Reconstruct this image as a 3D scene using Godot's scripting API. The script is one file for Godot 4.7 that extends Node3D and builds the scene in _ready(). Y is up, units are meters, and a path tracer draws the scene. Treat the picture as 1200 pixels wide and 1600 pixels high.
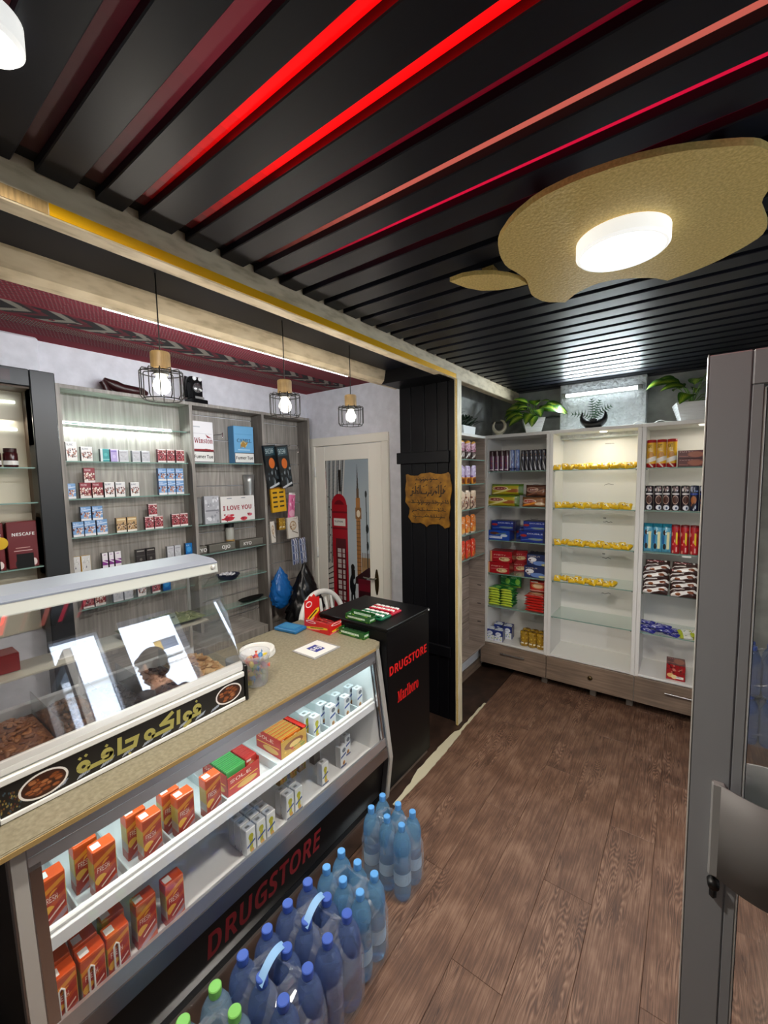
extends Node3D
# A small corner shop: slatted black ceiling, counter showcases on the left, snack shelves at the back.

var mats := {}
var meshes := {}
var taken := {}
const ORD = ["leftmost", "second from left", "third from left", "fourth from left", "fifth from left", "sixth from left", "seventh from left", "eighth from left", "ninth from left", "tenth from left", "eleventh from left", "twelfth from left", "thirteenth from left", "fourteenth from left"]

func ordn(i, n):
	if n == 1: return "alone"
	if i == n - 1: return "rightmost"
	return ORD[i]

# ---------- nodes ----------
func numbered(called):
	var k = taken.get(called, 0)
	taken[called] = k + 1
	return called if k == 0 else "%s_%03d" % [called, k]

func tag(o, label, category = "", group = "", kind = ""):
	if label: o.set_meta("label", label)
	if category: o.set_meta("category", category)
	if group: o.set_meta("group", group)
	if kind: o.set_meta("kind", kind)
	return o

func thing(called, label, category, at = Vector3.ZERO, turn = 0.0, group = ""):
	var o = Node3D.new()
	o.name = numbered(called)
	add_child(o)
	o.position = at
	o.rotation.y = turn
	return tag(o, label, category, group)

func put(called, mesh, m, parent = null, at = Vector3.ZERO, turn = 0.0):
	var o = MeshInstance3D.new()
	o.mesh = mesh
	o.material_override = m
	o.position = at
	o.rotation.y = turn
	if parent == null:
		o.name = numbered(called)
		add_child(o)
	else:
		var k = 0
		var nm = called
		while parent.has_node(NodePath(nm)):
			k += 1
			nm = "%s_%03d" % [called, k]
		o.name = nm
		parent.add_child(o, true)
	return o

func obj(called, st, m, parent = null, at = Vector3.ZERO, turn = 0.0):
	return put(called, done(st), m, parent, at, turn)

func struct(called, st, m, label):
	var o = obj(called, st, m)
	o.set_meta("kind", "structure")
	o.set_meta("label", label)
	o.set_meta("category", called.split("_")[0])
	return o

func stname(called, label, category):
	var o = Node3D.new()
	o.name = called
	add_child(o)
	return tag(o, label, category, "", "structure")

# ---------- shapes ----------
func S(smooth = false):
	var st = SurfaceTool.new()
	st.begin(Mesh.PRIMITIVE_TRIANGLES)
	st.set_smooth_group(0 if smooth else -1)
	return st

func done(st):
	st.generate_normals()
	return st.commit()

func tri(st, a, b, c, ua = Vector2.ZERO, ub = Vector2.ZERO, uc = Vector2.ZERO):
	st.set_uv(ua); st.add_vertex(a)
	st.set_uv(uc); st.add_vertex(c)
	st.set_uv(ub); st.add_vertex(b)

func face(st, p, out, uv = null):
	var n = (p[1] - p[0]).cross(p[2] - p[0])
	var flip = n.dot(out) < 0.0
	for i in range(1, p.size() - 1):
		var a = 0
		var b = i
		var c = i + 1
		if flip:
			b = i + 1
			c = i
		if uv: tri(st, p[a], p[b], p[c], uv[a], uv[b], uv[c])
		else: tri(st, p[a], p[b], p[c])

func quad(st, a, b, c, d, ua = Vector2(0, 1), ub = Vector2(1, 1), uc = Vector2(1, 0), ud = Vector2(0, 0)):
	tri(st, a, b, c, ua, ub, uc)
	tri(st, a, c, d, ua, uc, ud)

# chamfered box
func box(st, c, s, r = 0.0, b = Basis(), uvs = 1.0):
	var h = s * 0.5
	r = minf(r, minf(h.x, minf(h.y, h.z)) * 0.9)
	for i in 3:
		var j = (i + 1) % 3
		var k = (i + 2) % 3
		for sg in [-1.0, 1.0]:
			var p = []
			var uv = []
			for q in [[-1, -1], [1, -1], [1, 1], [-1, 1]]:
				var v = Vector3()
				v[i] = sg * h[i]
				v[j] = q[0] * (h[j] - r)
				v[k] = q[1] * (h[k] - r)
				p.append(c + b * v)
				var w = c + v
				uv.append(Vector2(w.z, -w.y) * uvs if i == 0 else (Vector2(w.x, w.z) * uvs if i == 1 else Vector2(w.x, -w.y) * uvs))
			var o = Vector3()
			o[i] = sg
			face(st, p, b * o, uv)
	if r <= 0.0: return
	for i in 3:
		var j = (i + 1) % 3
		var k = (i + 2) % 3
		for sj in [-1.0, 1.0]:
			for sk in [-1.0, 1.0]:
				var p = []
				for q in [[-1, 0], [1, 0], [1, 1], [-1, 1]]:
					var v = Vector3()
					v[i] = q[0] * (h[i] - r)
					v[j] = sj * (h[j] - (r if q[1] == 1 else 0.0))
					v[k] = sk * (h[k] - (0.0 if q[1] == 1 else r))
					p.append(c + b * v)
				var o = Vector3()
				o[j] = sj
				o[k] = sk
				face(st, p, b * o)
	for sx in [-1.0, 1.0]:
		for sy in [-1.0, 1.0]:
			for sz in [-1.0, 1.0]:
				var sg = Vector3(sx, sy, sz)
				var q = h - Vector3(r, r, r)
				face(st, [c + b * (sg * Vector3(h.x, q.y, q.z)), c + b * (sg * Vector3(q.x, h.y, q.z)), c + b * (sg * Vector3(q.x, q.y, h.z))], b * sg)

func bx(x0, x1, y0, y1, z0, z1, r = 0.0, st = null, uvs = 1.0):
	if st == null: st = S()
	box(st, Vector3((x0 + x1) * 0.5, (y0 + y1) * 0.5, (z0 + z1) * 0.5), Vector3(absf(x1 - x0), absf(y1 - y0), absf(z1 - z0)), r, Basis(), uvs)
	return st

# lathe: profile of Vector2(radius, y), upward = outside
func lathe(st, prof, seg = 20, c = Vector3.ZERO, b = Basis(), group = 0):
	for i in prof.size() - 1:
		var g = group
		if prof[i].x > 0 and i > 0:
			pass
		st.set_smooth_group(g)
		for k in seg:
			var a0 = TAU * k / seg
			var a1 = TAU * (k + 1) / seg
			var f = func(p, a): return c + b * Vector3(p.x * cos(a), p.y, p.x * sin(a))
			var t0 = float(i) / (prof.size() - 1)
			var t1 = float(i + 1) / (prof.size() - 1)
			var u0 = 1.0 - float(k) / seg
			var u1 = 1.0 - float(k + 1) / seg
			var A = f.call(prof[i], a0)
			var B = f.call(prof[i + 1], a0)
			var C = f.call(prof[i + 1], a1)
			var D = f.call(prof[i], a1)
			if prof[i].x > 1e-6: tri(st, A, B, D, Vector2(u0, 1 - t0), Vector2(u0, 1 - t1), Vector2(u1, 1 - t0))
			if prof[i + 1].x > 1e-6: tri(st, B, C, D, Vector2(u0, 1 - t1), Vector2(u1, 1 - t1), Vector2(u1, 1 - t0))

# lathe with hard rings: each band has its own smoothing
func lathe_hard(st, prof, seg = 20, c = Vector3.ZERO, b = Basis()):
	for i in prof.size() - 1:
		lathe(st, [prof[i], prof[i + 1]], seg, c, b, i + 1)

func tube(st, pts, r, seg = 6, closed = false):
	st.set_smooth_group(0)
	var n = pts.size()
	var rings = []
	var up = Vector3(0.31, 0.94, 0.17).normalized()
	var prev = Vector3.ZERO
	for i in n:
		var t
		if closed: t = (pts[(i + 1) % n] - pts[(i - 1 + n) % n]).normalized()
		else: t = (pts[mini(i + 1, n - 1)] - pts[maxi(i - 1, 0)]).normalized()
		var x
		if i == 0:
			x = t.cross(up)
			if x.length() < 0.05: x = t.cross(Vector3(1, 0, 0))
			x = x.normalized()
		else:
			x = (prev - t * prev.dot(t)).normalized()
		prev = x
		var y = t.cross(x)
		var rr = r[i] if r is Array else r
		var ring = []
		for k in seg:
			var a = TAU * k / seg
			ring.append(pts[i] + (x * cos(a) + y * sin(a)) * rr)
		rings.append(ring)
	var m = n if closed else n - 1
	for i in m:
		var j = (i + 1) % n
		for k in seg:
			var l = (k + 1) % seg
			quad(st, rings[i][k], rings[i][l], rings[j][l], rings[j][k])
	if not closed:
		st.set_smooth_group(-1)
		for e in [0, n - 1]:
			face(st, rings[e], (pts[e] - pts[1 if e == 0 else n - 2]))

# extrude a flat outline (x, y) by depth along z, placed by xf; uv = outline box
func prism(st, poly, d, xf = Transform3D(), bevel = 0.0):
	var pts = PackedVector2Array(poly)
	if Geometry2D.is_polygon_clockwise(pts): pts.reverse()
	var lo = pts[0]
	var hi = pts[0]
	for p in pts:
		lo = lo.min(p)
		hi = hi.max(p)
	var sz = (hi - lo).max(Vector2(1e-5, 1e-5))
	var idx = Geometry2D.triangulate_polygon(pts)
	var uvf = func(p): return Vector2((p.x - lo.x) / sz.x, 1.0 - (p.y - lo.y) / sz.y)
	for i in range(0, idx.size(), 3):
		var a = pts[idx[i]]
		var b = pts[idx[i + 1]]
		var c = pts[idx[i + 2]]
		for z in [0.0, d]:
			face(st, [xf * Vector3(a.x, a.y, z), xf * Vector3(b.x, b.y, z), xf * Vector3(c.x, c.y, z)], xf.basis * Vector3(0, 0, 1 if z > 0 else -1), [uvf.call(a), uvf.call(b), uvf.call(c)])
	for i in pts.size():
		var a = pts[i]
		var b = pts[(i + 1) % pts.size()]
		var o = Vector3(b.y - a.y, a.x - b.x, 0)
		face(st, [xf * Vector3(a.x, a.y, 0), xf * Vector3(b.x, b.y, 0), xf * Vector3(b.x, b.y, d), xf * Vector3(a.x, a.y, d)], xf.basis * o, [uvf.call(a), uvf.call(b), uvf.call(b), uvf.call(a)])

# brush strokes as flat relief
func strokes(st, list0, w, d, xf):
	var list = []
	for path in list0:   # rings in two halves, so that their holes stay open
		if path.size() > 10 and path[0].distance_to(path[-1]) < w * 2:
			var m = path.size() / 2
			list.append(path.slice(0, m + 1))
			list.append(path.slice(m))
		else: list.append(path)
	for path in list:
		for poly in Geometry2D.offset_polyline(PackedVector2Array(path), w, Geometry2D.JOIN_MITER, Geometry2D.END_BUTT):
			if not Geometry2D.is_polygon_clockwise(poly): prism(st, poly, d, xf)

func ring2(c, r, n = 18, a0 = 0.02, a1 = TAU - 0.02):
	var p = []
	for i in n + 1:
		var a = a0 + (a1 - a0) * i / n
		p.append(c + Vector2(cos(a), sin(a)) * r)
	return p

func text_mesh(s, size, depth, font = "Droid Sans", bold = true):
	var key = "txt|%s|%s|%s|%s" % [s, size, depth, font]
	if meshes.has(key): return meshes[key]
	var t = TextMesh.new()
	var f = SystemFont.new()
	f.font_names = PackedStringArray([font])
	if bold: f.font_weight = 700
	t.font = f
	t.text = s
	t.font_size = 64
	t.pixel_size = size / 46.0
	t.depth = depth
	t.curve_step = 1.5
	meshes[key] = t
	return t

func letter(called, s, size, m, parent, at, turn = 0.0, font = "Droid Sans", wide = 1.0, depth = 0.002):
	var o = put(called, text_mesh(s, size, depth, font), m, parent, at, turn)
	o.scale = Vector3(wide, 1, 1)
	return o

# bag-like pack: pillow with crimped ends, print on its front
func pillow(w, h, d, cell, along_x = false, seed_ = 1):
	var key = "pil|%s|%s|%s|%s|%s|%s" % [w, h, d, cell, along_x, seed_]
	if meshes.has(key): return meshes[key]
	var st = S(true)
	var rn = RandomNumberGenerator.new()
	rn.seed = 77 + seed_ * 13
	var nx = 10
	var ny = 12
	var g = [[], []]
	var jit = []
	for i in (nx + 1) * (ny + 1): jit.append(rn.randf_range(-1, 1))
	for sgi in 2:
		for iy in ny + 1:
			for ix in nx + 1:
				var u = float(ix) / nx * 2 - 1
				var v = float(iy) / ny * 2 - 1
				var e = v if not along_x else u
				var s = u if not along_x else v
				var flat = 1.0 if absf(e) < 0.82 else maxf(0.0, (0.94 - absf(e)) / 0.12)
				var th = d * 0.5 * sqrt(maxf(0.0, 1.0 - pow(absf(s), 3.0))) * sqrt(flat) + 0.0006
				th *= 1.0 + 0.16 * jit[iy * (nx + 1) + ix]
				if absf(s) > 0.99: th = 0.0
				g[sgi].append(Vector3(u * w * 0.5, v * h * 0.5, (1 if sgi == 0 else -1) * th))
	for sgi in 2:
		for iy in ny:
			for ix in nx:
				var q = [iy * (nx + 1) + ix, iy * (nx + 1) + ix + 1, (iy + 1) * (nx + 1) + ix + 1, (iy + 1) * (nx + 1) + ix]
				var p = []
				var uv = []
				for k in q:
					p.append(g[sgi][k])
					uv.append(cell_uv(cell, 0.14 + 0.84 * (g[sgi][k].x / w + 0.5), 0.5 - g[sgi][k].y / h))
				if sgi == 0: quad(st, p[0], p[1], p[2], p[3], uv[0], uv[1], uv[2], uv[3])
				else: quad(st, p[1], p[0], p[3], p[2], uv[1], uv[0], uv[3], uv[2])
	meshes[key] = done(st)
	return meshes[key]

# printed carton: front print, spine colour on the sides
func carton(w, h, d, cell, r = 0.0015, topcell = -1):
	var key = "car|%s|%s|%s|%s|%s" % [w, h, d, cell, topcell]
	if meshes.has(key): return meshes[key]
	var st = S()
	var x = w * 0.5
	var z = d * 0.5
	var F = func(a, b, c, e, n, u0, u1, v0, v1, cl): face(st, [a, b, c, e], n, [cell_uv(cl, u0, v1), cell_uv(cl, u1, v1), cell_uv(cl, u1, v0), cell_uv(cl, u0, v0)])
	var q = r
	F.call(Vector3(-x + q, q, z), Vector3(x - q, q, z), Vector3(x - q, h - q, z), Vector3(-x + q, h - q, z), Vector3(0, 0, 1), 0.15, 0.98, 0.02, 0.98, cell)
	F.call(Vector3(x - q, q, -z), Vector3(-x + q, q, -z), Vector3(-x + q, h - q, -z), Vector3(x - q, h - q, -z), Vector3(0, 0, -1), 0.15, 0.98, 0.02, 0.98, cell)
	for s in [-1.0, 1.0]:
		F.call(Vector3(s * x, q, z - q), Vector3(s * x, q, -z + q), Vector3(s * x, h - q, -z + q), Vector3(s * x, h - q, z - q), Vector3(s, 0, 0), 0.02, 0.11, 0.02, 0.98, cell)
		for e in [-1.0, 1.0]:
			F.call(Vector3(s * x, q, e * (z - q)), Vector3(s * (x - q), q, e * z), Vector3(s * (x - q), h - q, e * z), Vector3(s * x, h - q, e * (z - q)), Vector3(s, 0, e), 0.03, 0.1, 0.02, 0.98, cell)
	var tc = cell if topcell < 0 else topcell
	for e in [0.0, h]:
		var o = 1.0 if e > 0 else -1.0
		if topcell < 0: F.call(Vector3(-x + q, e, z - q), Vector3(x - q, e, z - q), Vector3(x - q, e, -z + q), Vector3(-x + q, e, -z + q), Vector3(0, o, 0), 0.03, 0.1, 0.04, 0.2, tc)
		else: F.call(Vector3(-x + q, e, z - q), Vector3(x - q, e, z - q), Vector3(x - q, e, -z + q), Vector3(-x + q, e, -z + q), Vector3(0, o, 0), 0.15, 0.98, 0.02, 0.98, tc)
		for s in [-1.0, 1.0]:
			F.call(Vector3(s * x, e - o * q, z - q), Vector3(s * x, e - o * q, -z + q), Vector3(s * (x - q), e, -z + q), Vector3(s * (x - q), e, z - q), Vector3(s, o, 0), 0.03, 0.1, 0.04, 0.2, cell)
			F.call(Vector3(-x + q, e - o * q, s * z), Vector3(x - q, e - o * q, s * z), Vector3(x - q, e, s * (z - q)), Vector3(-x + q, e, s * (z - q)), Vector3(0, o, s), 0.15, 0.98, 0.02 if e > 0 else 0.95, 0.05 if e > 0 else 0.98, cell)
	meshes[key] = done(st)
	return meshes[key]

# ---------- materials ----------
func mat(key, col = Color.WHITE, rough = 0.6, metal = 0.0, tex = null):
	if mats.has(key): return mats[key]
	var m = StandardMaterial3D.new()
	m.resource_name = key
	m.albedo_color = col
	m.roughness = rough
	m.metallic = metal
	if tex: m.albedo_texture = tex
	mats[key] = m
	return m

func tri_mat(key, col, rough, tex, scale, relief = null, h = 1.0):
	if mats.has(key): return mats[key]
	var m = mat(key, col, rough, 0.0, tex)
	m.uv1_triplanar = true
	m.uv1_world_triplanar = true
	m.uv1_scale = scale
	if relief:
		m.heightmap_enabled = true
		m.heightmap_texture = relief
		m.heightmap_scale = h
	return m

func glow(key, col, power):
	if mats.has(key): return mats[key]
	var m = mat(key, col, 0.4)
	m.emission_enabled = true
	m.emission = col
	m.emission_energy_multiplier = power
	return m

func pane(key, alpha = 0.05, rough = 0.02, col = Color(0.9, 1, 0.97)):
	if mats.has(key): return mats[key]
	var m = mat(key, Color(col.r, col.g, col.b, alpha), rough)
	m.transparency = BaseMaterial3D.TRANSPARENCY_ALPHA
	return m

func noise_tex(freq, c0, c1, seed_ = 1, size = 256, oct = 4, cm = null):
	var n = FastNoiseLite.new()
	n.seed = seed_
	n.noise_type = FastNoiseLite.TYPE_SIMPLEX_SMOOTH
	n.frequency = freq
	n.fractal_octaves = oct
	var t = NoiseTexture2D.new()
	t.width = size
	t.height = size
	t.seamless = true
	t.noise = n
	var g = Gradient.new()
	g.set_color(0, c0)
	g.set_color(1, c1)
	if cm: g.add_point(0.5, cm)
	t.color_ramp = g
	return t

func omni(parent, at, e, col, size):
	var l = OmniLight3D.new()
	l.name = "bulb_light"
	l.light_energy = e
	l.light_color = col
	l.light_size = size
	l.omni_range = 12.0
	l.omni_attenuation = 2.0
	l.shadow_enabled = true
	l.position = at
	parent.add_child(l, true)
	return l

func area(parent, at, sx, sy, e, col, look):
	var l = AreaLight3D.new()
	l.name = "panel_light"
	l.area_size = Vector2(sx, sy)
	l.light_energy = e
	l.light_color = col
	l.area_range = 12.0
	l.area_attenuation = 2.0
	l.shadow_enabled = true
	l.position = at
	parent.add_child(l, true)
	var up = Vector3(0, 1, 0) if absf(look.y) < 0.9 else Vector3(1, 0, 0)
	l.basis = Basis.looking_at(look, up)
	return l

# ---------- printed textures ----------
const GLYPH = {
	"A": "0E11111F111111", "B": "1E11111E11111E", "C": "0E11101010110E", "D": "1E11111111111E", "E": "1F10101E10101F", "F": "1F10101E101010", "G": "0E11101713110F", "H": "1111111F111111",
	"I": "0E04040404040E", "J": "0702020202120C", "K": "11121418141211", "L": "1010101010101F", "M": "111B1515111111", "N": "11191513111111", "O": "0E11111111110E", "P": "1E11111E101010", "R": "1E11111E141211",
	"S": "0F10100E01011E", "T": "1F040404040404", "U": "1111111111110E", "V": "11111111110A04", "W": "1111111515150A", "X": "11110A040A1111", "Y": "11110A04040404", "Z": "1F01020408101F", " ": "00000000000000"}

func ptext(im, x, y, s, text, col):
	for ch in text:
		var g = GLYPH.get(ch, "1F11111111111F")
		for r in 7:
			var bits = g.substr(r * 2, 2).hex_to_int()
			for b in 5:
				if bits & (16 >> b): im.fill_rect(Rect2i(x + b * s, y + r * s, s, s), col)
		x += 6 * s

func pell(im, cx, cy, rx, ry, col):
	for y in range(int(cy - ry), int(cy + ry) + 1):
		var t = (y - cy) / float(ry)
		if absf(t) > 1: continue
		var w = rx * sqrt(1 - t * t)
		im.fill_rect(Rect2i(int(cx - w), y, maxi(1, int(2 * w)), 1), col)

func pline(im, a, b, w, col):
	var n = int(a.distance_to(b)) + 1
	for i in n + 1:
		var p = a.lerp(b, float(i) / n)
		im.fill_rect(Rect2i(int(p.x - w * 0.5), int(p.y - w * 0.5), maxi(1, int(w)), maxi(1, int(w))), col)

func H(s): return Color.html(s)

const CW = 128
var atlas: Image

func cell_uv(c, u, v):
	return Vector2((c % 8 + u) / 8.0, (c / 8 + v) / 8.0)

# one print: spine colour, ground colour, then drawing steps in units of the 112 x 128 front
func cell(c, spine, ground, steps = []):
	var X = (c % 8) * CW
	var Y = (c / 8) * CW
	var sub = Image.create(112, 128, false, Image.FORMAT_RGB8)
	sub.fill(H(ground))
	atlas.fill_rect(Rect2i(X, Y, CW, CW), H(spine))
	var rn = RandomNumberGenerator.new()
	rn.seed = 100 + c
	for e in steps:
		match e[0]:
			"s": atlas.fill_rect(Rect2i(X, Y + int(e[1] * 128), 16, int(e[2] * 128)), H(e[3]))
			"r": sub.fill_rect(Rect2i(int(e[1] * 112), int(e[2] * 128), int(e[3] * 112), int(e[4] * 128)), H(e[5]))
			"c": pell(sub, e[1] * 112, e[2] * 128, e[3] * 112, e[4] * 128, H(e[5]))
			"t": ptext(sub, int(e[1] * 112), int(e[2] * 128), e[3], e[4], H(e[5]))
			"d": pline(sub, Vector2(e[1] * 112, e[2] * 128), Vector2(e[3] * 112, e[4] * 128), e[5], H(e[6]))
			"n":
				for i in e[5]:
					var col = H(e[6][rn.randi() % e[6].size()])
					pell(sub, (e[1] + rn.randf() * e[3]) * 112, (e[2] + rn.randf() * e[4]) * 128, rn.randf_range(3, 11), rn.randf_range(3, 9), col)
	atlas.blit_rect(sub, Rect2i(0, 0, 112, 128), Vector2i(X + 16, Y))

func build_atlas():
	atlas = Image.create(1024, 1024, false, Image.FORMAT_RGB8)
	var cig = ["5a2a22", "a05a48", "c89078", "3a1a18", "7a3a30"]
	cell(0, "2a2424", "e8e6e6", [["n", .08, .36, .84, .42, 34, cig], ["r", 0, .82, 1, .18, "ecebe6"], ["t", .12, .1, 2, "BLANC", "4a5a78"], ["r", 0, 0, .04, 1, "d8d8d8"]])
	cell(1, "4a1018", "8a1c2c", [["n", .05, .36, .9, .45, 38, ["e8d8c8", "c89078", "5a2a22", "f0e8e0"]], ["r", 0, .84, 1, .16, "e6e2de"], ["t", .12, .1, 2, "ROUGE", "f0e0e0"]])
	cell(2, "20304a", "7aa4d4", [["n", .05, .36, .9, .45, 38, ["e0c0a8", "b06a50", "5a2a30", "e8e0dc"]], ["r", 0, .84, 1, .16, "e8e8ea"], ["t", .12, .1, 2, "BLEU", "f4f8ff"], ["d", 0, .3, 1, .22, 6, "d8e6f6"]])
	cell(3, "101c20", "18989c", [["r", 0, 0, .28, 1, "d8e4e4"], ["c", .62, .45, .2, .14, "40b8b8"], ["r", .28, .8, .72, .06, "8ad4d4"]])
	cell(4, "2a2440", "b8a8e0", [["r", .1, .14, .7, .1, "8a78c8"], ["r", .8, 0, .2, 1, "e0dcf0"], ["c", .45, .58, .2, .14, "cfc4ee"]])
	cell(5, "5a5c60", "c4c6cc", [["r", .12, .18, .7, .06, "9a9ca4"], ["n", .1, .3, .8, .5, 10, ["d4d6da", "b4b6bc"]], ["r", 0, .9, 1, .1, "e2e4e6"]])
	cell(6, "3a3020", "c0a070", [["n", .05, .34, .9, .48, 36, ["e8dcc8", "5a3a2a", "b08a60", "2c2018"]], ["r", 0, .86, 1, .14, "eae6de"], ["r", .1, .1, .8, .1, "e8d8b0"]])
	cell(7, "3a141c", "a8505a", [["n", .03, .1, .94, .74, 48, ["f0e4e0", "8a2a30", "c07a70", "4a1a1c"]], ["r", 0, .86, 1, .14, "eceae6"], ["r", 0, 0, 1, .08, "e4d4d2"]])
	cell(8, "16121a", "e8e4ea", [["r", 0, .46, 1, .3, "7a2080"], ["d", 0, .46, 1, .62, 8, "e8e4ea"], ["r", .3, .1, .4, .06, "b090b8"]])
	cell(9, "0c0a0a", "2a2422", [["r", .12, .1, .76, .08, "98948c"], ["c", .5, .72, .14, .1, "6a6660"], ["r", 0, .46, 1, .03, "5a5650"]])
	cell(10, "0e2440", "1e78c4", [["c", .5, .5, .34, .22, "48a0e0"], ["r", 0, .8, 1, .2, "1460a8"], ["t", .16, .12, 2, "BLUE", "e0f0ff"]])
	cell(11, "d8a81c", "d2d2d0", [["n", .1, .15, .8, .7, 16, ["e6e6e4", "bcbcb8"]], ["c", .5, .66, .08, .06, "7a7a84"], ["r", 0, 0, .04, 1, "e0b020"]])
	cell(12, "5a3040", "d8a8bc", [["r", 0, .55, 1, .45, "3a1a14"], ["n", .05, .1, .9, .4, 16, ["f0dce4", "a05070", "3a1a14"]], ["d", .1, .9, .9, .6, 10, "f0ece8"], ["r", 0, 0, 1, .1, "d89a30"]])
	cell(13, "604878", "cfc0e0", [["r", 0, .62, 1, .38, "d88c20"], ["n", .05, .08, .9, .5, 18, ["f4f0fa", "7a4a90", "b090c8"]], ["c", .5, .8, .3, .14, "6a2c14"]])
	cell(14, "6a4030", "e4ccb4", [["n", .02, .05, .96, .9, 30, ["4a2018", "f4ece4", "d88a3a", "7a3a24"]], ["d", .1, .95, .9, .3, 12, "4a2018"]])
	cell(15, "a85410", "e07818", [["n", .02, .05, .96, .9, 24, ["f4d8b8", "b85410", "f0a030", "f8f0e8"]], ["c", .5, .78, .24, .14, "f4b860"], ["r", 0, .92, 1, .08, "f0e8e0"]])
	cell(16, "a02c18", "d8381c", [["n", .02, .05, .96, .7, 24, ["f4e4dc", "a81c18", "f08040", "f4c8b0"]], ["c", .5, .8, .3, .15, "e88030"], ["c", .5, .8, .14, .08, "a03018"]])
	cell(17, "2a1420", "4a2438", [["r", 0, 0, 1, .26, "381a20"], ["r", .16, .3, .5, .62, "6a3a68"], ["r", .7, .28, .14, .68, "e4dce0"], ["n", .1, .35, .5, .5, 8, ["8a4a40", "3a1a50"]], ["r", 0, .88, .7, .06, "e8d8e0"]])
	cell(18, "3a4a78", "6a80b8", [["r", .18, .06, .24, .9, "dce4f4"], ["n", .4, .2, .5, .6, 10, ["3a4a90", "a8bce0", "8a5a60"]], ["r", 0, .84, 1, .1, "2a3870"]])
	cell(19, "14121c", "221e28", [["n", .1, .1, .8, .4, 10, ["a8602c", "3a3c60", "c8c8d4"]], ["d", .2, .55, .75, .95, 9, "d8d8e0"], ["d", .2, .75, .6, .95, 6, "b0b0c0"], ["r", .08, .05, .06, .9, "8a8a98"]])
	cell(20, "4a6a18", "b8a820", [["r", 0, 0, 1, .2, "6a8a24"], ["c", .3, .42, .26, .18, "f0e8c0"], ["c", .3, .42, .22, .14, "8a2418"], ["t", .12, .37, 2, "LEKO", "f4e8d8"], ["c", .7, .62, .22, .16, "a05a28"], ["d", .1, .9, .6, .5, 10, "e8dc90"], ["r", .86, 0, .14, 1, "4a6a18"]])
	cell(21, "3a2018", "5a3424", [["c", .34, .42, .28, .2, "c8a890"], ["c", .34, .42, .24, .16, "6a2a1c"], ["t", .14, .37, 2, "LEKO", "e8d8c8"], ["d", .1, .9, .9, .4, 8, "8a5a40"], ["c", .75, .7, .2, .14, "7a4a30"]])
	cell(22, "5a3018", "8a5a34", [["c", .34, .45, .3, .22, "e4d4c0"], ["c", .34, .45, .25, .17, "a03018"], ["t", .14, .4, 2, "LEKO", "f4e8d8"], ["d", 0, .95, .6, .6, 14, "e08820"], ["c", .78, .7, .2, .15, "d8c0a0"]])
	cell(23, "142c7a", "1c4cac", [["r", .06, .6, .6, .24, "e8eef8"], ["t", .08, .64, 2, "BISKO", "1c4cac"], ["c", .3, .3, .22, .14, "5a3020"], ["c", .74, .5, .16, .14, "c8d8e8"], ["d", .4, .4, .8, .25, 8, "6a8a80"]])
	cell(24, "121c50", "1a348c", [["t", .3, .16, 2, "DOUBLE", "e8ecf8"], ["c", .16, .4, .13, .12, "a02c28"], ["c", .62, .68, .28, .1, "8a9a80"], ["d", .1, .8, .8, .6, 6, "4a78c8"], ["r", .9, 0, .1, 1, "101a4a"]])
	cell(25, "8a1018", "a81420", [["r", 0, 0, .12, 1, "d8a070"], ["t", .2, .3, 2, "PARTY", "f0d8c8"], ["d", .2, .6, .9, .5, 6, "d87880"], ["c", .66, .7, .24, .2, "d8b888"], ["n", .45, .6, .4, .25, 8, ["e8d4a8", "8a5a30", "a81420"]]])
	cell(26, "10183c", "1c2c5c", [["c", .28, .45, .2, .2, "e8e8ec"], ["c", .66, .75, .34, .2, "6a8ac8"], ["t", .1, .12, 2, "KOALA", "e8d8c0"], ["n", .1, .4, .4, .4, 8, ["d8c8b8", "3a2a28", "f0f0f4"]], ["c", .85, .86, .16, .1, "c8c48c"]])
	cell(27, "1c6a2c", "1a7a34", [["t", .12, .3, 2, "MENTE", "c8e8c0"], ["c", .7, .6, .2, .2, "8ac848"], ["d", .1, .7, .9, .85, 5, "68b868"], ["r", 0, .92, 1, .08, "c8d848"]])
	cell(28, "a01c1c", "c02820", [["c", .5, .45, .36, .26, "d88a58"], ["c", .5, .45, .26, .18, "e8c8a0"], ["r", 0, .84, 1, .06, "f0e0d8"], ["r", .1, .1, .4, .1, "f4e4d8"]])
	cell(29, "1c2c6a", "e4e6ee", [["r", 0, 0, 1, .5, "24347c"], ["c", .5, .32, .34, .18, "e8ecf4"], ["n", .1, .6, .8, .3, 8, ["c8d878", "f4f4f0", "6a8ac0"]], ["t", .2, .27, 2, "LAIT", "24347c"]])
	cell(30, "6a4c10", "a07c20", [["n", 0, 0, 1, .9, 40, ["c8a030", "6a4a10", "e0c060", "8a5a18"]], ["r", .1, .7, .3, .1, "f0e8d8"], ["r", .55, .72, .3, .1, "f0e8d8"]])
	cell(31, "d8a808", "ecc010", [["n", .05, .1, .9, .8, 18, ["f8e878", "c08808", "fff4c0", "e0a808"]], ["c", .5, .5, .2, .16, "fff8e0"], ["c", .42, .56, .1, .08, "7a4a14"]])
	cell(32, "a81018", "e8b428", [["r", 0, 0, 1, .13, "a80c18"], ["t", .14, .2, 2, "SOFT", "2a2018"], ["t", .2, .32, 2, "ROLL", "f0e8e0"], ["c", .5, .56, .3, .12, "c88a30"], ["d", .1, .75, .9, .66, 18, "f0ece4"], ["r", 0, .85, 1, .15, "a80c18"], ["d", .3, .82, .7, .96, 6, "e8d0c0"]])
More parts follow.
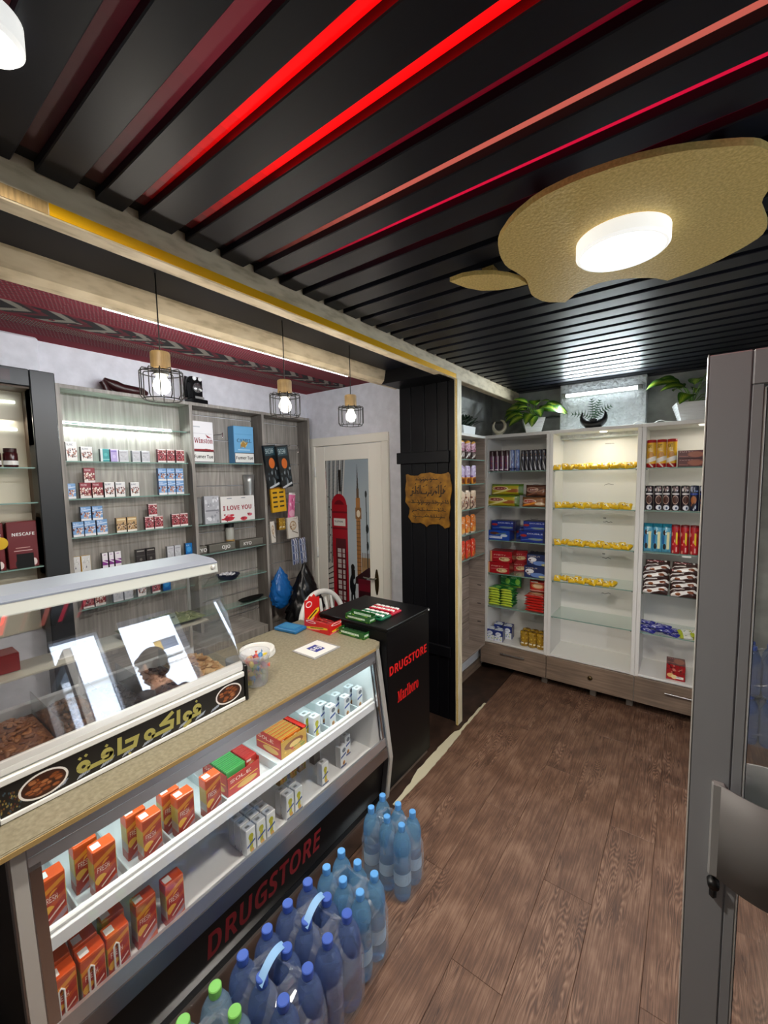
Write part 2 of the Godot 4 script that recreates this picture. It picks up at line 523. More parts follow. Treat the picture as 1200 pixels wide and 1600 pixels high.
	cell(33, "3a1014", "5c1c20", [["t", .08, .12, 2, "TWIST", "d8a8a0"], ["c", .68, .5, .3, .38, "8a4030"], ["c", .68, .5, .26, .33, "a05840"], ["r", 0, .9, 1, .1, "3a1014"], ["d", .1, .7, .4, .75, 5, "d07868"]])
	cell(34, "18101c", "1e1420", [["n", .15, .08, .7, .22, 12, ["e4e0e4", "c8b0a8", "8a6a6a"]], ["r", .12, .32, .76, .06, "f0ecec"], ["c", .5, .56, .34, .17, "c8a898"], ["c", .5, .56, .3, .14, "4a2820"], ["c", .55, .86, .34, .1, "e8ecf4"], ["c", .62, .87, .1, .05, "2a3a60"]])
	cell(35, "10162c", "161c3a", [["n", .15, .08, .7, .2, 10, ["d4d8e4", "8aa0d0"]], ["r", .1, .32, .8, .06, "2848b0"], ["c", .5, .56, .3, .15, "b06a3a"], ["n", .2, .7, .6, .25, 10, ["8a5a40", "c8d0e0", "3a2418"]]])
	cell(36, "187090", "58a8c8", [["r", 0, 0, 1, .14, "187088"], ["r", .52, .28, .26, .6, "e8e4b0"], ["c", .3, .3, .14, .09, "3a2018"], ["c", .32, .78, .15, .1, "1c1c24"], ["r", .12, .4, .2, .3, "2c6cb0"], ["n", .1, .15, .8, .2, 6, ["a8d8e8", "d0ecf4"]]])
	cell(37, "8a0c14", "b01420", [["r", 0, 0, 1, .1, "700810"], ["r", .52, .28, .2, .42, "f0d020"], ["n", .1, .15, .8, .8, 10, ["d83030", "7a0c14", "e8a890"]], ["r", .55, .76, .16, .16, "f0b0a8"]])
	cell(38, "2c1a18", "3a221e", [["n", .1, .04, .8, .3, 10, ["e8e4e0", "8a2c38"]], ["t", .1, .2, 2, "BROWNY", "d86a78"], ["d", .15, .95, .9, .6, 22, "f0ece8"], ["c", .75, .72, .12, .1, "7a3a18"], ["c", .3, .88, .1, .08, "8a4a20"], ["d", .05, .6, .5, .5, 8, "e4e0dc"]])
	cell(39, "1c1c6a", "26288c", [["n", .05, .1, .9, .8, 16, ["3a3cb0", "d8daf0", "1a1a60", "f0f0fa"]], ["r", .2, .4, .5, .14, "e8e8f8"]])
	cell(40, "8a9a20", "e4e4dc", [["r", 0, 0, .24, 1, "a8b428"], ["r", .8, 0, .2, 1, "b8c030"], ["n", .3, .2, .5, .6, 8, ["3a2818", "f4f4f0", "5a5a50"]]])
	cell(41, "8a1018", "a0141c", [["n", .05, 0, .9, .5, 26, ["5a1018", "c87868", "7a2420"]], ["c", .24, .7, .18, .14, "e8b878"], ["c", .44, .78, .16, .13, "f0d8a0"], ["r", .52, .72, .4, .16, "f0ece4"], ["t", .54, .74, 1, "SABLE", "2a2a2a"]])
	cell(42, "d4501a", "c04a1c", [["s", .24, .4, "b8a040"], ["s", .6, .2, "a8988c"], ["s", .8, .2, "a83820"], ["r", 0, 0, 1, .07, "d8581a"], ["d", 0, .3, 1, .12, 10, "e09028"], ["c", .6, .36, .22, .1, "e8a030"], ["d", .05, .52, .95, .3, 16, "a82c1c"], ["c", .3, .62, .26, .1, "e8b040"], ["d", .05, .86, .95, .56, 20, "a42a1c"], ["d", .2, .99, .98, .76, 12, "a88a94"], ["d", .3, .78, .9, .6, 4, "f0d8c8"], ["t", .16, .36, 2, "FRESH", "f0e0d0"]])
	cell(43, "d4d8dc", "e4e8ea", [["c", .6, .2, .3, .1, "6a7480"], ["d", .1, .5, .9, .4, 10, "2c4c98"], ["c", .55, .8, .22, .1, "d89a50"], ["r", 0, .9, 1, .1, "4a5a8a"], ["c", .5, .8, .12, .06, "8a5a30"]])
	cell(44, "c8ccd0", "e6e8e4", [["c", .5, .3, .26, .12, "b8b418"], ["r", .34, .34, .34, .5, "c4bc14"], ["d", .1, .64, .9, .5, 8, "2c4c98"], ["c", .6, .85, .2, .09, "d8a040"], ["r", 0, .92, 1, .08, "5a6a8a"]])
	cell(45, "2c7a34", "48b058", [["r", 0, .3, 1, .16, "a0dca0"], ["r", 0, .6, 1, .12, "2c8a3c"]])
	cell(46, "b81018", "d01a1c", [["c", .3, .2, .2, .12, "f4e8e4"], ["c", .3, .2, .15, .08, "d01a1c"], ["d", .2, .78, .85, .5, 18, "f0c828"], ["d", .3, .72, .75, .52, 6, "2a1a10"], ["d", .1, .95, .6, .75, 8, "f08890"]])
	cell(47, "14481c", "1c5a24", [["r", .12, .35, .7, .3, "d8ecd8"], ["t", .16, .4, 2, "CLASSIC", "1c5a24"], ["n", 0, .7, 1, .3, 10, ["4a9a30", "a8d840", "1c5a24"]]])
	cell(48, "b81830", "d82840", [["r", 0, .2, .8, .36, "f4f0f0"], ["r", .1, .66, .5, .12, "f4d0d4"], ["t", .08, .3, 2, "AIRES", "b81830"]])
	cell(49, "4a1014", "6a1218", [["c", .2, .3, .2, .12, "6a1218"], ["r", .2, .62, .6, .02, "d8b8b0"], ["r", .26, .56, .48, .02, "c8a098"], ["c", .5, .9, .28, .14, "140808"], ["c", .84, .88, .1, .08, "e8dcd8"]])
	cell(50, "d8d8dc", "ecebee", [["r", .06, .3, .88, .01, "c0c0c8"], ["r", .1, .14, .3, .03, "b8bcc4"], ["r", 0, .67, .8, .07, "8a1420"], ["d", .6, .68, 1, .7, 5, "8a1420"]])
	cell(51, "4a88b8", "68a8d4", [["r", .06, .22, .88, .01, "4a88b8"], ["c", .5, .47, .16, .09, "d8c888"], ["c", .46, .5, .1, .05, "a87c2c"], ["r", .2, .62, .6, .03, "a8d0e8"]])
	cell(52, "101418", "161c20", [["r", .06, .06, .8, .2, "24404a"], ["t", .1, .1, 2, "SHISHA", "c8d8d8"], ["c", .5, .42, .24, .12, "d06a28"], ["n", .1, .55, .8, .4, 22, ["3a444a", "8a949a", "0c1014"]], ["d", .1, .98, .9, .9, 6, "c8ccd0"]])
	cell(53, "b88810", "dca818", [["r", .12, .2, .3, .07, "2a2010"], ["r", .56, .2, .3, .07, "2a2010"], ["r", .12, .38, .3, .07, "2a2010"], ["r", .56, .38, .3, .07, "2a2010"], ["r", .12, .56, .3, .07, "2a2010"], ["r", .56, .56, .3, .07, "2a2010"], ["r", .12, .74, .3, .07, "2a2010"], ["r", .56, .74, .3, .07, "2a2010"], ["r", 0, 0, 1, .1, "c07c10"]])
	cell(54, "b84a78", "d86a98", [["c", .5, .8, .36, .14, "e8a8c0"], ["n", .2, .1, .6, .5, 8, ["f0c0d4", "a83868"]], ["r", 0, 0, 1, .08, "e8e4e4"]])
	cell(55, "c8c0b4", "dcd6cc", [["c", .5, .4, .3, .22, "a8845c"], ["c", .5, .4, .24, .17, "d8ccb8"], ["n", .3, .3, .4, .3, 8, ["8a6a48", "c8b090"]], ["d", .4, .65, .9, .8, 4, "5a4a38"]])
	cell(56, "3a4468", "c8ccd8", [["r", .06, 0, .2, 1, "4a5880"], ["r", .4, 0, .12, 1, "2a3050"], ["r", .66, 0, .2, 1, "5a6890"], ["r", 0, .2, 1, .06, "8a94b0"], ["r", 0, .5, 1, .06, "8a94b0"], ["r", 0, .8, 1, .06, "8a94b0"]])
	cell(57, "8a8c90", "bcbec4", [["n", .05, .05, .9, .9, 26, ["d8dade", "9a9ca4", "e8eaee"]], ["r", .1, .5, .8, .06, "8a8c94"]])
	cell(58, "d8d4d0", "f0eeea", [["c", .24, .86, .14, .09, "c82838"], ["c", .66, .9, .1, .07, "d83848"], ["c", .84, .76, .07, .06, "d86a80"], ["r", .2, .08, .14, .03, "5a6878"], ["r", .6, .08, .12, .03, "5a6878"], ["n", .05, .72, .3, .2, 5, ["e8a0a8", "c82838"]]])
	cell(59, "54524c", "6a6860", [["r", 0, .82, 1, .18, "54524c"], ["r", 0, 0, 1, .1, "7a786e"]])
	cell(60, "6a1a18", "8a1c20", [["r", 0, .55, 1, .3, "e4dcd8"], ["n", .1, .1, .8, .4, 8, ["5a1014", "e0d0cc", "a83838"]]])
	cell(61, "c8c8cc", "e0e0e6", [["r", .3, .26, .42, .42, "2c3480"], ["d", .38, .38, .48, .34, 4, "e8e8f4"], ["d", .38, .38, .48, .5, 4, "e8e8f4"], ["d", .48, .5, .38, .58, 4, "e8e8f4"], ["d", .56, .36, .56, .58, 4, "e8e8f4"], ["d", .64, .36, .64, .58, 4, "e8e8f4"]])
	cell(62, "8a1a18", "c02c20", [["t", .1, .2, 3, "SOLE", "f4e8d8"], ["c", .6, .75, .3, .16, "d8a850"], ["d", .1, .6, .9, .5, 6, "f0c040"]])
	cell(63, "a8802c", "c89838", [["c", .5, .45, .36, .24, "8a4a1c"], ["c", .55, .5, .22, .16, "e8c070"], ["n", .1, .6, .8, .3, 8, ["7a8a2c", "b82c20", "e8b850"]]])
	var t = ImageTexture.create_from_image(atlas)
	var m = mat("printed_pack", Color.WHITE, 0.32, 0.0, t)
	m.clearcoat_enabled = true
	m.clearcoat = 0.25
	m.clearcoat_roughness = 0.2
	mat("printed_matte", Color.WHITE, 0.55, 0.0, t)

func wood_image(w, h, seed_, dark, mid, light, rings = 7.0):
	var n1 = FastNoiseLite.new()
	n1.seed = seed_
	n1.frequency = 0.0032
	n1.fractal_octaves = 3
	var n2 = FastNoiseLite.new()
	n2.seed = seed_ + 5
	n2.frequency = 0.05
	n2.fractal_octaves = 2
	var n3 = FastNoiseLite.new()
	n3.seed = seed_ + 9
	n3.frequency = 0.006
	n3.fractal_octaves = 4
	var im = Image.create(w, h, false, Image.FORMAT_RGB8)
	for y in h:
		var e = sin(TAU * y / h)
		var e2 = cos(TAU * y / h)
		for x in w:
			var a = n1.get_noise_3d(x * 2.2, e * h * 0.05, e2 * h * 0.05)
			var ring = absf(fposmod(a * rings + x * 0.004, 1.0) * 2 - 1)
			ring = 0.5 + (ring - 0.5) * clampf(n1.get_noise_3d(x * 0.9 + 300, e * h * 0.1, e2 * h * 0.1) * 3.0 + 0.25, 0.05, 1.0)
			var fib = n2.get_noise_3d(x * 3.0, e * h * 0.022, e2 * h * 0.022)
			var blot = n3.get_noise_3d(x, e * h * 0.16, e2 * h * 0.16)
			var v = 0.5 + 0.5 * (ring - 0.5) + 0.34 * fib + 0.36 * blot
			v = clampf(v, 0.0, 1.0)
			im.set_pixel(x, y, dark.lerp(mid, v * 2) if v < 0.5 else mid.lerp(light, v * 2 - 1))
	return im

func rug_image():
	var im = Image.create(256, 256, false, Image.FORMAT_RGB8)   # x = along the room, y = across
	var red = H("7a0c24")
	var red2 = H("5c0a1c")
	var dark = H("1c1416")
	var grey = H("8a8278")
	im.fill(red)
	var rn = RandomNumberGenerator.new()
	rn.seed = 5
	for b in [[0, 26, 0], [26, 44, 1], [52, 22, 3], [80, 34, 2], [120, 40, 1], [164, 12, 3], [182, 32, 2], [220, 30, 1]]:
		for y in range(b[0], b[0] + b[1]):
			for x in 256:
				match b[2]:
					1:
						if (x + (y / 3) * 2) % 6 < 2 and y % 3 == 0: im.set_pixel(x, y, grey)
						elif (x / 3 + y / 3) % 2 == 0: im.set_pixel(x, y, red2)
					2:
						var k = (x + absi(y - b[0] - b[1] / 2) * 2) % 64
						var c = red2
						if k < 22: c = dark
						elif k < 40: c = grey
						elif k < 50: c = dark
						im.set_pixel(x, y, c)
					3:
						if x % 4 < 2: im.set_pixel(x, y, dark if y % 4 < 2 else H("9a8a78"))
	for i in 60:
		var X = rn.randi() % 250
		var Y = [86, 96, 104, 190, 200][rn.randi() % 5]
		im.fill_rect(Rect2i(X, Y, 2 + rn.randi() % 8, 2 + rn.randi() % 3), [dark, grey, red][rn.randi() % 3])
	return im

func poster_image():
	var im = Image.create(256, 640, false, Image.FORMAT_RGB8)
	for y in 640: im.fill_rect(Rect2i(0, y, 256, 1), H("9aa8b0").lerp(H("c4ccd0"), y / 640.0))
	for i in 14:   # old buildings on the left, drawn in sloping lines
		pline(im, Vector2(i * 9, 0), Vector2(-10 + i * 6, 460), 5, [H("4a4640"), H("c8c4b8"), H("7a766c")][i % 3])
	im.fill_rect(Rect2i(78, 40, 14, 90), H("2a2624"))
	for i in 26: im.fill_rect(Rect2i(6 + (i * 13) % 46, 150 + i * 11, 5, 7), H("2c2a28"))
	im.fill_rect(Rect2i(0, 440, 60, 200), H("b8b4ac"))
	for i in 5: pline(im, Vector2(0, 470 + i * 22), Vector2(60, 440 + i * 26), 4, H("2a2828"))
	im.fill_rect(Rect2i(100, 600, 156, 40), H("b0aca8"))
	# phone box
	var r = H("a01020")
	var rd = H("6a0c18")
	pell(im, 78, 190, 46, 50, r)
	pell(im, 78, 200, 34, 34, rd)
	im.fill_rect(Rect2i(32, 186, 94, 454), r)
	im.fill_rect(Rect2i(32, 214, 94, 8), rd)
	im.fill_rect(Rect2i(42, 244, 72, 32), H("d8d4cc"))
	ptext(im, 46, 254, 1, "TELEPHONE", H("2a2a2a"))
	im.fill_rect(Rect2i(32, 284, 94, 6), rd)
	im.fill_rect(Rect2i(52, 330, 62, 310), H("50141a"))
	for row in 6:
		im.fill_rect(Rect2i(62, 372 + row * 46, 22, 38), H("b8b0ac"))
		im.fill_rect(Rect2i(92, 372 + row * 46, 14, 38), H("b8b0ac"))
		im.fill_rect(Rect2i(62, 390 + row * 46, 44, 3), rd)
	# clock tower
	for y in range(20, 120): im.fill_rect(Rect2i(188 - (y - 20) / 22, y, 1 + (y - 20) / 11, 1), H("3a3432"))
	im.fill_rect(Rect2i(182, 118, 14, 40), H("5a4838"))
	im.fill_rect(Rect2i(178, 156, 24, 330), H("a87440"))
	im.fill_rect(Rect2i(174, 196, 34, 46), H("8a6038"))
	pell(im, 192, 220, 11, 15, H("e0d4bc"))
	for i in 14: im.fill_rect(Rect2i(178, 250 + i * 17, 24, 3), H("6a4828"))
	im.fill_rect(Rect2i(184, 250, 3, 230), H("7a5430"))
	im.fill_rect(Rect2i(194, 250, 3, 230), H("7a5430"))
	im.fill_rect(Rect2i(204, 400, 52, 60), H("a08058"))
	for i in 6: im.fill_rect(Rect2i(208 + i * 9, 380, 3, 60), H("6a5440"))
	# lamp post, crowd, bus
	pline(im, Vector2(236, 130), Vector2(240, 470), 4, H("1c2424"))
	pell(im, 236, 140, 6, 14, H("141c1c"))
	pell(im, 240, 280, 8, 18, H("141c1c"))
	pell(im, 241, 350, 6, 18, H("141c1c"))
	pline(im, Vector2(180, 500), Vector2(256, 452), 26, H("301418"))
	im.fill_rect(Rect2i(182, 490, 74, 90), H("6a1424"))
	im.fill_rect(Rect2i(186, 540, 70, 80), H("341018"))
	for i in 5: im.fill_rect(Rect2i(190 + i * 14, 566, 8, 40), H("8a2030"))
	pell(im, 152, 446, 11, 14, H("1c1614"))
	im.fill_rect(Rect2i(142, 456, 22, 40), H("1c1614"))
	pell(im, 150, 520, 18, 44, H("16181c"))
	pline(im, Vector2(144, 550), Vector2(142, 620), 9, H("101214"))
	pline(im, Vector2(158, 550), Vector2(162, 620), 9, H("101214"))
	pell(im, 160, 505, 6, 12, H("a8b0b4"))
	return im

func parchment_image():
	var im = Image.create(256, 256, false, Image.FORMAT_RGB8)
	var n = FastNoiseLite.new()
	n.seed = 3
	n.frequency = 0.015
	n.fractal_octaves = 4
	for y in 256:
		for x in 256: im.set_pixel(x, y, H("6a4a12").lerp(H("9a7420"), clampf(n.get_noise_2d(x, y) + 0.6, 0, 1)))
	var ink = H("2c1c08")
	var rn = RandomNumberGenerator.new()
	rn.seed = 8
	# the large line, drawn stroke by stroke, right to left
	var big = [[208, 92, 206, 78], [214, 84, 204, 96], [204, 96, 196, 96], [194, 60, 193, 108], [193, 108, 184, 112], [180, 60, 180, 96], [172, 92, 162, 86], [162, 86, 168, 98], [156, 90, 152, 98], [152, 98, 144, 106], [140, 84, 140, 96], [140, 96, 132, 96],
		[128, 94, 120, 108], [116, 90, 114, 98], [114, 98, 88, 98], [88, 98, 86, 90], [82, 60, 82, 98], [74, 60, 74, 96], [74, 96, 62, 96], [66, 88, 60, 84], [54, 64, 54, 96], [54, 96, 40, 96], [42, 88, 34, 86], [34, 86, 34, 104], [34, 104, 24, 108]]
	for s in big: pline(im, Vector2(s[0] + 8, s[1]), Vector2(s[2] + 8, s[3]), 5, ink)
	for p in [[212, 66], [188, 50], [168, 70], [140, 70], [112, 60], [104, 118], [64, 72], [50, 54], [34, 74], [96, 66]]: pline(im, Vector2(p[0] + 8, p[1]), Vector2(p[0] + 14, p[1] - 4), 3, ink)
	for row in [[34, 60, 130, 0.6], [140, 20, 230, 1.0], [176, 44, 190, 1.0], [206, 44, 190, 1.0]]:
		var x = row[1] as float
		while x < row[1] + row[2] - 10:
			var w = rn.randf_range(6, 16)
			pline(im, Vector2(x, row[0] + rn.randf_range(-2, 2)), Vector2(x + w, row[0] + rn.randf_range(-2, 3)), 3, ink)
			if rn.randf() < 0.6: pline(im, Vector2(x + w, row[0]), Vector2(x + w - 3, row[0] - rn.randf_range(6, 14) * row[3]), 3, ink)
			if rn.randf() < 0.4: pline(im, Vector2(x + 3, row[0] + 3), Vector2(x - 4, row[0] + 10), 3, ink)
			if rn.randf() < 0.5: im.fill_rect(Rect2i(int(x + 4), int(row[0] - 14), 3, 3), ink)
			x += w + rn.randf_range(1, 5)
	return im

func sign_image():
	var im = Image.create(1024, 128, false, Image.FORMAT_RGB8)
	im.fill(H("1c1a18"))
	var rn = RandomNumberGenerator.new()
	rn.seed = 21
	for i in 9:   # pale wheat-ear marks along the lower edge
		var cx = 150 + i * 84
		for k in 8:
			pline(im, Vector2(cx + k * 6, 122 - k * 1.5), Vector2(cx + k * 6 + 12, 108 - k * 2), 3, H("8a94a8") if k % 2 else H("b4bcc8"))
	for i in 60: pell(im, rn.randf_range(0, 60), rn.randf_range(30, 120), 3, 5, [H("6a4a20"), H("8a7a40"), H("4a2018"), H("3a4a54")][rn.randi() % 4])
	for e in [[130, 66], [930, 62]]:
		pell(im, e[0], e[1], 78, 56, H("e8e4e0"))
		pell(im, e[0], e[1], 70, 48, H("3a1c10"))
		for k in 22:
			var a = rn.randf() * TAU
			var d = sqrt(rn.randf())
			var c = Vector2(e[0] + cos(a) * d * 54, e[1] + sin(a) * d * 36)
			pell(im, c.x, c.y, 15, 9, H("5a2c16"))
			pell(im, c.x - 1, c.y - 1, 12, 6, [H("9a5830"), H("84461f"), H("a86a40")][k % 3])
	return im

func _ready():
	var cam = Camera3D.new()
	cam.name = "camera"
	cam.fov = 102.0
	cam.near = 0.02
	add_child(cam)
	cam.basis = Basis(Vector3.UP, 0.63428) * Basis(Vector3.RIGHT, -0.08363) * Basis(Vector3.BACK, -0.017948)
	cam.position = Vector3(0, 1.72, 0)
	cam.current = true
	var we = WorldEnvironment.new()
	we.name = "world"
	var env = Environment.new()
	env.background_mode = Environment.BG_SKY
	var sky = Sky.new()
	var sm = ProceduralSkyMaterial.new()
	sm.sky_top_color = H("b8c8e0")
	sm.sky_horizon_color = H("e8ecf0")
	sm.ground_horizon_color = H("b0aca6")
	sm.ground_bottom_color = H("8a8680")
	sky.sky_material = sm
	env.sky = sky
	env.background_energy_multiplier = 9.0
	env.tonemap_mode = Environment.TONE_MAPPER_LINEAR
	env.tonemap_exposure = 1.42
	env.sdfgi_enabled = true
	env.ssao_enabled = true
	env.ssil_enabled = true
	we.environment = env
	add_child(we)
	build_atlas()
	make_materials()
	ceiling_lamps()
	room()
	beams()
	partition()
	back_door()
	wall_unit()
	black_unit()
	back_unit()
	niche_unit()
	showcase()
	fruit_case()
	pedestal()
	counter_things()
	behind_counter()
	bottles()
	plants()
	pendants()
	glass_door()
	street()

func make_materials():
	var g = wood_image(256, 512, 3, H("8c8c8c"), H("b8b8b8"), H("e6e6e6"))
	var grain = ImageTexture.create_from_image(g)
	var gh = g.duplicate()
	gh.rotate_90(CLOCKWISE)
	var grain_h = ImageTexture.create_from_image(gh)
	var fl = ImageTexture.create_from_image(wood_image(512, 1024, 11, H("44312a"), H("735747"), H("9f8473"), 16.0))
	var m = mat("floor_plank", H("ece4de"), 0.5, 0.0, fl)
	m.heightmap_enabled = true
	m.heightmap_texture = fl
	m.heightmap_scale = 0.12
	tri_mat("inner_floor", H("4a3428"), 0.5, noise_tex(0.02, H("8a8a8a"), H("e8e8e8"), 5), Vector3(1.5, 1.5, 1.5))
	var speck = noise_tex(0.05, H("a09a88"), H("ccc6b4"), 7, 512, 5)
	tri_mat("counter_stone", H("c6c2b6"), 0.38, speck, Vector3(2.2, 2.2, 2.2))
	tri_mat("beam_paint", H("e2d8c2"), 0.6, noise_tex(0.03, H("b4aa98"), H("fbf6ec"), 9, 256, 5, H("ece4d6")), Vector3(2.5, 2.5, 0.8))
	tri_mat("plaster", H("e4e5ec"), 0.85, noise_tex(0.03, H("ececec"), H("ffffff"), 12), Vector3(1.2, 1.2, 1.2), noise_tex(0.08, Color.BLACK, Color.WHITE, 13), 0.15)
	tri_mat("rough_plaster", H("d8dcdf"), 0.8, noise_tex(0.04, H("e0e0e0"), H("ffffff"), 14), Vector3(2, 2, 2), noise_tex(0.06, Color.BLACK, Color.WHITE, 15, 256, 5), 0.9)
	tri_mat("grey_wall", H("b2b4b0"), 0.8, noise_tex(0.02, H("c0c0c0"), H("ffffff"), 16), Vector3(1, 1, 1))
	tri_mat("gold_leaf", H("ecd898"), 0.5, noise_tex(0.09, H("ccbc94"), H("fff8e4"), 17, 512, 5), Vector3(2.4, 2.4, 2.4), noise_tex(0.05, Color.BLACK, Color.WHITE, 18, 512, 5), 0.07)
	mats["gold_leaf"].metallic = 0.15
	mat("gold_tape", H("f4b81c"), 0.25, 0.25)
	var wood = func(key, col, sc, rough): tri_mat(key, col, rough, grain, sc)
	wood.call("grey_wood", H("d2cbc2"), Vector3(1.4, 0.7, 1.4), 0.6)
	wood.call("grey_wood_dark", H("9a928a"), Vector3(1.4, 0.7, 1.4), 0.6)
	tri_mat("pink_wood", H("d0bcae"), 0.55, grain_h, Vector3(0.7, 1.8, 0.7))
	tri_mat("oak_drawer", H("b49a84"), 0.5, grain_h, Vector3(0.7, 1.6, 0.7))
	wood.call("light_wood", H("e0b878"), Vector3(4, 4, 4), 0.5)
	wood.call("brown_wood", H("6a5038"), Vector3(1.4, 0.7, 1.4), 0.6)
	mat("black_slat", H("13151e"), 0.42).metallic_specular = 0.35
	mat("black_board", H("0c0c10"), 0.42).metallic_specular = 0.3
	mat("black_paint", H("0b0b0d"), 0.36).metallic_specular = 0.3
	mat("black_plastic", H("0c0c0d"), 0.4)
	mat("black_metal", H("141414"), 0.35, 0.6)
	mat("red_back", H("a80c18"), 0.5)
	mat("red_letter", H("d81414"), 0.5)
	mat("dark_red_letter", H("8a1420"), 0.6)
	mat("white_board", H("e2e0dc"), 0.42)
	mat("white_enamel", H("eceeee"), 0.35)
	mat("white_plastic", H("e6e6e2"), 0.4)
	mat("cream_door", H("f2eee2"), 0.45)
	mat("steel", H("c8c8ca"), 0.16, 1.0)
	mat("brushed_steel", H("b4b4b6"), 0.32, 1.0)
	mat("rail_steel", H("dadadc"), 0.3, 0.85)
	mat("aluminium", H("989a9e"), 0.46, 0.3)
	mat("aluminium_edge", H("d8d6d0"), 0.3, 0.5)
	mat("chrome", H("dcdcdc"), 0.08, 1.0)
	mat("brass", H("5c4c30"), 0.3, 0.9)
	mat("rubber", H("0a0a0a"), 0.7)
	mat("dark_gap", H("08080a"), 0.8)
	mat("maroon", H("2e0e10"), 0.35)
	pane("glass", 0.05)
	pane("shelf_glass", 0.14, 0.04, Color(0.75, 0.95, 0.88))
	mat("glass_edge", H("7a9a90"), 0.2)
	var cg = mat("coated_glass", Color(0.92, 0.95, 1.0, 0.2), 0.015, 1.0, ImageTexture.create_from_image(white_px()))
	cg.transparency = BaseMaterial3D.TRANSPARENCY_ALPHA
	var sg = mat("case_glass", Color(0.92, 0.95, 1.0, 0.05), 0.015, 1.0, ImageTexture.create_from_image(white_px()))
	sg.transparency = BaseMaterial3D.TRANSPARENCY_ALPHA

func white_px():
	var im = Image.create(4, 4, false, Image.FORMAT_RGB8)
	im.fill(Color.WHITE)
	return im

# ---------- round ceiling lamps on their gold board ----------
func round_lamp(called, label, at, r, e, rim = 0.012):
	var t = thing(called, label, "ceiling lamp", at)
	var st = S()
	lathe_hard(st, [Vector2(0, -0.001), Vector2(r, -0.001), Vector2(r, -0.036), Vector2(r - 0.006, -0.042), Vector2(r - rim, -0.042)], 40)
	obj("lamp_rim", st, glow("lamp_rim", H("f8f8f4"), 0.5), t)
	st = S()
	lathe_hard(st, [Vector2(r - rim + 0.001, -0.0405), Vector2(0, -0.041)], 40)
	obj("lamp_diffuser", st, glow("lamp_glow", Color(1, 0.99, 0.96), 2.2), t)
	var l = area(t, Vector3(0, -0.05, 0), r * 1.7, r * 1.7, e, Color(1, 0.97, 0.92), Vector3.DOWN)
	l.name = "lamp_light"
	return t

func ceiling_lamps():
	round_lamp("ceiling_lamp", "round white panel lamp glowing on the gold ceiling board", Vector3(-0.178, 2.386, -1.405), 0.118, 2.2)
	round_lamp("ceiling_lamp", "small round white ceiling lamp at the top left corner", Vector3(-0.886, 2.431, -0.202), 0.0485, 1.6, 0.0055)
	# the gold board
	var pts = [[.112, -1.235], [.09, -1.2], [.054, -1.172], [-.042, -1.117], [-.132, -1.088], [-.232, -1.077], [-.32, -1.088], [-.399, -1.132], [-.466, -1.205], [-.49, -1.286], [-.498, -1.363], [-.482, -1.43], [-.474, -1.496], [-.488, -1.567], [-.499, -1.638], [-.477, -1.727], [-.414, -1.78], [-.36, -1.716], [-.291, -1.680], [-.24, -1.684], [-.197, -1.703], [-.125, -1.754], [-.085, -1.812], [-.019, -1.79], [.047, -1.752], [.105, -1.70], [.143, -1.65], [.150, -1.594], [.135, -1.526], [.122, -1.47], [.123, -1.42], [.142, -1.36], [.146, -1.29]]
	var poly = []
	for i in pts.size():   # rounded by one corner-cutting pass
		var a = Vector2(pts[i][0], -pts[i][1])
		var b = Vector2(pts[(i + 1) % pts.size()][0], -pts[(i + 1) % pts.size()][1])
		if i in [16, 22]: poly.append(a)
		else: poly.append(a.lerp(b, 0.2))
		if not i in [15, 21]: poly.append(a.lerp(b, 0.8))
	# outline (x, -z) laid flat: local z is down
	var xf = Transform3D(Basis(Vector3(1, 0, 0), Vector3(0, 0, -1), Vector3(0, 1, 0)), Vector3(0, 2.387, 0))
	var t = thing("gold_ceiling_board", "large gold apple-shaped board under the black slatted ceiling", "ceiling board", Vector3.ZERO)
	var st = S()
	prism(st, poly, 0.016, xf)
	obj("board", st, mats["gold_leaf"], t)
	st = S()
	for p in [[-.35, -1.3], [-.35, -1.6], [0, -1.3], [0, -1.6]]: bx(p[0] - .015, p[0] + .015, 2.403, 2.431, p[1] - .015, p[1] + .015, 0.0, st)
	obj("spacer", st, mats["black_paint"], t)
	st = S()
	var lp = [[-.688, 1.342], [-.64, 1.338], [-.6, 1.35], [-.55, 1.385], [-.515, 1.43], [-.492, 1.48], [-.482, 1.532], [-.53, 1.528], [-.58, 1.512], [-.63, 1.478], [-.665, 1.42]]
	var lpoly = []
	for p in lp: lpoly.append(Vector2(p[0], p[1]))
	prism(st, lpoly, 0.014, Transform3D(xf.basis, Vector3(0, 2.387, 0)))
	for p in [[-.58, -1.43]]: bx(p[0] - .02, p[0] + .02, 2.4, 2.431, p[1] - .02, p[1] + .02, 0.0, st)
	var o = obj("gold_ceiling_leaf", st, mats["gold_leaf"])
	tag(o, "small gold leaf-shaped board on the black ceiling, left of the large gold board", "ceiling board")

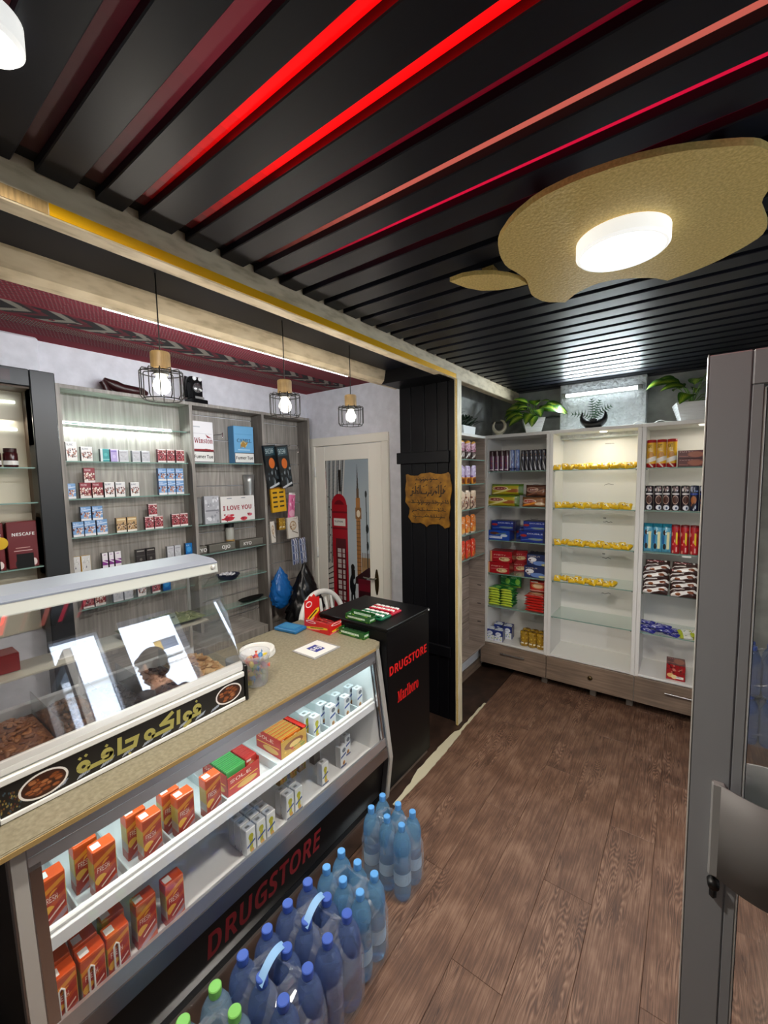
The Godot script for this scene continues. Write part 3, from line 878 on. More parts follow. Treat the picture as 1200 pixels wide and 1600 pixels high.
# ---------- room ----------
func plank_mesh(w, l, v):
	var key = "plank|%s|%s|%s" % [w, l, v]
	if meshes.has(key): return meshes[key]
	var st = S()
	var h = Vector3(w * 0.5, 0, l * 0.5)
	var e = 0.0012
	var o = Vector2((v * 0.37), (v * 0.61))
	var uv = func(x, z): return Vector2(x / 0.42, z / 1.1) + o
	var T = []
	for q in [[-1, 1], [1, 1], [1, -1], [-1, -1]]: T.append([Vector3(q[0] * (h.x - e), 0, q[1] * (h.z - e)), Vector3(q[0] * h.x, -e, q[1] * h.z), Vector3(q[0] * h.x, -0.006, q[1] * h.z)])
	face(st, [T[0][0], T[1][0], T[2][0], T[3][0]], Vector3.UP, [0, 1, 2, 3].map(func(i): return uv.call(T[i][0].x, T[i][0].z)))
	for i in 4:
		var j = (i + 1) % 4
		var out = (T[i][1] + T[j][1])
		for k in 2: face(st, [T[i][k], T[j][k], T[j][k + 1], T[i][k + 1]], out + Vector3(0, 0.01 if k == 0 else 0.0, 0), [uv.call(T[i][0].x, T[i][0].z), uv.call(T[j][0].x, T[j][0].z), uv.call(T[j][0].x, T[j][0].z), uv.call(T[i][0].x, T[i][0].z)])
	meshes[key] = done(st)
	return meshes[key]

func room():
	# floor: base, planks in long rows, the darker floor behind the counter
	var f = struct("floor", bx(-3.05, 0.83, -0.12, -0.006, -3.8, 1.05), mat("gap_brown", H("221812"), 0.8), "worn dark brown wood plank floor of the shop")
	var n = 0
	for k in range(-6, 5):
		var x0 = -0.069 + k * 0.1855
		var x1 = minf(x0 + 0.1855, 0.748)
		var z = 1.0 - fposmod(k * 0.47, 1.2)
		var w = x1 - x0 - 0.001
		if z < 0.999: put("plank", plank_mesh(w, snappedf(1.0 - z - 0.002, 0.001), k % 5), mats["floor_plank"], f, Vector3((x0 + x1) * 0.5, 0, (1.0 + z) * 0.5))
		while z > -3.7:
			var z1 = maxf(z - 1.22, -3.718)
			put("plank", plank_mesh(w, snappedf(z - z1 - 0.0008, 0.0002), (n * 7 + k * 3) % 9), mats["floor_plank"], f, Vector3((x0 + x1) * 0.5, 0, (z + z1) * 0.5))
			n += 1
			z = z1
	obj("lino", bx(-2.95, -1.184, -0.006, 0.0, -3.72, 1.0), mats["inner_floor"], f)
	# broken cream strip where the two floors meet
	var st = S()
	var rn = RandomNumberGenerator.new()
	rn.seed = 4
	var up = []
	var lo = []
	var z = -1.66
	while z > -2.87:
		var wid = 0.006 + 0.02 * maxf(0, sin((z + 2.52) * 3.6)) * (1 if z > -2.42 else 0) + 0.012 * (1 if z < -1.9 and z > -2.42 else 0)
		up.append(Vector2(-1.184 - wid - rn.randf() * 0.008, z))
		lo.append(Vector2(-1.184 + wid * 0.4 + rn.randf() * 0.005, z))
		z -= 0.03
	lo.reverse()
	prism(st, up + lo, 0.004, Transform3D(Basis(Vector3(1, 0, 0), Vector3(0, 0, 1), Vector3(0, -1, 0)), Vector3(0, 0.0045, 0)))
	struct("trim_1", st, mat("cream_strip", H("c8c0a4"), 0.7), "chipped cream joint strip between the two floors")
	# shell
	struct("wall_left", bx(-3.07, -2.95, 0, 2.7, -2.8, 1.0), mats["plaster"], "white plaster wall behind the grey cigarette shelves")
	struct("wall_front", bx(-3.07, 0.87, 0, 2.7, 1.0, 1.1), mats["grey_wall"], "plain wall behind the camera")
	struct("wall_pier", bx(-2.95, -2.88, 2.312, 2.51, -0.77, 0.2, 0.01), mats["plaster"], "white wall pier above the black framed unit")
	st = S()
	bx(-3.07, -1.52, 0, 2.7, -2.9, -2.8, 0.0, st)
	struct("wall_door", st, mats["plaster"], "white wall that holds the cream door")
	struct("wall_niche", bx(-1.6, -1.48, 0, 2.7, -3.72, -2.54), mats["grey_wall"], "grey side wall above the slatted snack shelves")
	struct("wall_back", bx(-1.6, 0.87, 0, 2.7, -3.82, -3.72), mats["grey_wall"], "grey back wall above the white shelving")
	st = bx(-0.862, -0.27, 2.0, 2.43, -3.72, -3.6, 0.004)
	struct("wall_block", st, mats["rough_plaster"], "white rough plaster wall block behind the tube lamp")
	st = S()   # picture rail on the grey wall
	bx(-1.48, -0.862, 2.19, 2.205, -3.72, -3.705, 0.002, st)
	struct("trim_2", st, mat("grey_trim", H("6f716f"), 0.6), "thin grey rail along the back wall")
	struct("baseboard_niche", bx(-1.48, -1.462, 0, 0.085, -3.44, -2.56, 0.003), mats["oak_drawer"], "brown skirting under the side shelves")
	struct("baseboard_plaster", bx(-1.48, -1.474, 0.085, 0.3, -3.5, -2.56), mats["white_enamel"], "white strip of wall above the brown skirting")
	# street side wall with door and window openings
	var X0 = 0.75
	var X1 = 0.87
	st = S()
	bx(X0, X1, 2.32, 2.7, -3.82, 1.1, 0, st)
	for q in [[-3.82, -2.66], [-2.5, -2.37], [-2.27, -1.88], [-1.4, -1.26], [-0.93, 1.1]]: bx(X0, X1, 0, 2.32, q[0], q[1], 0, st)
	for q in [[-2.66, -2.5], [-2.37, -2.27], [-1.26, -0.93]]: bx(X0, X1, 0, 0.45, q[0], q[1], 0, st)
	struct("wall_right", st, mat("charcoal_wall", H("34363a"), 0.6), "dark street side wall with the door and window openings")
	st = S()
	for q in [[-2.66, -2.5], [-2.37, -2.27], [-1.26, -0.93]]:
		for zz in q: bx(X0 + 0.02, X0 + 0.07, 0.45, 2.32, zz - 0.008, zz + 0.008, 0.002, st)
		bx(X0 + 0.02, X0 + 0.07, 2.3, 2.32, q[0], q[1], 0.002, st)
		bx(X0 + 0.02, X0 + 0.07, 0.45, 0.47, q[0], q[1], 0.002, st)
	struct("window_1", st, mats["aluminium"], "grey aluminium frames of the narrow street windows")
	struct("window_2", bx(X0 + 0.045, X0 + 0.051, 0.45, 2.32, -1.25, -0.94), mats["glass"], "clear glass of the narrow street window")
	# ceiling: cover, red backing in the grooves, one slat after another
	var c = struct("ceiling", bx(-3.07, 0.87, 2.6, 2.7, -3.82, 1.1), mats["dark_gap"], "black slatted ceiling with red glowing grooves")
	obj("groove_backing", bx(-1.24, 0.75, 2.4536, 2.6, -3.72, 1.0), mats["dark_gap"], c)
	# gaps as fitted by hand on site: a little uneven near the door, regular further in
	var gaps = [[0.99, 0.985]]
	for i in 11: gaps.append([0.868 - i * 0.1175, 0.826 - i * 0.1175])
	gaps += [[-0.424, -0.47], [-0.534, -0.572], [-0.664, -0.702], [-0.785, -0.817], [-0.903, -0.943], [-1.016, -1.054]]
	for i in 23: gaps.append([-1.136 - i * 0.1175, -1.168 - i * 0.1175])
	for i in gaps.size() - 1:
		var w = snappedf(gaps[i][1] - gaps[i + 1][0], 0.0005)
		var key = "slat|%s" % w
		if not meshes.has(key): meshes[key] = done(bx(-0.99, 0.99, 0, 0.0232, -w * 0.5, w * 0.5, 0.0025))
		put("slat", meshes[key], mats["black_slat"], c, Vector3(-0.243, 2.43, (gaps[i][1] + gaps[i + 1][0]) * 0.5))
	var lev = {-4: 0.02, -3: 0.03, -2: 0.04, -1: 0.12, 0: 0.8, 1: 1.0, 2: 0.1, 3: 0.42, 4: 0.55, 5: 0.35}
	for k in lev:
		var zz = gaps[13 + k][0]
		var ze = gaps[13 + k][1]
		for q in 12:
			var sg = [-0.72 - (q + 0) * 0.043, -0.72 - (q - 1) * 0.043 if q > 0 else 0.74, pow(1.0 - q / 11.5, 1.6)]
			var lv = snappedf(lev[k] * sg[2], 0.001)
			var gm = mat("red_led_%d_%s" % [k, lv], H("3a080c"), 0.6)
			gm.emission_enabled = true
			gm.emission = H("ff0408") if lev[k] > 0.7 else H({-2: "c84058", -1: "d85060", 3: "f47868"}.get(k, "e81040"))
			gm.emission_energy_multiplier = lv
			obj("red_led_strip", bx(sg[0], sg[1], 2.4512, 2.4534, ze + 0.0005, zz - 0.0005), gm, c)
	for k in [0, 1]:
		var l = area(c, Vector3(-0.13, 2.4495, gaps[13 + k][0] - 0.02), 1.4, 0.03, 0.05, Color(1, 0.02, 0.03), Vector3(0, -0.85, -0.5))
		l.name = "red_led_light"
	obj("black_panel", bx(-1.7, -1.29, 2.43, 2.6, -2.8, 1.0), mats["black_slat"], c)
	var rug = ImageTexture.create_from_image(rug_image())
	var rm = mat("woven_rug", Color.WHITE, 0.95, 0.0, rug)
	st = S()
	for i in 8:   # soft sag between its pins
		for j in 12:
			var x0 = -2.95 + 1.25 * i / 8.0
			var x1 = -2.95 + 1.25 * (i + 1) / 8.0
			var z0 = -2.8 + 3.8 * j / 12.0
			var z1 = -2.8 + 3.8 * (j + 1) / 12.0
			var hgt = func(x, zq): return 2.512 - 0.006 * absf(sin((zq + 2.8) * 4.1)) * sin(PI * (x + 2.95) / 1.25)
			var uvf = func(x, zq): return Vector2(-zq * 1.4, (x + 2.95) / 1.25)
			face(st, [Vector3(x0, hgt.call(x0, z0), z0), Vector3(x1, hgt.call(x1, z0), z0), Vector3(x1, hgt.call(x1, z1), z1), Vector3(x0, hgt.call(x0, z1), z1)], Vector3.DOWN, [uvf.call(x0, z0), uvf.call(x1, z0), uvf.call(x1, z1), uvf.call(x0, z1)])
	bx(-2.95, -1.7, 2.514, 2.53, -2.8, 1.0, 0, st)
	var ro = obj("woven_rug", st, rm)
	tag(ro, "red woven rug with black and grey bands stretched under the ceiling", "rug")

func beams():
	var st = S()
	bx(-1.295, -1.235, 2.345, 2.6, -3.72, 1.0, 0.004, st)
	var b = struct("ceiling_beam", st, mats["beam_paint"], "long cream painted beam edging the slatted ceiling")
	obj("gold_strip", bx(-1.236, -1.2335, 2.348, 2.376, -2.49, -0.372), mats["gold_tape"], b)
	obj("bare_strip", bx(-1.236, -1.2338, 2.348, 2.376, -0.370, 1.0), mats["light_wood"], b)
	st = S()
	var prof = [Vector2(-1.66, 2.6), Vector2(-1.66, 2.42), Vector2(-1.672, 2.365), Vector2(-1.69, 2.347), Vector2(-1.72, 2.345), Vector2(-1.73, 2.36), Vector2(-1.73, 2.6)]
	prism(st, prof, 3.5, Transform3D(Basis(Vector3(1, 0, 0), Vector3(0, 1, 0), Vector3(0, 0, 1)), Vector3(0, 0, -2.5)))
	var b2 = struct("ceiling_beam_001", st, mats["beam_paint"], "second cream beam, beside the red woven rug")
	obj("led_strip", bx(-1.737, -1.731, 2.346, 2.353, -2.0, -0.66), glow("white_led", Color(0.96, 0.98, 1), 3.0), b2)
	area(b2, Vector3(-1.745, 2.345, -1.33), 1.3, 0.02, 0.8, Color(0.96, 0.98, 1), Vector3(-1, 0.12, 0)).name = "led_strip_light"
	# white post at the partition end
	var p = struct("trim_3", bx(-1.249, -1.228, 0, 2.345, -2.555, -2.492, 0.002), tri_mat("post_paint", H("ece4cc"), 0.55, noise_tex(0.03, H("d0c8b4"), H("ffffff"), 29), Vector3(3, 0.7, 3)), "narrow cream post with a gold edge at the end of the black partition")
	obj("gold_strip", bx(-1.241, -1.229, 0.0, 2.345, -2.4915, -2.489), mats["gold_leaf"], p)

func partition():
	var w = struct("wall_partition", bx(-1.7, -1.285, 0, 2.6, -2.548, -2.53), mats["dark_gap"], "black plank partition between counter and snack corner")
	var xs = [-1.7, -1.6, -1.49, -1.393, -1.31, -1.25]
	for i in 5: obj("plank", bx(xs[i] + 0.002, xs[i + 1] - 0.002, 0, 2.43, -2.53, -2.518 + 0.001 * (i % 2), 0.003), mats["black_board"], w)
	obj("rail", bx(-1.716, -1.296, 1.812, 1.892, -2.518, -2.496, 0.003), mats["black_board"], w)
	obj("rail", bx(-1.7, -1.29, 0.46, 0.535, -2.518, -2.5, 0.003), mats["black_board"], w)
	obj("top_board", bx(-1.7, -1.25, 2.345, 2.43, -2.518, -2.30, 0.003), mats["black_board"], w)
	# gold parchment plaque
	var o = [[0.02, .97], [0.06, .98], [.12, .955], [.2, .945], [.3, .95], [.36, .985], [.46, .99], [.55, 1.0], [.66, .975], [.78, .965], [.88, .98], [.93, 1.0], [.97, .96], [.975, .86], [1.0, .78], [1.0, .68], [.985, .6], [.96, .48], [.975, .38], [.955, .3], [.94, .2], [.965, .08], [.95, .03], [.9, .02], [.86, 0.0], [.82, .04], [.74, .075], [.6, .07], [.52, .05], [.47, .01], [.43, .05], [.34, .085], [.24, .07], [.14, .08], [.11, .13], [.06, .18], [.09, .25], [.1, .34], [.05, .41], [.0, .46], [.015, .58], [.0, .7], [.03, .84]]
	var poly = []
	for p in o: poly.append(Vector2(p[0] * 0.372, p[1] * 0.385))
	var st = S()
	prism(st, poly, 0.008, Transform3D(Basis(), Vector3(-1.652, 1.362, -2.516)))
	var pm = mat("parchment", H("f0e0b8"), 0.45, 0.25, ImageTexture.create_from_image(parchment_image()))
	tag(obj("wall_plaque", st, pm), "ragged gold parchment plaque with Arabic calligraphy on the black partition", "plaque")

func back_door():
	var st = S()
	bx(-2.905, -2.835, 0, 2.0149, -2.8, -2.775, 0.004, st)
	bx(-2.06, -1.99, 0, 2.0149, -2.8, -2.775, 0.004, st)
	bx(-2.905, -1.99, 2.015, 2.09, -2.8, -2.775, 0.004, st)
	var fr = struct("trim_4", st, mats["cream_door"], "cream door frame in the white wall")
	var t = stname("door_1", "cream door with a tall printed glass panel", "door")
	st = S()
	bx(-2.83, -2.72, 0.01, 2.01, -2.8, -2.783, 0.002, st)
	bx(-2.195, -2.065, 0.01, 2.01, -2.8, -2.783, 0.002, st)
	bx(-2.72, -2.195, 1.88, 2.01, -2.8, -2.783, 0.002, st)
	bx(-2.72, -2.195, 0.01, 0.3, -2.8, -2.783, 0.002, st)
	obj("leaf", st, mats["cream_door"], t)
	st = S()
	bx(-2.722, -2.712, 0.3, 1.882, -2.783, -2.777, 0.002, st)
	bx(-2.203, -2.193, 0.3, 1.882, -2.783, -2.777, 0.002, st)
	obj("bead", st, mats["cream_door"], t)
	st = S()
	quad(st, Vector3(-2.712, 0.5, -2.789), Vector3(-2.203, 0.5, -2.789), Vector3(-2.203, 1.88, -2.789), Vector3(-2.712, 1.88, -2.789))
	bx(-2.715, -2.2, 0.3, 1.88, -2.8, -2.7892, 0, st)
	obj("printed_panel", st, mat("door_print", Color.WHITE, 0.3, 0.0, ImageTexture.create_from_image(poster_image())), t)
	for y in [1.78, 1.02]:
		st = S(true)
		lathe(st, [Vector2(0, -0.045), Vector2(0.009, -0.045), Vector2(0.009, 0.045), Vector2(0, 0.045)], 10, Vector3(-2.832, y, -2.772))
		obj("hinge", st, mats["white_plastic"], t)
	st = S(true)
	var pl = []
	for i in 20:
		var a = TAU * i / 20
		pl.append(Vector2(cos(a) * 0.021, sin(a) * 0.105 * (1.0 if absf(sin(a)) < .95 else 1.08)))
	st = S()
	prism(st, pl, 0.006, Transform3D(Basis(), Vector3(-2.135, 0.82, -2.784)))
	obj("handle_plate", st, mats["brass"], t)
	st = S()
	tube(st, [Vector3(-2.137, 0.855, -2.78), Vector3(-2.137, 0.855, -2.745), Vector3(-2.15, 0.855, -2.735), Vector3(-2.23, 0.858, -2.733), Vector3(-2.245, 0.862, -2.735)], [0.009, 0.009, 0.009, 0.007, 0.006], 8)
	obj("handle", st, mat("handle_metal", H("b0aca0"), 0.25, 1.0), t)

# one row of packs along z, facing +x.  rows: [cell, z, width, height, y]
func pack_row(rows, xf, depth, desc, where, group, cat = "cigarette pack", called = "cigarette_pack"):
	var order = range(rows.size())
	for i in order:
		var r = rows[i]
		var mesh = carton(snappedf(r[2] - 0.001, 0.002), snappedf(r[3], 0.004), depth, r[0])
		tag(put(called, mesh, mats["printed_pack"], null, Vector3(xf - depth * 0.5, r[4], r[1]), PI / 2), "%s, %s %s" % [desc[r[0]], ordn(i, rows.size()), where], cat, group)

const CIG = {0: "white photo cigarette pack", 1: "red topped photo cigarette pack", 2: "blue topped photo cigarette pack", 3: "teal cigarette pack", 4: "lavender cigarette pack", 5: "silver grey cigarette pack", 6: "tan photo cigarette pack", 7: "reddish photo cigarette pack", 8: "slim white and purple cigarette pack", 9: "black cigarette pack", 10: "bright blue cigarette pack", 11: "silver and yellow cigarette pack"}

func glass_shelf(called, parent, x0, x1, y, z0, z1, edge = ""):
	var s = obj(called, bx(x0, x1, y - 0.007, y - 0.0005, z0, z1, 0.0006), mats["shelf_glass"], parent)
	var st = S()
	if edge == "x": bx(x1 - 0.0005, x1 + 0.0012, y - 0.0072, y - 0.0003, z0, z1, 0, st)
	else: bx(x0, x1, y - 0.0072, y - 0.0003, z1 - 0.0005, z1 + 0.0012, 0, st)
	obj("polished_edge", st, mats["glass_edge"], s)
	return s

func wall_unit():
	var XB = -2.949
	var XF = -2.80
	var t = thing("display_shelving", "tall grey wood wall shelving with cigarette packs, right of the black framed unit", "shelving", Vector3.ZERO)
	var zs = [-0.815, -1.566, -2.17, -2.672]
	obj("back_panel", bx(XB, XB + 0.012, 0.1, 2.25, -1.56, -0.81), mats["grey_wood"], t)
	# slatted back of the two right bays
	for b in [[-1.575, -2.16], [-2.18, -2.665]]:
		var y = 0.1
		while y < 2.235:
			obj("back_slat", bx(XB, XB + 0.012, y + 0.003, minf(y + 0.172, 2.241), b[1], b[0], 0.002), mats["grey_wood"], t)
			y += 0.175
	obj("top_board", bx(XB, XF, 2.242, 2.264, -2.685, -0.81, 0.002), mats["grey_wood"], t)
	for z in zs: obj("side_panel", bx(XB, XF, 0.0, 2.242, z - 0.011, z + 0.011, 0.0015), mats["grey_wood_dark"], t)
	for z in zs: obj("edge_strip", bx(XF, XF + 0.002, 0.0, 2.264, z - 0.011, z + 0.011), mats["grey_wood"], t)
	obj("lower_cabinet", bx(XB, XF + 0.25, 0.0, 0.62, -1.95, -0.81, 0.003), mats["grey_wood"], t)
	for y in [2.062, 1.845, 1.628, 1.405, 1.19]: glass_shelf("glass_shelf", t, XB + 0.012, -2.845, y, zs[1] + 0.012, zs[0] - 0.012, "x")
	for y in [1.847, 1.4, 1.185, 0.957, 0.735]: glass_shelf("glass_shelf", t, XB + 0.012, -2.815, y, zs[2] + 0.012, zs[1] - 0.012, "x")
	obj("led_strip", bx(XB + 0.012, XB + 0.022, 2.064, 2.078, -1.49, -0.83), glow("shelf_led", Color(0.95, 1, 0.98), 2.6), t)
	area(t, Vector3(XB + 0.03, 2.06, -1.16), 0.66, 0.012, 0.45, Color(0.95, 1, 0.98), Vector3(0.6, -0.8, 0)).name = "led_strip_light"
	var d = 0.024
	pack_row([[0, -.82, .05, .106, 1.845], [0, -.875, .057, .106, 1.845], [0, -.949, .061, .084, 1.845], [3, -1.042, .051, .077, 1.845], [4, -1.095, .047, .075, 1.845], [5, -1.147, .055, .073, 1.845], [5, -1.22, .051, .073, 1.845], [5, -1.278, .053, .072, 1.845], [7, -1.381, .057, .088, 1.845], [7, -1.44, .055, .088, 1.845], [7, -1.505, .058, .088, 1.845]].slice(1), -2.856, d, CIG, "on the top stocked shelf", "cigarette packs on the uppermost stocked shelf")
	pack_row([[2, -.856, .05, .088, 1.628], [1, -.929, .06, .09, 1.628], [1, -.991, .06, .09, 1.628], [0, -1.054, .057, .09, 1.628], [0, -1.115, .057, .09, 1.628], [0, -1.199, .054, .088, 1.628], [2, -1.375, .056, .094, 1.628], [2, -1.433, .056, .094, 1.628], [2, -1.492, .056, .094, 1.628]], -2.856, d, CIG, "on the second stocked shelf", "cigarette packs on the second stocked shelf")
	pack_row([[1, -.954, .06, .087, 1.718], [2, -1.375, .056, .086, 1.722], [2, -1.433, .056, .086, 1.722], [2, -1.492, .056, .086, 1.722]], -2.856, d, CIG, "among packs stacked on the second row", "cigarette packs on the second stocked shelf")
	pack_row([[2, -.878, .057, .088, 1.405], [2, -.937, .06, .09, 1.405], [2, -1.0, .06, .09, 1.405], [6, -1.106, .06, .092, 1.405], [6, -1.168, .058, .092, 1.405], [7, -1.274, .057, .086, 1.405], [7, -1.334, .057, .086, 1.405], [7, -1.449, .056, .087, 1.405], [7, -1.507, .056, .087, 1.405]], -2.856, d, CIG, "on the third stocked shelf", "cigarette packs on the third stocked shelf")
	pack_row([[2, -.921, .055, .082, 1.495], [2, -.981, .057, .082, 1.495], [7, -1.3, .056, .08, 1.491]], -2.856, d, CIG, "among packs stacked on the third row", "cigarette packs on the third stocked shelf")
	pack_row([[11, -.85, .05, .1, 1.19], [11, -.903, .049, .1, 1.19], [8, -1.002, .033, .1, 1.19], [8, -1.037, .03, .1, 1.19], [8, -1.074, .037, .1, 1.19], [9, -1.207, .06, .092, 1.19], [9, -1.27, .058, .092, 1.19], [5, -1.4, .049, .084, 1.19], [5, -1.45, .047, .084, 1.19], [10, -1.53, .05, .088, 1.19]], -2.856, d, CIG, "on the fourth stocked shelf", "cigarette packs on the lowest visible shelf")
	# packs standing lower, seen through the nut case
	pack_row([[7, -.9, .058, .088, 0.975], [1, -.962, .058, .088, 0.975], [5, -1.06, .058, .1, 0.975], [5, -1.12, .055, .1, 0.975], [0, -1.2, .055, .088, 0.975], [7, -1.29, .055, .088, 0.975], [10, -1.36, .055, .088, 0.975]], -2.856, d, CIG, "on the shelf behind the nut case", "cigarette packs behind the nut case")
	glass_shelf("glass_shelf", t, XB + 0.012, -2.845, 0.975, zs[1] + 0.012, zs[0] - 0.012, "x")
	# giant display packs
	var a = thing("display_pack", "giant white cigarette display box with a red Winston name", "display box", Vector3(-2.875, 1.847, -1.664), PI / 2)
	put("carton", carton(0.168, 0.296, 0.09, 50, 0.003), mats["printed_matte"], a)
	fit("lettering", "Winston", 0.036, 0.142, mat("winston_red", H("8a1828"), 0.5), a, Vector3(0.004, 0.158, 0.046), 0, "Droid Serif", 0.001)
	var st = S()
	prism(st, [Vector2(0.02, 0.205), Vector2(0.035, 0.18), Vector2(0.07, 0.178), Vector2(0.045, 0.19)], 0.001, Transform3D(Basis(), Vector3(0, 0, 0.0455)))
	obj("bird_mark", st, mats["winston_red"], a)
	warning(a, 0.168)
	a = thing("display_pack", "giant light blue cigarette display box with the name Camel", "display box", Vector3(-2.875, 1.847, -2.012), PI / 2 - 0.12)
	put("carton", carton(0.168, 0.29, 0.09, 51, 0.003), mats["printed_matte"], a)
	fit("lettering", "CAMEL", 0.028, 0.12, mat("camel_blue", H("385c78"), 0.5), a, Vector3(0.002, 0.178, 0.046), 0, "Droid Serif", 0.001)
	st = S()   # small ochre camel silhouette
	prism(st, [Vector2(-.03, .12), Vector2(-.024, .12), Vector2(-.022, .138), Vector2(0, .14), Vector2(.004, .12), Vector2(.01, .12), Vector2(.012, .142), Vector2(.024, .15), Vector2(.034, .166), Vector2(.024, .168), Vector2(.014, .154), Vector2(.004, .162), Vector2(-.008, .17), Vector2(-.022, .156), Vector2(-.03, .144)], 0.001, Transform3D(Basis(), Vector3(0, 0, 0.0455)))
	obj("camel_mark", st, mat("camel_ochre", H("a88038"), 0.5), a)
	warning(a, 0.168)
	# gift papers and boxes
	a = thing("gift_bag", "silver foil pack beside the I LOVE YOU gift pack", "gift pack", Vector3(-2.85, 1.4, -1.71), PI / 2)
	put("pouch", carton(0.118, 0.205, 0.03, 57), mats["printed_pack"], a)
	a = thing("gift_pack", "white gift pack printed I LOVE YOU with red hearts", "gift pack", Vector3(-2.85, 1.4, -1.93), PI / 2)
	put("box", carton(0.3, 0.195, 0.035, 58), mats["printed_matte"], a)
	letter("lettering", "I LOVE YOU", 0.034, mat("love_red", H("a02838"), 0.6), a, Vector3(-0.004, 0.105, 0.018), 0, "Droid Sans", 1.0, 0.001)
	for h in [[-.1, .02, .03], [.04, .02, .022], [.09, .05, .018], [-.12, .055, .014]]:
		st = S()
		prism(st, heart(Vector2(h[0], h[1]), h[2]), 0.001, Transform3D(Basis(), Vector3(0, 0, 0.0176)))
		obj("heart", st, mats["love_red"], a)
	st = S(true)
	lathe(st, [Vector2(0, 0), Vector2(0.036, 0), Vector2(0.034, 0.12), Vector2(0.042, 0.3), Vector2(0.046, 0.36), Vector2(0.04, 0.36)], 18, Vector3(-2.90, 1.4, -2.085))
	tag(obj("foil_roll", st, mat("foil", H("a8aaa8"), 0.35, 0.7)), "upright grey foil roll behind the I LOVE YOU gift pack", "foil roll")
	st = S(true)
	tag(obj("clear_wrap", bx(-2.9, -2.84, 1.4, 1.6, -1.64, -1.585, 0.01), mats["foil"]), "grey wrapped packet left of the silver foil pack", "packet")
	var kz = [[-1.606, .075], [-1.77, .215], [-2.03, .222]]
	for i in 3:
		a = thing("grey_box", "flat dark grey box printed KYO, %s of three on the shelf above the basket shelf" % ["leftmost", "middle", "rightmost"][i], "box", Vector3(-2.85, 1.185, kz[i][0]), PI / 2, "flat grey boxes")
		put("carton", carton(kz[i][1], 0.06, 0.06, 59), mats["printed_matte"], a)
		letter("lettering", ["KYO", "OJO", "KYO"][i], 0.026, mats["white_plastic"], a, Vector3([0.0, 0.03, -0.04][i], 0.03, 0.031), 0, "Droid Sans", 1.1, 0.001)
	a = thing("coffee_jar", "slim clear jar with a black lid behind the grey boxes", "jar", Vector3(-2.9, 1.185, -1.89))
	st = S(true)
	lathe(st, [Vector2(0, 0), Vector2(0.03, 0), Vector2(0.032, 0.01), Vector2(0.032, 0.15), Vector2(0.028, 0.165)], 18)
	obj("body", st, mat("jar_glass", H("b0b0a8"), 0.15), a)
	st = S(true)
	lathe(st, [Vector2(0.033, 0.02), Vector2(0.033, 0.07)], 18)
	obj("label", st, mat("jar_gold", H("b08c48"), 0.4), a)
	st = S()
	lathe_hard(st, [Vector2(0, 0.165), Vector2(0.033, 0.165), Vector2(0.033, 0.195), Vector2(0, 0.195)], 18)
	obj("lid", st, mats["black_plastic"], a)
	# candies in a dish and a sagging tray lower down
	a = thing("candy_tray", "dark blue tray of small white wrapped sweets on the grey unit", "tray", Vector3(-2.86, 0.957, -1.83))
	st = S()
	lathe_hard(st, [Vector2(0, 0), Vector2(0.06, 0), Vector2(0.09, 0.035), Vector2(0.086, 0.035), Vector2(0.058, 0.004), Vector2(0, 0.004)], 20)
	obj("tray", st, mat("navy", H("101a3c"), 0.4), a)
	st = S(true)
	for i in 14:
		var q = Vector3(sin(i * 2.4) * 0.055 * sqrt(i / 14.0), 0.034 + 0.004 * (i % 3), cos(i * 2.4) * 0.055 * sqrt(i / 14.0))
		box(st, q, Vector3(0.03, 0.016, 0.018), 0.006, Basis(Vector3.UP, i * 1.3))
	obj("sweets", st, mat("sweet_wrap", H("d8dae0"), 0.3), a)
	st = S(true)
	lathe(st, [Vector2(0, 0), Vector2(0.07, 0.0), Vector2(0.1, 0.022), Vector2(0.098, 0.026), Vector2(0.06, 0.008), Vector2(0, 0.008)], 20, Vector3(-2.86, 0.735, -2.03), Basis.from_scale(Vector3(0.4, 1, 1.2)))
	tag(obj("dark_dish", st, mats["black_plastic"]), "shallow dark oval dish on the lower glass shelf of the grey unit", "dish")
	# things on top of the unit
	telephone()
	st = S(true)
	tube(st, [Vector3(0, 0.075, 0.12), Vector3(0, 0.062, 0.1), Vector3(0, 0.045, 0.06), Vector3(0, 0.034, 0.02), Vector3(0, 0.03, -0.04), Vector3(0, 0.028, -0.1), Vector3(0, 0.024, -0.13)], [0.012, 0.022, 0.033, 0.03, 0.03, 0.028, 0.012], 12)
	for p in [[Vector3(0, 0.0, 0.1), Vector3(0, 0.06, 0.13)], [Vector3(0, 0.0, 0.03), Vector3(0, 0.03, 0.03)]]: tube(st, [p[0], p[1]], [0.024, 0.018], 8)
	var orn = obj("maroon_ornament", st, mats["maroon"], null, Vector3(-2.87, 2.266, -1.19))
	tag(orn, "dark maroon reclining ornament on top of the grey unit, behind a pendant lamp", "ornament")
	hanging_goods()

func heart(c, s):
	var p = []
	for i in 18:
		var a = TAU * i / 18
		p.append(c + Vector2(pow(sin(a), 3) * 1.0, (13 * cos(a) - 5 * cos(2 * a) - 2 * cos(3 * a) - cos(4 * a)) / 16.0) * s * 0.6)
	return p

func warning(a, w):
	var st = S()
	bx(-w * 0.5 + 0.002, w * 0.5, 0.004, 0.084, 0.0452, 0.0462, 0, st)
	obj("warning_border", st, mats["black_plastic"], a)
	obj("warning_label", bx(-w * 0.5 + 0.006, w * 0.5 - 0.005, 0.009, 0.079, 0.0462, 0.0468), mats["white_plastic"], a)
	fit("warning_text", "Fumer Tue", 0.024, 0.142, mats["black_plastic"], a, Vector3(0, 0.044, 0.047), 0, "Droid Sans", 0.0006)

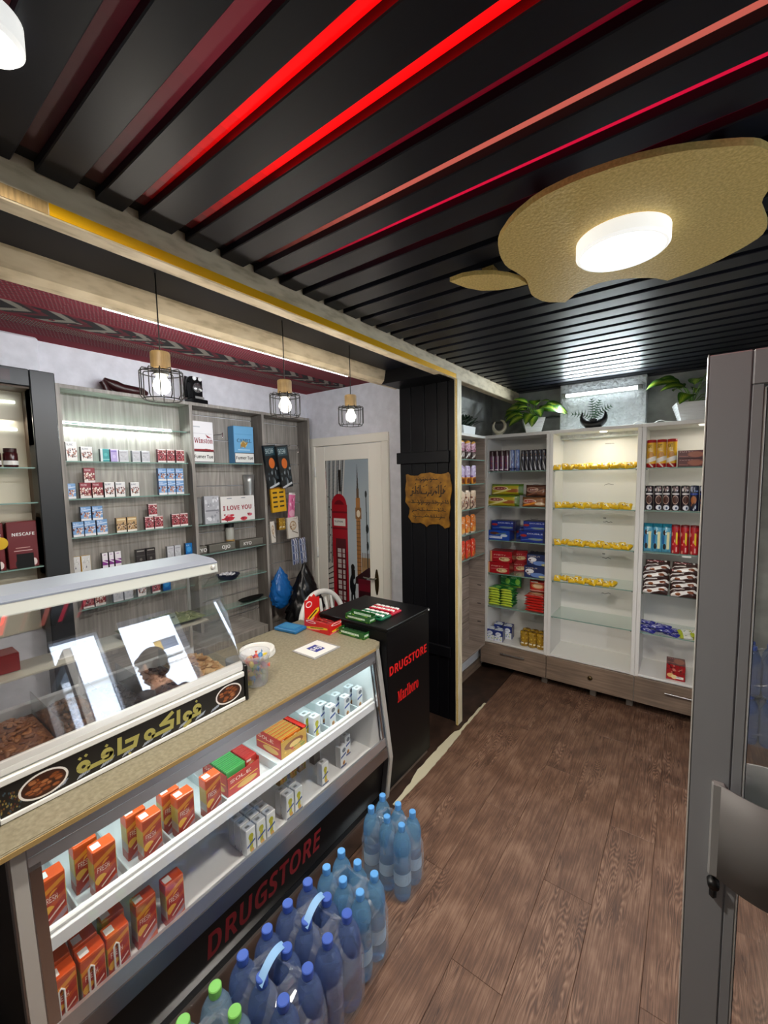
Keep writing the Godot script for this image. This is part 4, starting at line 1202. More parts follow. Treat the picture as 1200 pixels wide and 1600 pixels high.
func telephone():
	var t = thing("antique_telephone", "black antique wall telephone model with two round bells on top of the grey unit", "telephone", Vector3(-2.86, 2.265, -1.64), PI / 2 + 0.1)
	obj("cabinet", bx(-.045, .045, 0.03, 0.185, -.03, .03, 0.006), mats["black_paint"], t)
	obj("base", bx(-.055, .07, 0.0, 0.03, -.045, .05, 0.005), mats["black_paint"], t)
	obj("tray_label", bx(-.02, .05, 0.034, 0.05, .03, .034, 0.001), mat("grey_badge", H("8a8a88"), 0.4), t)
	for x in [-.022, .022]:
		var st = S()
		lathe_hard(st, [Vector2(0.015, -0.006), Vector2(0.015, -0.004), Vector2(0.013, 0), Vector2(0.007, 0.002), Vector2(0.006, 0.004), Vector2(0, 0.004)], 16, Vector3(x, 0.172, 0.038), Basis(Vector3.RIGHT, PI / 2))
		obj("bell", st, mats["white_enamel"], t)
	var st = S(true)
	lathe(st, [Vector2(0.036, -0.006), Vector2(0.036, 0), Vector2(0.034, 0.006), Vector2(0, 0.006)], 24, Vector3(0, 0.108, 0.032), Basis(Vector3.RIGHT, PI / 2))
	obj("dial", st, mat("dial_silver", H("9a9c9e"), 0.25, 0.8), t)
	st = S(true)
	tube(st, [Vector3(0.004, 0.10, 0.042), Vector3(0.018, 0.094, 0.044), Vector3(0.022, 0.088, 0.042)], 0.006, 8)
	obj("mouthpiece", st, mats["white_plastic"], t)
	st = S(true)
	tube(st, [Vector3(-.075, 0.04, 0), Vector3(-.072, 0.09, 0), Vector3(-.07, 0.15, 0.004), Vector3(-.062, 0.175, 0.006)], [0.02, 0.011, 0.011, 0.018], 10)
	tube(st, [Vector3(-.045, 0.15, 0), Vector3(-.07, 0.15, 0)], 0.005, 6)
	obj("receiver", st, mats["black_paint"], t)
	st = S(true)
	tube(st, [Vector3(.045, 0.12, 0), Vector3(.062, 0.12, 0), Vector3(.062, 0.108, 0)], 0.004, 6)
	obj("crank", st, mats["chrome"], t)

# blister cards and bags on hooks in the right-hand bay
func hang(called, label, cat, cellid, w, h, d, z, ytop, x, roll = 0.0, soft = false):
	var a = thing(called, label, cat, Vector3(x, ytop - h, z), PI / 2)
	a.rotation.x = 0
	var mesh = pillow(w, h, d, cellid, false, int(absf(z) * 100)) if soft else carton(w, h, d, cellid)
	var o = put("card", mesh, mats["printed_pack"], a, Vector3(0, h * 0.5 if soft else 0.0, 0))
	o.rotation.z = roll
	var st = S(true)
	tube(st, [Vector3(0, h - 0.008, -(x + 2.937)), Vector3(0, h - 0.008, 0.05), Vector3(0, h, 0.056)].map(func(q): return Vector3(q.x, q.y, q.z)), 0.0025, 6)
	obj("hook", st, mats["chrome"], a)
	return a

func hanging_goods():
	hang("hanging_card", "black card of small goods on a hook, left of the black pair", "goods card", 52, 0.12, 0.35, 0.03, -2.235, 2.0, -2.77, 0.12)
	hang("hanging_card", "black card of small goods on a hook, right of the black pair", "goods card", 52, 0.12, 0.35, 0.03, -2.345, 2.0, -2.74, 0.14)
	hang("sunglasses_card", "yellow hanging card with rows of small dark glasses", "goods card", 53, 0.15, 0.21, 0.02, -2.285, 1.655, -2.78, 0.05)
	hang("pink_pack", "long pink pack hanging under the yellow card", "goods pack", 54, 0.075, 0.22, 0.02, -2.415, 1.6, -2.77, -0.1, true)
	hang("gold_box", "small gold box hanging below the yellow card", "box", 30, 0.07, 0.1, 0.035, -2.3, 1.392, -2.78)
	hang("flower_pack", "cream pack with a round brown motif, below the pink pack", "goods pack", 55, 0.12, 0.18, 0.02, -2.41, 1.39, -2.76, 0.03)
	hang("white_card", "narrow white card hanging at the left of the hook bay", "goods card", 55, 0.045, 0.18, 0.008, -2.225, 1.37, -2.79, 0.06)
	hang("cloth_pack", "blue and white plaid cloth pack, left of two on a hook", "cloth pack", 56, 0.075, 0.23, 0.03, -2.43, 1.2, -2.76, 0.05, true)
	hang("cloth_pack", "blue and white plaid cloth pack, right of two on a hook", "cloth pack", 56, 0.075, 0.23, 0.03, -2.5, 1.2, -2.74, 0.08, true)
	for h in [[-2.36, 1.995, "empty chrome hook at the top of the hook bay"], [-2.52, 1.98, "empty chrome hook beside the side panel of the hook bay"], [-1.79, 2.06, "empty chrome hook between the two giant cigarette boxes"]]:
		var st = S(true)
		tube(st, [Vector3(-2.937, h[1], h[0]), Vector3(-2.8, h[1] - 0.005, h[0]), Vector3(-2.78, h[1] + 0.005, h[0]), Vector3(-2.78, h[1] - 0.03, h[0])], 0.004, 6)
		tag(obj("hook", st, mats["chrome"]), h[2], "hook")

func black_unit():
	var t = thing("black_framed_unit", "charcoal framed wall display unit at the left edge, with coffee boxes", "display unit", Vector3.ZERO)
	var st = S()
	bx(-2.88, -2.775, 0.0, 2.31, -0.80, -0.692, 0.004, st)
	bx(-2.88, -2.775, 2.222, 2.31, -0.692, 0.3, 0.004, st)
	obj("frame", st, mat("charcoal", H("1e2022"), 0.4), t)
	obj("maroon_sign", bx(-2.775, -2.7735, 2.24, 2.295, -0.615, -0.2), mats["maroon"], t)
	obj("back_panel", bx(-2.949, -2.94, 0.9, 2.22, -0.80, 0.3), mat("cream_panel", H("cfc8b4"), 0.5), t)
	obj("side_lining", bx(-2.94, -2.79, 0.9, 2.22, -0.705, -0.692), mats["brown_wood"], t)
	obj("top_lining", bx(-2.94, -2.79, 2.212, 2.222, -0.692, 0.3), mats["brown_wood"], t)
	for y in [1.806, 1.622, 1.278]: glass_shelf("glass_shelf", t, -2.94, -2.8, y, -0.69, 0.3, "x")
	for y in [2.15, 2.005]: obj("led_strip", bx(-2.94, -2.932, y, y + 0.012, -0.66, 0.1), mats["shelf_led"], t)
	area(t, Vector3(-2.925, 2.07, -0.35), 0.6, 0.02, 0.1, Color(1, 0.98, 0.92), Vector3(0.5, -0.8, 0)).name = "led_strip_light"
	for i in 3:
		var a = thing("coffee_jar", "dark red coffee jar with white band on the black unit's shelf, %s of three" % ["leftmost", "middle", "rightmost"][i], "jar", Vector3(-2.85, 1.806, -0.47 - i * 0.067), 0.0, "dark red coffee jars")
		st = S(true)
		lathe(st, [Vector2(0, 0), Vector2(0.028, 0), Vector2(0.03, 0.006), Vector2(0.03, 0.07), Vector2(0.026, 0.078)], 18)
		obj("body", st, mat("jar_red", H("3a1416"), 0.2), a)
		st = S(true)
		lathe(st, [Vector2(0.0305, 0.012), Vector2(0.0305, 0.034)], 18)
		obj("label", st, mats["white_plastic"], a)
		st = S()
		lathe_hard(st, [Vector2(0, 0.078), Vector2(0.027, 0.078), Vector2(0.027, 0.098), Vector2(0, 0.098)], 18)
		obj("lid", st, mats["maroon"], a)
	for i in 2:
		var z = -0.615 + i * 0.135
		var a = thing("coffee_box", ["tall maroon coffee box lettered NESCAFE, right of the pair", "tall maroon coffee box with a yellow round sticker, left of the pair"][i], "coffee box", Vector3(-2.86, 1.278, z), PI / 2)
		put("carton", carton(0.125, 0.245, 0.09, 49, 0.003), mats["printed_pack"], a)
		obj("opening", bx(-0.03, 0.04, 0.0, 0.075, 0.0452, 0.0465, 0), mats["dark_gap"], a)
		fit("lettering", "NESCAFE", 0.016, 0.092, mats["white_plastic"], a, Vector3(0.004, 0.178, 0.0455), 0, "Droid Sans", 0.001)
		if i == 1:
			st = S()
			prism(st, ring2(Vector2(0.045, 0.14), 0.032, 20).slice(0, 20), 0.001, Transform3D(Basis(), Vector3(0, 0, 0.0455)))
			obj("round_sticker", st, mat("sticker_yellow", H("d8b018"), 0.5), a)

# ---------- white shelving on the back wall ----------
func back_unit():
	var ZB = -3.715
	var ZF = -3.38
	var W = mats["white_board"]
	var bays = [[-1.42, -0.879], [-0.879, -0.27], [-0.27, 0.30]]
	var names = ["left", "middle", "right"]
	for i in 3:
		var x0 = bays[i][0]
		var x1 = bays[i][1]
		var pl = 0.035 if i == 0 else 0.025
		var t = thing("snack_cabinet", "white open snack cabinet with an oak drawer, %s of three on the back wall" % names[i], "cabinet", Vector3((x0 + x1) * 0.5, 0, ZF))
		var w = (x1 - x0) * 0.5
		var D = ZB - ZF
		obj("side_panel", bx(-w + 0.0005, -w + pl, 0.07, 2.03, D, 0, 0.002), W, t)
		obj("side_panel", bx(w - 0.026, w - 0.0005, 0.07, 2.03, D, 0, 0.002), W, t)
		obj("back_panel", bx(-w + pl, w - 0.026, 0.07, 2.03, D, D + 0.006), W, t)
		obj("top_board", bx(-w, w, 2.03, 2.055, D, 0.004, 0.002), W, t)
		obj("bottom_board", bx(-w + pl, w - 0.026, 0.262, 0.28, D, 0, 0.002), W, t)
		obj("plinth_board", bx(-w + pl, w - 0.026, 0.075, 0.09, D, -0.02), mats["oak_drawer"], t)
		var dr = obj("drawer", bx(-w + 0.002 - (0.02 if i == 0 else 0.0), w - 0.002, 0.076, 0.262, 0.001, 0.02, 0.003), mats["oak_drawer"], t)
		var st = S(true)
		if i != 1:
			tube(st, [Vector3(-0.075 if i == 0 else -0.06, 0.20, 0.02), Vector3(-0.075 if i == 0 else -0.06, 0.20, 0.04)], 0.004, 8)
			tube(st, [Vector3(0.065 if i == 0 else 0.09, 0.20, 0.02), Vector3(0.065 if i == 0 else 0.09, 0.20, 0.04)], 0.004, 8)
			tube(st, [Vector3(-0.1, 0.20, 0.04), Vector3(0.1, 0.20, 0.04)], 0.005, 10)
			obj("handle", st, mats["brushed_steel"], dr)
		else:
			lathe(st, [Vector2(0.016, 0), Vector2(0.018, 0.004), Vector2(0.014, 0.01), Vector2(0, 0.012)], 16, Vector3(0.02, 0.17, 0.02), Basis(Vector3.RIGHT, PI / 2))
			obj("knob", st, mats["brass"], dr)
		for x in [w - 0.03] + ([0.03] if i == 1 else []):
			obj("foot", bx(x - 0.022, x + 0.022, 0, 0.075, -0.09, -0.05, 0.003), mat("grey_foot", H("7d746a"), 0.5), t)
		obj("foot", bx(-w + 0.03, -w + 0.07, 0, 0.075, D + 0.03, D + 0.07, 0.003), mats["grey_foot"], t)
		for y in [0.588, 0.879, 1.168, 1.459, 1.752]: glass_shelf("glass_shelf", t, -w + pl, w - 0.026, y, D + 0.01, -0.012, "z")
		for y in [0.588, 0.879, 1.168, 1.459, 1.752]:
			st = S()
			for x in [-w + pl + 0.006, w - 0.032]: bx(x - 0.005, x + 0.005, y - 0.015, y - 0.007, -0.03, -0.018, 0.001, st)
			obj("shelf_pins", st, mats["chrome"], t)
		if i != 0:   # small spot under the top board
			st = S()
			lathe_hard(st, [Vector2(0.02, 2.024), Vector2(0.028, 2.03)], 16, Vector3(0.05, 0, -0.1))
			lathe_hard(st, [Vector2(0, 2.0235), Vector2(0.02, 2.0235)].map(func(q): return q), 16, Vector3(0.05, 0, -0.1))
			obj("spot_lamp", st, glow("spot_glow", Color(1, 0.97, 0.9), 2.0), t)
			area(t, Vector3(0.05, 2.015, -0.1), 0.035, 0.035, 0.11 if i == 1 else 0.05, Color(1, 0.96, 0.88), Vector3.DOWN).name = "spot_light"
		# pen marks on the back panel
		var rn = RandomNumberGenerator.new()
		rn.seed = 50 + i
		for y in [0.75, 1.04, 1.33, 1.63] + ([1.95] if i == 1 else []):
			if i == 2: continue
			st = S()
			var p = []
			for k in 6: p.append(Vector2(-0.03 + k * 0.013 + rn.randf_range(-.003, .003), rn.randf_range(-.006, .008)))
			strokes(st, [p], 0.0016, 0.0006, Transform3D(Basis(), Vector3(0.06, y, D + 0.006)))
			if i == 1 and y > 0.9 and y < 1.4: bx(0.03, 0.05, y + 0.03, y + 0.036, D + 0.006, D + 0.0066, 0, st)
			obj("pen_mark", st, mats["black_plastic"], t)
	tube_lamp()
	stock()

func tube_lamp():
	var t = thing("tube_lamp", "glowing white tube lamp on the plaster block above the snack cabinets", "tube lamp", Vector3(-0.565, 2.335, -3.6))
	obj("base", bx(-0.275, 0.275, -0.012, 0.018, 0, 0.02, 0.002), mats["white_enamel"], t)
	var st = S(true)
	lathe(st, [Vector2(0, -0.245), Vector2(0.013, -0.245), Vector2(0.013, 0.245), Vector2(0, 0.245)], 14, Vector3(0, 0, 0.04), Basis(Vector3.BACK, PI / 2))
	obj("tube", st, glow("tube_glow", Color(0.95, 0.99, 1), 3.5), t)
	for x in [-0.258, 0.258]: obj("end_cap", bx(x - 0.014, x + 0.014, -0.016, 0.018, 0.01, 0.056, 0.003), mat("cap_grey", H("8a8a88"), 0.4), t)
	area(t, Vector3(0, 0, 0.058), 0.48, 0.02, 0.8, Color(0.93, 0.98, 1), Vector3(0, -0.25, 1)).name = "tube_light"

# snacks: [cell, x, width, height, y] facing +z
func snack(called, label, cat, group, mesh, at, turn = 0.0, lie = false, m = "printed_pack"):
	var o = put(called, mesh, mats[m], null, at, turn)
	if lie: o.rotation.x = -PI / 2
	return tag(o, label, cat, group)

func round_pack(r, h, c):
	var key = "rp|%s|%s|%s" % [r, h, c]
	if meshes.has(key): return meshes[key]
	var st = S(true)
	var prof = [Vector2(r * 0.2, 0), Vector2(r * 0.96, 0.002), Vector2(r, 0.008), Vector2(r, h - 0.008), Vector2(r * 0.94, h - 0.002), Vector2(r * 0.25, h)]
	var seg = 18
	for i in prof.size() - 1:
		for k in seg:
			var a0 = TAU * k / seg + PI * 0.5
			var a1 = TAU * (k + 1) / seg + PI * 0.5
			var f = func(p, a): return Vector3(p.x * cos(a), p.y, p.x * sin(a))
			var uf = func(p, a):
				var s = cos(a)
				return cell_uv(c, 0.15 + 0.415 * (1 + s), 0.02 + 0.96 * (1 - p.y / h))
			quad(st, f.call(prof[i], a0), f.call(prof[i + 1], a0), f.call(prof[i + 1], a1), f.call(prof[i], a1), uf.call(prof[i], a0), uf.call(prof[i + 1], a0), uf.call(prof[i + 1], a1), uf.call(prof[i], a1))
	meshes[key] = done(st)
	return meshes[key]

func stock():
	var S1 = 1.752
	var S2 = 1.459
	var S3 = 1.168
	var S4 = 0.879
	var S5 = 0.588
	var S6 = 0.28
	# left cabinet
	var xs = [-1.362, -1.319, -1.276, -1.233, -1.190, -1.147]
	for i in 6: snack("biscuit_tube", "%s biscuit pack, %s on the left cabinet's top shelf" % ["upright purple and brown" if i < 4 else "upright pale blue", ORD[i]], "biscuit pack", "upright biscuit packs on the left cabinet", round_pack(0.0205, 0.175, 17 if i < 4 else 18), Vector3(xs[i], S1, -3.425), 0.3 - i * 0.08)
	for i in 6: snack("biscuit_tube", "black biscuit pack, %s of the dark packs on the top shelf" % (ORD[i] if i < 5 else "rightmost"), "biscuit pack", "dark biscuit packs on the left cabinet", round_pack(0.0158, 0.168, 19), Vector3(-1.1 + i * 0.0335, S1, -3.425), -0.2 + i * 0.1)
	# bag stacks: the front pack leans on packs behind
	var stack = func(called, cat, c, x, w, h, d, y, n, desc, group, tilt, soft = true):
		for i in n:
			var mesh = pillow(w, h, d, c, true, i + int(absf(x) * 10)) if soft else carton(w, h, d, c)
			var o = put(called, mesh, mats["printed_pack"], null, Vector3(x + i * 0.02 * (1 if soft else 0.3), y + (h * 0.5 if soft else 0.0) + i * h * 0.98, -3.41 - i * 0.035), tilt)
			o.rotation.x = -0.12 if soft else 0.0
			var rank = ["lower", "upper"][i] if n == 2 else ["bottom", "middle", "top"][i]
			tag(o, "%s, %s of its stack" % [desc, rank], cat, group)
	stack.call("wafer_pack", "wafer pack", 20, -1.255, 0.27, 0.094, 0.05, S2, 2, "yellow green wafer pack at left of the second shelf", "yellow green wafer packs", 0.0)
	stack.call("wafer_pack", "wafer pack", 20, -1.2, 0.27, 0.09, 0.05, S2, 0, "", "", 0.0)
	stack.call("wafer_pack", "wafer pack", 22, -1.005, 0.18, 0.08, 0.05, S2, 1, "orange and white wafer pack under a brown one", "", 0.0)
	var b = snack("wafer_pack", "dark brown wafer pack on the second shelf, top of the right stack", "wafer pack", "", pillow(0.17, 0.098, 0.05, 21, true, 4), Vector3(-0.995, S2 + 0.128, -3.45))
	b.rotation.x = -0.12
	snack("biscuit_box", "blue and white biscuit box at left of the third shelf, lower of two", "biscuit box", "", carton(0.184, 0.083, 0.12, 23), Vector3(-1.29, S3, -3.46))
	snack("biscuit_box", "dark blue biscuit box stacked on the blue and white box", "biscuit box", "", carton(0.21, 0.08, 0.13, 24), Vector3(-1.262, S3 + 0.0835, -3.49))
	snack("biscuit_box", "dark blue biscuit box at right of the third shelf, lower of two", "biscuit box", "", carton(0.2, 0.09, 0.13, 24), Vector3(-1.01, S3, -3.47))
	snack("biscuit_box", "dark blue biscuit box at right of the third shelf, upper of two", "biscuit box", "", carton(0.185, 0.08, 0.13, 24), Vector3(-1.0, S3 + 0.0905, -3.49))
	snack("biscuit_box", "dark blue biscuit box behind the left pair on the third shelf", "biscuit box", "", carton(0.09, 0.11, 0.12, 24), Vector3(-1.145, S3, -3.6))
	for r in [[25, -1.3, 0.19, S4, "red party biscuit pack at left of the fourth shelf", "red biscuit packs"], [26, -0.995, 0.165, S4, "navy biscuit pack with white pictures at right of the fourth shelf", "navy biscuit packs"]]:
		for i in 2:
			snack("biscuit_pack", "%s, %s of two" % [r[4], ["lower", "upper"][i]], "biscuit pack", r[5], carton(r[2], 0.095, 0.14, r[0]), Vector3(r[1] + i * 0.016, r[3] + i * 0.0955, -3.475 - i * 0.015), 0.06)
	for k in 2: snack("biscuit_pack", "red biscuit pack behind the front red stack, %s of two" % ["lower", "upper"][k], "biscuit pack", "rear red biscuit packs", carton(0.16, 0.09, 0.05, 25), Vector3(-1.19, S4 + k * 0.0905, -3.595), 0.3)
	for i in 7:
		for c in 2:
			snack("wafer_bar", "green wafer pack, layer %s up in the %s green pile on the fifth shelf" % [["bottom", "second", "third", "fourth", "fifth", "sixth", "top"][i], ["left", "right"][c]], "wafer pack", "green wafer packs piled on the fifth shelf", pillow(0.105, 0.15, 0.024, 27, false, i), Vector3(-1.335 + c * 0.108 + 0.004 * sin(i * 2.0), S5 + 0.0125 + i * 0.0222, -3.48), 0.05 * sin(i * 3.0), true)
	for i in 2: snack("wafer_bar", "green wafer pack leaning on the %s of the green pile" % ["left top", "right top"][i], "wafer pack", "", pillow(0.1, 0.13, 0.02, 27, false, 9 + i), Vector3(-1.30 + i * 0.09, S5 + 0.2, -3.6))
	for i in 6: snack("wafer_bar", "red wafer pack, %s layer of the red pile on the fifth shelf" % ["bottom", "second", "third", "fourth", "fifth", "top"][i], "wafer pack", "red wafer packs piled on the fifth shelf", pillow(0.16, 0.15, 0.025, 28, false, i), Vector3(-0.99 + 0.004 * sin(i * 2.2), S5 + 0.013 + i * 0.023, -3.475), 0.04 * sin(i * 2.0), true)
	snack("wafer_bar", "red and tan wafer pack standing on the red pile", "wafer pack", "", pillow(0.14, 0.1, 0.03, 28, true, 8), Vector3(-0.985, S5 + 0.2, -3.5))
	var mp = [[-1.365, S6, -3.43], [-1.288, S6, -3.425], [-1.33, S6, -3.53], [-1.245, S6, -3.53]]
	for i in 4: snack("milk_carton", "navy and white milk carton block, %s on the left cabinet's floor" % ["front left", "front right", "back left", "back right"][i], "milk carton", "milk carton blocks", carton(0.075, 0.1 + 0.015 * (i / 2), 0.09, 29, 0.003, 29), Vector3(mp[i][0], mp[i][1], mp[i][2]), 0.1)
	var g = thing("jar_pack", "gold wrapped pack of small jars on the left cabinet's floor", "jar pack", Vector3(-1.01, S6, -3.47))
	for i in 3:
		for j in 2: put("wrapped_jar", round_pack(0.033, 0.125, 30), mats["printed_pack"], g, Vector3(-0.068 + i * 0.067, 0, -j * 0.067 + 0.03), 0.4)
	# middle cabinet: single line of small yellow packs per shelf
	var rows = [[S1, [-.83, -.776, -.733, -.69, -.652, -.614, -.575, -.537, -.495, -.454, -.42, -.389, -.35, -.32]], [S2, [-.82, -.771, -.727, -.684, -.645, -.608, -.568, -.53, -.488, -.447, -.414, -.382, -.345]], [S3, [-.82, -.766, -.72, -.678, -.64, -.602, -.563, -.524, -.48, -.44, -.405, -.374, -.34]], [S4, [-.815, -.761, -.715, -.673, -.634, -.596, -.556, -.517, -.475, -.433]]]
	for q in rows.size():
		var n = rows[q][1].size()
		for i in n:
			var k = i % 2
			var o = snack("yellow_sweet_pack", "yellow sweet pack, %s on the middle cabinet's %s shelf" % [ORD[i], ["top", "second", "third", "fourth"][q]], "sweet pack", "yellow sweet packs in the middle cabinet", pillow(0.05, 0.06, 0.034, 31, true, i % 4), Vector3(rows[q][1][i], rows[q][0] + 0.019 + 0.004 * k, -3.412 - 0.02 * k), 0.5 * sin(i * 2.3 + q), true)
			o.rotation.x = -1.1 + 0.3 * sin(i * 1.7 + q)
	# right cabinet
	for i in 3: snack("tall_biscuit_pack", "tall red and yellow rolled biscuit pack, %s of three" % ["leftmost", "middle", "rightmost"][i], "biscuit pack", "tall red and yellow packs", round_pack(0.0285, 0.192, 32), Vector3(-0.2155 + i * 0.058, S1, -3.425))
	for i in 2: snack("cookie_box", "long maroon cookie box on the right cabinet's top shelf, %s of two" % ["lower", "upper"][i], "cookie box", "long maroon cookie boxes", carton(0.14, 0.054, 0.06, 33), Vector3(0.004, S1 + i * 0.0545, -3.425))
	snack("cookie_box", "upright maroon cookie box right of the two long ones", "cookie box", "", carton(0.05, 0.17, 0.06, 33), Vector3(0.105, S1, -3.43))
	for i in 7: snack("cookie_tube", "%s cookie tube, %s on the right cabinet's second shelf" % ["dark brown" if i < 5 else "dark blue", ORD[i]], "cookie tube", "dark cookie tubes in the right cabinet", round_pack(0.0245, 0.171, 34 if i < 5 else 35), Vector3(-0.2185 + i * 0.0502, S2, -3.42), 0.25 * sin(i * 2.0))
	for i in 3: snack("blue_cookie_pack", "upright light blue cookie pack, %s of three" % ["leftmost", "middle", "rightmost"][i], "cookie pack", "light blue cookie packs", pillow(0.058, 0.2, 0.05, 36, false, i), Vector3(-0.216 + i * 0.053, S3 + 0.1, -3.42))
	for i in 4: snack("red_cookie_tube", "upright red cookie pack with yellow lettering, %s of four" % ["leftmost", "second from left", "third from left", "rightmost"][i], "cookie pack", "red cookie packs", round_pack(0.0245, 0.198, 37), Vector3(-0.0595 + i * 0.0505, S3, -3.42))
	for c in 2:
		for i in 4:
			var o = snack("cake_pack", "brown and white cake pack, %s of the %s pile on the fourth shelf" % [["bottom", "second up", "third up", "top"][i], ["left", "right"][c]], "cake pack", "brown and white cake packs", pillow(0.148, 0.1, 0.05, 38, true, i + c * 4), Vector3(-0.165 + c * 0.159 + 0.006 * sin(i * 2.5), S4 + 0.038 + i * 0.046, -3.41 - 0.028 * i), 0.06 * sin(i * 3.0 + c), true)
			o.rotation.x = -0.75
	var rn = RandomNumberGenerator.new()
	rn.seed = 91
	for i in 11:
		var o = snack("blue_bar", "dark blue wrapped bar, %s in the loose pile's %s layer" % [ORD[i % 4], ["bottom", "middle", "top"][i / 4]], "snack bar", "loose dark blue bars", pillow(0.1, 0.035, 0.018, 39, true, i % 4), Vector3(-0.2 + (i % 4) * 0.048 + rn.randf_range(-.01, .01), S5 + 0.012 + (i / 4) * 0.018, -3.42 - (i % 3) * 0.035), rn.randf_range(-.7, .7), true)
		o.rotation.x = -1.2
	for i in 8:
		var o = snack("lime_bar", "white and lime wrapped bar, %s in the loose pile's %s layer" % [ORD[i % 4], ["bottom", "top"][i / 4]], "snack bar", "loose white and lime bars", pillow(0.09, 0.04, 0.02, 40, true, i % 4), Vector3(0.02 + (i % 4) * 0.035 + rn.randf_range(-.01, .01), S5 + 0.013 + (i / 4) * 0.02, -3.42 - (i % 3) * 0.03), rn.randf_range(0.2, 1.2), true)
		o.rotation.x = -1.1
	snack("biscuit_carton", "red biscuit carton alone on the right cabinet's floor", "biscuit box", "", carton(0.108, 0.11, 0.14, 41, 0.002, 33), Vector3(-0.03, S6, -3.48), 0.03)
	var st = S()
	bx(-0.02, 0.03, S3 - 0.02, S3 - 0.001, -3.3925, -3.391, 0, st)
	tag(obj("price_tag", st, mats["white_plastic"]), "small white price tag on the shelf edge below the red cookie packs", "price tag")

# ---------- slatted snack shelves on the side wall, facing +x ----------
func niche_unit():
	var t = thing("side_snack_shelves", "narrow beige wood shelves of chocolate bars beside the cream post", "shelving", Vector3.ZERO)
	var XB = -1.479
	var XF = -1.33
	var y = 0.31
	while y < 2.0:
		obj("back_slat", bx(XB, XB + 0.012, y + 0.003, minf(y + 0.19, 2.012), -3.19, -2.56, 0.002), mats["pink_wood"], t)
		y += 0.193
	obj("top_board", bx(XB, XF, 2.012, 2.032, -3.205, -2.56, 0.002), mats["white_board"], t)
	obj("side_panel", bx(XB, XF, 0.305, 2.012, -3.205, -3.19, 0.002), mats["pink_wood"], t)
	obj("bottom_board", bx(XB, XF, 0.305, 0.32, -3.19, -2.56, 0.002), mats["pink_wood"], t)
	for i in 3: obj("bracket_slot", bx(-1.392, -1.362, 0.50 + i * 0.155, 0.506 + i * 0.155, -3.19, -3.1885), mats["dark_gap"], t)
	var ys = [1.843, 1.658, 1.468, 1.279, 1.09]
	var what = ["pink and brown", "lilac and orange", "brown and white", "orange", "red and orange"]
	for r in 5:
		glass_shelf("glass_shelf", t, XB + 0.012, XF - 0.002, ys[r], -3.19, -2.57, "x")
		for i in 6:
			var z = -2.805 - i * 0.049
			var h = 0.138 + 0.006 * sin(i * 2.7 + r)
			snack("chocolate_bar", "upright %s chocolate bar, %s on the %s beige side shelf" % [what[r], ["nearest the post", "second from the post", "third from the post", "fourth from the post", "fifth from the post", "farthest from the post"][i], ["top", "second", "third", "fourth", "lowest"][r]], "chocolate bar", "%s bars on the side shelves" % what[r], pillow(0.047, snappedf(h, 0.004), 0.022, 12 + r, false, i % 3), Vector3(-1.352 - 0.012 * (i % 2), ys[r] + h * 0.5 - 0.002, z), PI / 2 + 0.15 * sin(i * 1.9 + r))

func fit(called, s, h, w, m, parent, at, turn = 0.0, font = "Droid Sans", depth = 0.002):
	var o = letter(called, s, h, m, parent, at, turn, font, 1.0, depth)
	var aw = o.mesh.get_aabb().size.x
	if aw > 0.001: o.scale = Vector3(w / aw, 1, 1)
	return o

func xz_prism(poly, z0, z1, st = null):   # outline in (x, y), from z0 to z1
	if st == null: st = S()
	prism(st, poly, absf(z1 - z0), Transform3D(Basis(), Vector3(0, 0, minf(z0, z1))))
	return st

func band(path, w):
	return Geometry2D.offset_polyline(PackedVector2Array(path), w, Geometry2D.JOIN_MITER, Geometry2D.END_BUTT)[0]

